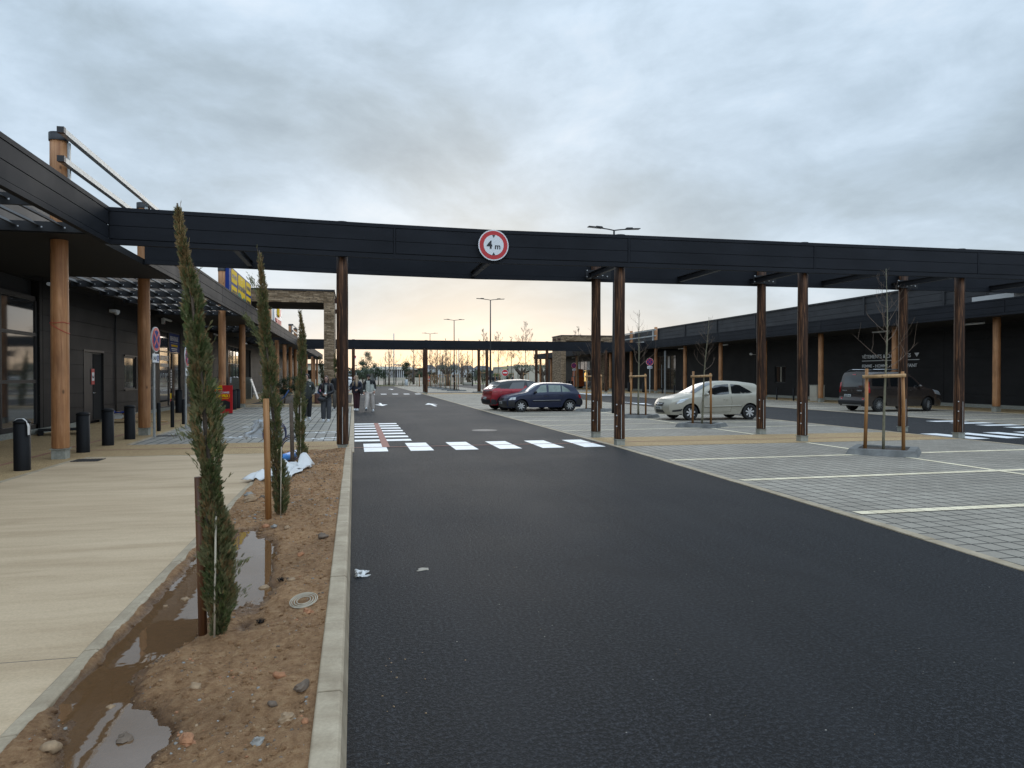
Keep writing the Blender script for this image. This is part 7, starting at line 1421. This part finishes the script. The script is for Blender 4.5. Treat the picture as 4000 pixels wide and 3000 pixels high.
def person(x, y, face, H, label, pose, wear, hair, z=0.01, cat='person', female=False):
    """pose: dict of joints in metres for a 1.7 m body; x right of the body seen from the front is +x, the body faces -y"""
    t = empty('person', (x, y, z), face, label, cat); k = H / 1.72; t.scale = (k, k, k)
    P = dict(pelvis=(0, 0, 0.92), waist=(0, 0, 1.06), chest=(0, 0, 1.26), neck=(0, 0.0, 1.44), head=(0, -0.02, 1.60),
             shl=(-0.18, 0.0, 1.38), ell=(-0.24, 0.03, 1.11), wrl=(-0.25, -0.06, 0.87), shr=(0.18, 0, 1.38), elr=(0.24, 0.03, 1.11), wrr=(0.25, -0.06, 0.87),
             hil=(-0.095, 0, 0.90), knl=(-0.105, -0.03, 0.50), anl=(-0.10, 0.02, 0.09), hir=(0.095, 0, 0.90), knr=(0.105, -0.03, 0.50), anr=(0.10, 0.02, 0.09))
    P.update(pose); V = {a: Vector(c) for a, c in P.items() if a[0] != '_'}; hd = V['head']; fs = 0.92 if female else 1.0
    def mid(a, c, f=0.5): return tuple(V[a].lerp(V[c], f))
    # the body: torso, limbs, palms; head, fingers and features join the same mesh
    N = [(P['pelvis'], (0.13 * fs, 0.10)), (P['waist'], (0.115 * fs, 0.085)), (P['chest'], (0.145 * fs, 0.10)), (mid('chest', 'neck', 0.75), (0.09, 0.07)), (P['neck'], 0.05), (tuple(hd + Vector((0, 0.02, -0.06))), 0.05),
         (P['shl'], 0.055), (P['ell'], 0.038), (P['wrl'], 0.025), (P['shr'], 0.055), (P['elr'], 0.038), (P['wrr'], 0.025), (P['hil'], 0.085), (P['knl'], 0.055), (mid('knl', 'anl', 0.35), 0.056), (P['anl'], 0.038), (P['hir'], 0.085), (P['knr'], 0.055), (mid('knr', 'anr', 0.35), 0.056), (P['anr'], 0.038)]
    E_ = [(0, 1), (1, 2), (2, 3), (3, 4), (4, 5), (3, 6), (6, 7), (7, 8), (3, 9), (9, 10), (10, 11), (0, 12), (12, 13), (13, 14), (14, 15), (0, 16), (16, 17), (17, 18), (18, 19)]
    ht, hz_ = pose.get('_turn', 0.0), pose.get('_tilt', 0.0)
    HM = Matrix.Translation(hd) @ Matrix.Rotation(ht, 4, 'Z') @ Matrix.Rotation(hz_, 4, 'X')
    def feats(b):
        base = len(b.v); b.ell((0, 0, 0), (0.072, 0.092, 0.112), 18, 14)
        for i in range(base, len(b.v)):
            p = Vector(b.v[i])
            if p.z < 0: p.x *= 1 + 0.30 * p.z / 0.112; p.y = p.y * (1 + 0.10 * p.z / 0.112) - (0.012 if p.y < 0 else -0.0) * abs(p.z) / 0.112
            if p.y < 0 and p.z > -0.05 and abs(p.x) > 0.045: p.y *= 0.94
            b.v[i] = tuple(HM @ p)
        b.ell((0, -0.098, -0.012), (0.013, 0.018, 0.026), 8, 6, HM); b.ell((0, -0.092, 0.004), (0.009, 0.012, 0.03), 8, 6, HM)
        for sg in (-1, 1): b.ell((sg * 0.072, 0.005, -0.008), (0.010, 0.018, 0.030), 8, 6, HM)
        b.cur = 1
        for sg in (-1, 1): b.ell((sg * 0.030, -0.083, 0.006), (0.012, 0.006, 0.006), 8, 5, HM); b.ell((sg * 0.031, -0.086, 0.026), (0.018, 0.006, 0.004), 8, 4, HM)
        b.cur = 2; b.ell((0, -0.088, -0.052), (0.024, 0.010, 0.007), 10, 5, HM)
        b.cur = 0
        for w_, e_, sg in (('wrl', 'ell', -1), ('wrr', 'elr', 1)):
            if pose.get('_pocket') and w_ in pose['_pocket']: continue
            d = (V[w_] - V[e_]).normalized(); s_ = d.cross(Vector((0, 1, 0))); s_ = (s_ if s_.length > 0.2 else d.orthogonal()).normalized(); n_ = d.cross(s_)
            c0 = V[w_] + d * 0.045; b.tube([V[w_] - d * 0.01, V[w_] + d * 0.03, V[w_] + d * 0.075], [0.024, 0.034, 0.032], 8)
            for f, (u, L_) in enumerate(((-0.026, 0.060), (-0.009, 0.070), (0.009, 0.066), (0.025, 0.052))):
                q = V[w_] + d * 0.075 + s_ * u; b.tube([q, q + d * L_ * 0.5 - n_ * 0.008 * sg, q + d * L_ * 0.85 - n_ * 0.026 * sg], [0.0095, 0.0088, 0.007], 6)
            q = V[w_] + d * 0.03 - s_ * 0.028; b.tube([q, q - s_ * 0.02 + d * 0.022 - n_ * 0.012 * sg, q - s_ * 0.022 + d * 0.05 - n_ * 0.022 * sg], [0.012, 0.010, 0.008], 6)
    sk = mat('skin_tone', wear.get('skin', (0.50, 0.30, 0.225)), 0.55); lip = mat('lips', (0.34, 0.12, 0.10), 0.5)
    skinned('body', N, E_, [sk, MA['ink'], lip], t, 2, 0, feats)
    # jacket
    jr = wear.get('puff', 1.0); J = [((V['pelvis'] + Vector((0, 0, wear.get('hem', -0.06) - 0.07))), (0.160 * jr * fs, 0.122 * jr)), (V['waist'], (0.150 * jr * fs, 0.120 * jr)), (V['chest'], (0.175 * jr * fs, 0.125 * jr)), (V['chest'].lerp(V['neck'], 0.62), (0.13, 0.10)), (V['neck'] + Vector((0, 0.0, 0.0)), (0.078, 0.075)),
         (V['shl'], 0.085 * jr), (V['shl'].lerp(V['ell'], 0.5), 0.074 * jr), (V['ell'], 0.068 * jr), (V['ell'].lerp(V['wrl'], 0.55), 0.060 * jr), (V['wrl'], 0.042), (V['shr'], 0.085 * jr), (V['shr'].lerp(V['elr'], 0.5), 0.074 * jr), (V['elr'], 0.068 * jr), (V['elr'].lerp(V['wrr'], 0.55), 0.060 * jr), (V['wrr'], 0.042)]
    J = [(tuple(p), r) for p, r in J]; jm = wear['jacket']
    jo = skinned('jacket', J, [(0, 1), (1, 2), (2, 3), (3, 4), (3, 5), (5, 6), (6, 7), (7, 8), (8, 9), (3, 10), (10, 11), (11, 12), (12, 13), (13, 14)], jm if isinstance(jm, list) else [jm], t, 3 if isinstance(jm, list) else 2, 0)
    if isinstance(jm, list):   # two tone: pale lower front, dark yoke and sleeves
        me = jo.data
        for p in me.polygons:
            c = p.center; dark = (c.z > 1.24 and (c.x > 0.0 or abs(c.x) > 0.17)) or abs(c.x) > 0.19 or c.z > 1.40
            if min((c - V['wrl']).length, (c - V['wrr']).length) < 0.10: dark = False
            p.material_index = 1 if dark else 0
    b = MB(); z0 = V['neck']; b.lathe([(0.085, -0.05), (0.092, 0.0), (0.080, 0.035), (0.066, 0.02)], 14, Matrix.Translation(z0 + Vector((0, 0.01, 0.0)))); b.ell(tuple(z0 + Vector((0, 0.09, -0.02))), (0.10, 0.055, 0.07), 10, 7); b.build('collar', (jm[1] if isinstance(jm, list) else jm), jo)
    b = MB(); zc_ = V['chest']; b.box(-0.006, 0.006, -0.150 * jr, -0.06, V['waist'].z - 0.12, V['neck'].z - 0.03); b.build('zip', MA['ink'] if not isinstance(jm, list) else MA['carbl'], jo)
    # trousers
    q = wear.get('leg', 1.0)
    T_ = [(V['pelvis'] + Vector((0, 0, 0.0)), (0.112 * fs, 0.088)), (V['hil'] + Vector((0, 0, -0.05)), 0.098), (V['hil'].lerp(V['knl'], 0.5), 0.096 * q), (V['knl'], 0.084 * q), (V['knl'].lerp(V['anl'], 0.5), 0.080 * q), (V['anl'] + Vector((0, 0, -0.02)), 0.076 * q), (V['hir'] + Vector((0, 0, -0.05)), 0.098), (V['hir'].lerp(V['knr'], 0.5), 0.096 * q), (V['knr'], 0.084 * q), (V['knr'].lerp(V['anr'], 0.5), 0.080 * q), (V['anr'] + Vector((0, 0, -0.02)), 0.076 * q)]
    skinned('trousers', [(tuple(p), r) for p, r in T_], [(0, 1), (1, 2), (2, 3), (3, 4), (4, 5), (0, 6), (6, 7), (7, 8), (8, 9), (9, 10)], wear['trousers'], t, 2, 0)
    for a, kn in (('anl', 'knl'), ('anr', 'knr')):
        p = V[a]; ang = wear.get('toe', {}).get(a, 0.0); M_ = Matrix.Translation(p + Vector((0, 0, -0.045))) @ Matrix.Rotation(ang, 4, 'X')
        b = MB(); b.ell((0, -0.07, 0.0), (0.046, 0.135, 0.045), 12, 8, M_); b.ell((0, 0.0, 0.03), (0.045, 0.06, 0.055), 10, 7, M_); b.cur = 1; b.box(-0.045, 0.045, -0.19, 0.06, -0.046, -0.022, M_); b.build('shoe', [wear['shoe'], wear.get('sole', MA['white'])], t)
    # hair
    hm, style = hair; b = MB(); rr = random.Random(int(x * 100))
    base = len(b.v); b.ell((0, 0.014, 0.028), (0.086, 0.104, 0.108), 18, 14)
    for i in range(base, len(b.v)):
        p = Vector(b.v[i])
        if p.y < -0.045 and p.z < 0.075: p.y = -0.045 + (p.y + 0.045) * 0.15
        if p.z < -0.02: p.z = -0.02 + (p.z + 0.02) * (0.5 if style == 'short' else 1)
        p += p.normalized() * 0.010 * noise.noise(p * 30); b.v[i] = tuple(HM @ p)
    if style == 'curly':
        for i in range(60):
            a = rr.uniform(0, 6.28); v = rr.uniform(0.1, 1); k_ = sqrt(1 - v * v); b.ell((cos(a) * k_ * 0.078, 0.01 + sin(a) * k_ * 0.095 * (1 if sin(a) > 0 else 0.85), 0.035 + v * 0.092), (0.022, 0.022, 0.020), 6, 5, HM)
    if style == 'long':
        for i in range(70):
            a = rr.uniform(-0.45, pi + 0.45); r = 0.088; p0 = HM @ Vector((cos(a) * r * 0.92, 0.012 + sin(a) * r, 0.03)); L_ = rr.uniform(0.30, 0.44) * (hair[2] if len(hair) > 2 else 1) if False else rr.uniform(0.34, 0.46)
            fr_ = sin(a) < 0.55; o_ = Vector((cos(a) * 0.06, (-0.17 if fr_ else 0.13), 0)); b.tube([p0, p0 + Vector((cos(a) * 0.01, 0, -0.10)), p0 + o_ * 0.7 + Vector((0, 0, -L_ * 0.55)), p0 + o_ + Vector((rr.uniform(-0.02, 0.02), 0, -L_))], [0.018, 0.018, 0.016, 0.005], 5, False)
    b.build('hair', hm, t)
    return t, V, HM, jo
def cloth(name, c, r=0.8, v=0.18): return mat(name, c, r, var=v, vs=14, bump=0.3, bs=22)
blackj = cloth('black_puffer', (0.010, 0.010, 0.012), 0.5); grey_t = cloth('dark_grey_denim', (0.055, 0.057, 0.062)); oliv = cloth('olive_jacket', (0.040, 0.045, 0.036), 0.7); bkt = cloth('black_trousers', (0.022, 0.023, 0.026)); tau = cloth('taupe_trousers', (0.085, 0.075, 0.062)); navy = cloth('navy_puffer', (0.016, 0.018, 0.032), 0.45); burg = cloth('burgundy_trousers', (0.040, 0.010, 0.014)); crm = cloth('cream_fleece', (0.46, 0.47, 0.42)); crmt = cloth('cream_trousers', (0.50, 0.44, 0.39)); blk2 = cloth('black_fleece', (0.012, 0.012, 0.013))
hb = cloth('brown_hair', (0.045, 0.022, 0.015), 0.45); hk = cloth('black_hair', (0.010, 0.008, 0.007), 0.5); hbl = cloth('blond_hair', (0.36, 0.25, 0.12), 0.5); hdb = cloth('dark_blond_hair', (0.30, 0.21, 0.13), 0.5)
# woman in the middle, hands together in front of her
t, V, HM, jo = person(-0.96, 26.35, radians(-4), 1.60, 'young woman with long brown hair and glasses in a black puffer jacket and grey trousers', dict(_turn=0.0, ell=(-0.25, -0.02, 1.14), wrl=(-0.09, -0.22, 1.04), elr=(0.25, -0.02, 1.12), wrr=(0.04, -0.23, 1.03), knl=(-0.10, -0.06, 0.50), anl=(-0.10, 0.0, 0.09), anr=(0.09, -0.04, 0.09), knr=(0.10, -0.05, 0.5)), dict(jacket=blackj, puff=1.12, trousers=grey_t, shoe=MA['white'], leg=1.10, hem=-0.10), (hb, 'long'), female=True)
b = MB(); b.box(-0.030, 0.030, -0.166, -0.10, 0.92, 1.38); b.build('cream_top', crm, jo)
b = MB()
for sg in (-1, 1): b.tube([HM @ Vector((sg * 0.031 + 0.021 * cos(a * pi / 6), -0.098, 0.004 + 0.018 * sin(a * pi / 6))) for a in range(13)], 0.003, 4, False)
b.build('glasses', MA['ink'], t)
b = MB(); b.ell((-0.16, -0.24, 0.86), (0.16, 0.07, 0.095), 14, 9); b.tube([(-0.2, -0.2, 0.93), (-0.24, -0.12, 1.15), (-0.17, -0.05, 1.42)], 0.012, 6); tag(b.build('handbag', MA['carbl'], loc=(-0.96 + 0.0, 26.35, 0.0)), 'black shiny handbag held under the arm of the woman in front', 'bag')
bpy.data.objects['handbag'].scale = (0.93, 0.93, 0.93)
b = MB(); b.ell((-0.20, -0.19, 1.17), (0.025, 0.02, 0.045), 8, 6); b.build('pink_charm', mat('pink', (0.6, 0.2, 0.35), 0.5), t); b = MB(); b.ell((-0.01, -0.26, 1.05), (0.045, 0.04, 0.045), 10, 7); b.build('white_cuff', MA['white'], t)
# man left, hand in pocket, half behind the cypress
t, V, HM, jo = person(-1.66, 26.95, radians(12), 1.67, 'young man in a dark olive hooded jacket with hands in his pockets', dict(_turn=-0.5, _pocket=('wrl', 'wrr'), ell=(-0.24, 0.08, 1.14), wrl=(-0.17, -0.06, 0.97), elr=(0.27, 0.08, 1.14), wrr=(0.17, -0.06, 0.97), knl=(-0.10, -0.14, 0.52), anl=(-0.10, -0.10, 0.10), knr=(0.10, 0.02, 0.50), anr=(0.10, 0.16, 0.13)), dict(jacket=oliv, trousers=bkt, shoe=MA['white'], puff=1.08, leg=1.0), (hk, 'short'))
b = MB(); b.ell((0.10, -0.145, 1.27), (0.022, 0.012, 0.028), 8, 6); b.build('white_badge', MA['white'], jo)
# blond man behind
t, V, HM, jo = person(-0.80, 35.6, radians(-6), 1.77, 'tall young man with curly blond hair in a black jacket, behind the woman', dict(_turn=0.1, elr=(0.27, 0.08, 1.12), wrr=(0.20, -0.05, 0.98), ell=(-0.27, 0.08, 1.12), wrl=(-0.20, -0.05, 0.98), _pocket=('wrl', 'wrr'), knl=(-0.1, -0.12, 0.52), anl=(-0.1, -0.05, 0.1), anr=(0.14, 0.06, 0.09)), dict(jacket=blk2, trousers=tau, shoe=MA['carbl'], puff=1.0, skin=(0.56, 0.36, 0.27)), (hbl, 'curly'))
# blond woman right of the post, head turned to her right
t, V, HM, jo = person(0.12, 34.6, radians(-20), 1.63, 'young woman with long blond hair in navy puffer jacket and burgundy trousers', dict(_turn=-0.9, head=(-0.03, -0.03, 1.60), ell=(-0.25, -0.02, 1.12), wrl=(-0.29, -0.18, 1.00), elr=(0.25, 0.02, 1.12), wrr=(0.12, -0.22, 1.02), knl=(-0.06, -0.05, 0.5), knr=(0.08, -0.04, 0.5), anl=(-0.05, -0.06, 0.09), anr=(0.07, -0.05, 0.09)), dict(jacket=navy, puff=1.12, trousers=burg, shoe=MA['white'], leg=1.05, hem=-0.08), (hdb, 'long'), female=True)
b = MB(); b.box(-0.16, 0.16, -0.07, 0.07, 0, 0.26); b.tube([(-0.12, 0, 0.25), (-0.16, 0.05, 0.5), (-0.18, 0.05, 0.66), (-0.1, -0.02, 0.4), (0.10, 0, 0.25)], 0.010, 5); o = b.build('shoulder_bag', MA['carbl'], loc=(0.47, 34.45, 0.80), bevel=0.03); o.rotation_euler = (0, radians(-22), 0); tag(o, 'black shoulder bag hanging at the hip of the blond woman', 'bag')
# boy in black and cream, looking down, mid step
t, V, HM, jo = person(0.70, 33.55, radians(4), 1.70, 'young man looking down in a black and cream fleece and pale trousers', dict(_turn=-0.45, _tilt=0.5, head=(-0.06, -0.07, 1.575), neck=(0, -0.02, 1.43), ell=(-0.235, 0.02, 1.12), wrl=(-0.26, -0.06, 0.88), elr=(0.235, 0.0, 1.12), wrr=(0.20, -0.16, 0.93), knl=(-0.13, -0.16, 0.52), anl=(-0.19, -0.20, 0.14), knr=(0.12, 0.02, 0.49), anr=(0.15, 0.10, 0.09)), dict(jacket=[crm, blk2], trousers=crmt, shoe=MA['white'], puff=1.06, leg=1.10, toe=dict(anl=radians(-28))), (hk, 'curly'))
b = MB(); b.ell((0.10, -0.15, 1.28), (0.012, 0.01, 0.014), 8, 6); b.build('white_badge', MA['white'], jo)
# tiny walkers far beyond
for i, (x, y, f, jm, tm, hh_, lb) in enumerate(((23.9, 129.5, 0.4, burg, crmt, hb, 'distant walker in a dark red top and white trousers, left of the lamp mast'), (25.2, 131.5, -0.3, blk2, grey_t, hk, 'distant walker in black just left of the red car spoiler'), (25.7, 131.5, 0.1, navy, grey_t, hk, 'distant walker in navy nearest the red car roof'), (26.4, 132, 0.2, blk2, bkt, hk, 'distant dark walker seen right behind the tree stakes over the red roof'),
        (29.8, 140, 0.3, blk2, bkt, hk, 'distant dark walker right of the no entry sign'), (30.7, 140, -0.3, navy, bkt, hb, 'distant walker before the stakes at the right of the no entry sign'))):
    person(x, y, f, 1.72, lb, dict(anl=(-0.10, -0.15, 0.09), anr=(0.1, 0.12, 0.09), knl=(-0.10, -0.10, 0.5)), dict(jacket=jm, trousers=tm, shoe=MA['carbl']), (hh_, 'short'))
# ================================================================== beyond the parking
sheet('plaza', MA['beige'], [(-25, 116.8), (12.6, 116.8), (13, 133.2), (75, 133.2), (75, 300), (-25, 300)], -0.005)
sheet('grass', MA['grass'], [(-20, 116.9), (5.0, 116.9), (7.6, 119.5), (6.5, 123), (3.5, 130), (1.5, 160), (-20, 170)], 0.01, label=None)
sheet('grass', MA['grass'], [(11, 165), (21, 160), (23, 148), (31, 140), (36, 142), (33, 175), (11, 175)], 0.01)
sheet('grass', MA['grass'], [(26, 134.2), (70, 134.2), (80, 175), (36, 175)], 0.012)
# wooded backdrop far behind the plaza: one mass of hedge and treetops
rr = random.Random(19); b = MB()
for (xa, xb, y0_, hm_, n_) in ((-40, 8, 320, 7.5, 2600), (8, 34, 318, 6.0, 1500), (30, 66, 345, 6.5, 1800), (62, 120, 330, 6.5, 1800)):
    for i in range(n_):
        x = rr.uniform(xa, xb); h_ = hm_ * (0.55 + 0.45 * noise.noise(Vector((x * 0.12, y0_, 0)))) * rr.random() ** 0.6; p = Vector((x, y0_ + rr.uniform(-2, 2), h_)); u = Vector((rr.gauss(0, 1), rr.gauss(0, 1), rr.gauss(0, 1))).normalized(); q = u.orthogonal().normalized(); s_ = rr.uniform(0.3, 0.7); b.cur = rr.choice((0, 1, 2)); b.add([p - u * s_, p + q * s_ * 0.5, p + u * s_, p - q * s_ * 0.5], [(0, 1, 2, 3)])
tag(b.build('far_woods', [MA['holm'], MA['pine'], MA['shrub']]), 'dark distant hedge and treetops behind the far houses', 'woods', kind='stuff')
rr = random.Random(9); b = MB()
for i in range(5000):
    x = rr.uniform(-6, 7); y = 117.2 + rr.random() ** 1.5 * 14
    if x > 7.5 - (y - 119) * 0.4: continue
    h = rr.uniform(0.08, 0.22); a = rr.uniform(0, 3.14); b.add([(x - 0.04 * cos(a), y - 0.04 * sin(a), 0.01), (x + 0.04 * cos(a), y + 0.04 * sin(a), 0.01), (x + rr.gauss(0, 0.04), y, h)], [(0, 1, 2)])
tag(b.build('grass_tufts', MA['grass']), 'short grass growing on the bank beyond the road end', 'grass', kind='stuff')
def building(name, label, x0, x1, y0, y1, h, wall, roofm=None, roof_h=0.0, wins=(), cols=(), roofover=0.3, para=None):
    t = empty(name, ((x0 + x1) / 2, y0, 0), 0, label, 'building'); ox, oy = (x0 + x1) / 2, y0
    b = MB(); b.box(x0 - ox, x1 - ox, 0, y1 - y0, 0, h); b.build('wall', wall, t)
    if roofm:
        b = MB()
        if roof_h > 0.5: n = 4; b.add([(x0 - ox - roofover, -roofover, h), (x1 - ox + roofover, -roofover, h), (x1 - ox + roofover, y1 - y0 + roofover, h), (x0 - ox - roofover, y1 - y0 + roofover, h), (x0 - ox + 1, (y1 - y0) / 2, h + roof_h), (x1 - ox - 1, (y1 - y0) / 2, h + roof_h)], [(0, 1, 5, 4), (1, 2, 5), (2, 3, 4, 5), (3, 0, 4), (3, 2, 1, 0)])
        else: b.box(x0 - ox - roofover, x1 - ox + roofover, -roofover, y1 - y0 + roofover, h + 0.002, h + max(roof_h, 0.25))
        b.build('roof', roofm, t)
    for (xa, xb, za, zb) in wins: f = MB(); f.box(xa - ox, xb - ox, -0.03, 0.05, za, zb); f.build('window', MA['glassd'], t)
    for (xa, w_, zz) in cols: f = MB(); f.box(xa - ox - w_ / 2, xa - ox + w_ / 2, -1.2, -1.2 + w_, 0, zz); f.build('column', MA['wallw'], t)
    return t
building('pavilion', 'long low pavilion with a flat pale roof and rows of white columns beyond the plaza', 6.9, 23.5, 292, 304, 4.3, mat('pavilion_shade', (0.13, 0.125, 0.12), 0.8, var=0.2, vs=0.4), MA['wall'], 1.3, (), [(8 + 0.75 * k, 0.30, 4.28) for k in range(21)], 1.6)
building('low_wall', 'low cream wall running in front of the columned pavilion', 8.6, 50, 276, 277, 1.15, MA['wall'])
building('utility_building', 'grey low block left of the pavilion entrance', 8.8, 13.4, 282, 284, 1.7, MA['foot'])
building('hall', 'pale flat building seen between the arcade posts on the left', -16, -6.0, 170, 185, 4.2, MA['wall'], MA['roof'], 0.3, [(-15, -12, 1, 3), (-11, -8, 1, 3)])
for i, (xa, xb, hh_, lb) in enumerate(((31.5, 36.5, 5.2, 'white terraced house with grey roof, leftmost of the row behind the bare trees'), (37.2, 42.5, 5.1, 'white terraced house, second from the left behind the olive stump'), (43.2, 48.2, 5.2, 'white terraced house, third of the row behind the third street lamp'), (48.9, 54.5, 5.0, 'white terraced house, fourth of the row beside the slim lamp'), (55.2, 62.5, 4.9, 'white house with a grey hipped roof and skylight, last of the row'))):
    building('terraced_house', lb, xa, xb, 330, 340, hh_, MA['wallw'], MA['roof'], 1.7, [(xa + 0.8, xa + 1.6, 1, 2.2), (xa + 2.4, xa + 3.2, 3.2, 4.4), (xa + 3.4, xa + 4.2, 1, 2.2)])
building('dark_building', 'long low charcoal building behind the no entry sign', 52, 65, 300, 320, 3.9, mat('slate_wall', (0.045, 0.048, 0.055), 0.7), MA['roof'], 0.2)
building('shed', 'tall white shed at the left end of the dark low building', 47.5, 50, 305, 310, 3.4, MA['wallw'])
building('cream_hall', 'large cream hall with a toothed roof edge behind the olive trees', 55.5, 82, 250, 290, 5.4, MA['wall'], None, 0, [(76.5, 78, 0.3, 4)])
b = MB()
for k in range(26): b.box(56 + k, 56.6 + k, 249.6, 250.0, 5.4, 5.75)
tag(b.build('roof_edge_tiles', MA['foot']), 'row of small blocks along the top of the cream hall', 'roof edge')
b = MB(); ys = [(-400 + 60 * i) for i in range(40)]
b.add([(x, 900, -1) for x in ys] + [(x, 900 + 40 * sin(x), 9 + 5 * noise.noise(Vector((x / 150, 0, 0)))) for x in ys], [(i, i + 1, 41 + i, 40 + i) for i in range(39)])
b.add([(x, 960, -1) for x in ys], []); tag(b.build('hills', mat('far_hills', (0.12, 0.13, 0.13), 0.9)), kind='structure')
# bollards, bin, benches by the road end
for i, (x, y) in enumerate(((8.1, 124), (9.3, 124), (10.5, 124), (19.4, 130), (21.3, 131))): b = MB(); b.tube([(0, 0, 0), (0, 0, 0.85)], 0.07, 8); tag(b.build('bollard', MA['barky'], loc=(x, y, 0)), ('wooden bollard left of the grey litter bin', 'wooden bollard right of the grey litter bin', 'wooden bollard before the first far crossing posts', 'wooden bollard left of the far concrete bench', 'wooden bollard right of the far concrete bench')[i], 'bollard', 'wooden plaza bollards')
b = MB(); b.lathe([(0.28, 0), (0.30, 0.95), (0.24, 1.05), (0, 1.06)], 12); tag(b.build('litter_bin', MA['galv'], loc=(8.8, 125.5, 0)), 'round grey litter bin on the plaza beyond the road end', 'bin')
for i, (x, y, w_) in enumerate(((6.6, 135, 0.9), (8.2, 129, 0.6), (20.3, 131, 0.85), (15.2, 127, 0.9))): b = MB(); b.box(-w_, w_, -0.3, 0.3, 0.1, 0.5); b.box(-w_ * 0.85, w_ * 0.85, -0.2, 0.2, 0, 0.1); tag(b.build('bench', MA['wall'], loc=(x, y, 0), bevel=0.02), ('pale block bench behind the big bare tree', 'pale block bench left of the wooden bollards', 'long pale block bench between two wooden bollards, right', 'pale block bench behind the far tree stakes')[i], 'bench')
for i, (x, h) in enumerate(((0.1, 9.6), (0.75, 9.8))):
    t = empty('flagpole', (x, 250, 0), 0, ('white flagpole carrying a small red and white flag', 'bare white flagpole right of the flag')[i], 'flagpole'); b = MB(); b.tube([(0, 0, 0), (0, 0, h)], [0.12, 0.05], 8); b.build('mast', MA['white'], t)
    if i == 0: b = MB(); b.add([(0.05, 0, 8.9), (0.6, 0.1, 8.4), (0.5, 0.1, 7.7), (0.05, 0, 8.1)], [(0, 1, 2, 3)]); b.cur = 1; b.add([(0.05, 0, 8.1), (0.5, 0.1, 7.7), (0.45, 0.1, 7.2), (0.05, 0, 7.6)], [(0, 1, 2, 3)]); b.build('flag', [MA['redp'], MA['white']], t)
b = MB(); b.tube([(0, 0, 0), (0, 0, 9)], [0.11, 0.07], 8); b.box(0, 1.2, -0.08, 0.08, 3.55, 3.7); tag(b.build('lamp_mast', MA['galv'], loc=(6.75, 126.5, 0)), 'tall pale grey mast right of the big bare tree', 'mast')
b = MB(); b.tube([(0, 0, 0), (0, 0, 9)], [0.12, 0.08], 8); b.box(-1.2, 0, -0.08, 0.08, 3.9, 4.05); tag(b.build('lamp_mast', MA['galv'], loc=(20.0, 140, 0)), 'tall pale grey mast seen right of the third street lamp', 'mast')
b = MB(); b.tube([(0, 0, 0), (0, 0, 6.5)], 0.12, 6); b.box(-0.3, 0.0, -0.1, 0.1, 4.3, 4.7); tag(b.build('utility_pole', MA['bark'], loc=(19.3, 160, 0)), 'dark wooden pole with a small box among the bare trees', 'pole')
b = MB(); b.tube([(0, 0, 0), (0, 0, 4.6)], 0.2, 8); tag(b.build('dark_column', MA['steel'], loc=(40.4, 190, 0)), 'dark column rising right of the no entry sign', 'column')
b = MB(); b.box(-0.9, 0.9, -0.05, 0.05, 0.3, 1.6); b.cur = 1; b.box(-0.9, 0.9, -0.06, -0.051, 0.8, 1.0); tag(b.build('red_white_panel', [mat('panel_red', (0.55, 0.14, 0.11), 0.6), MA['signw']], loc=(17.8, 180, 0)), 'red and white panel left among the far tree stakes', 'panel')
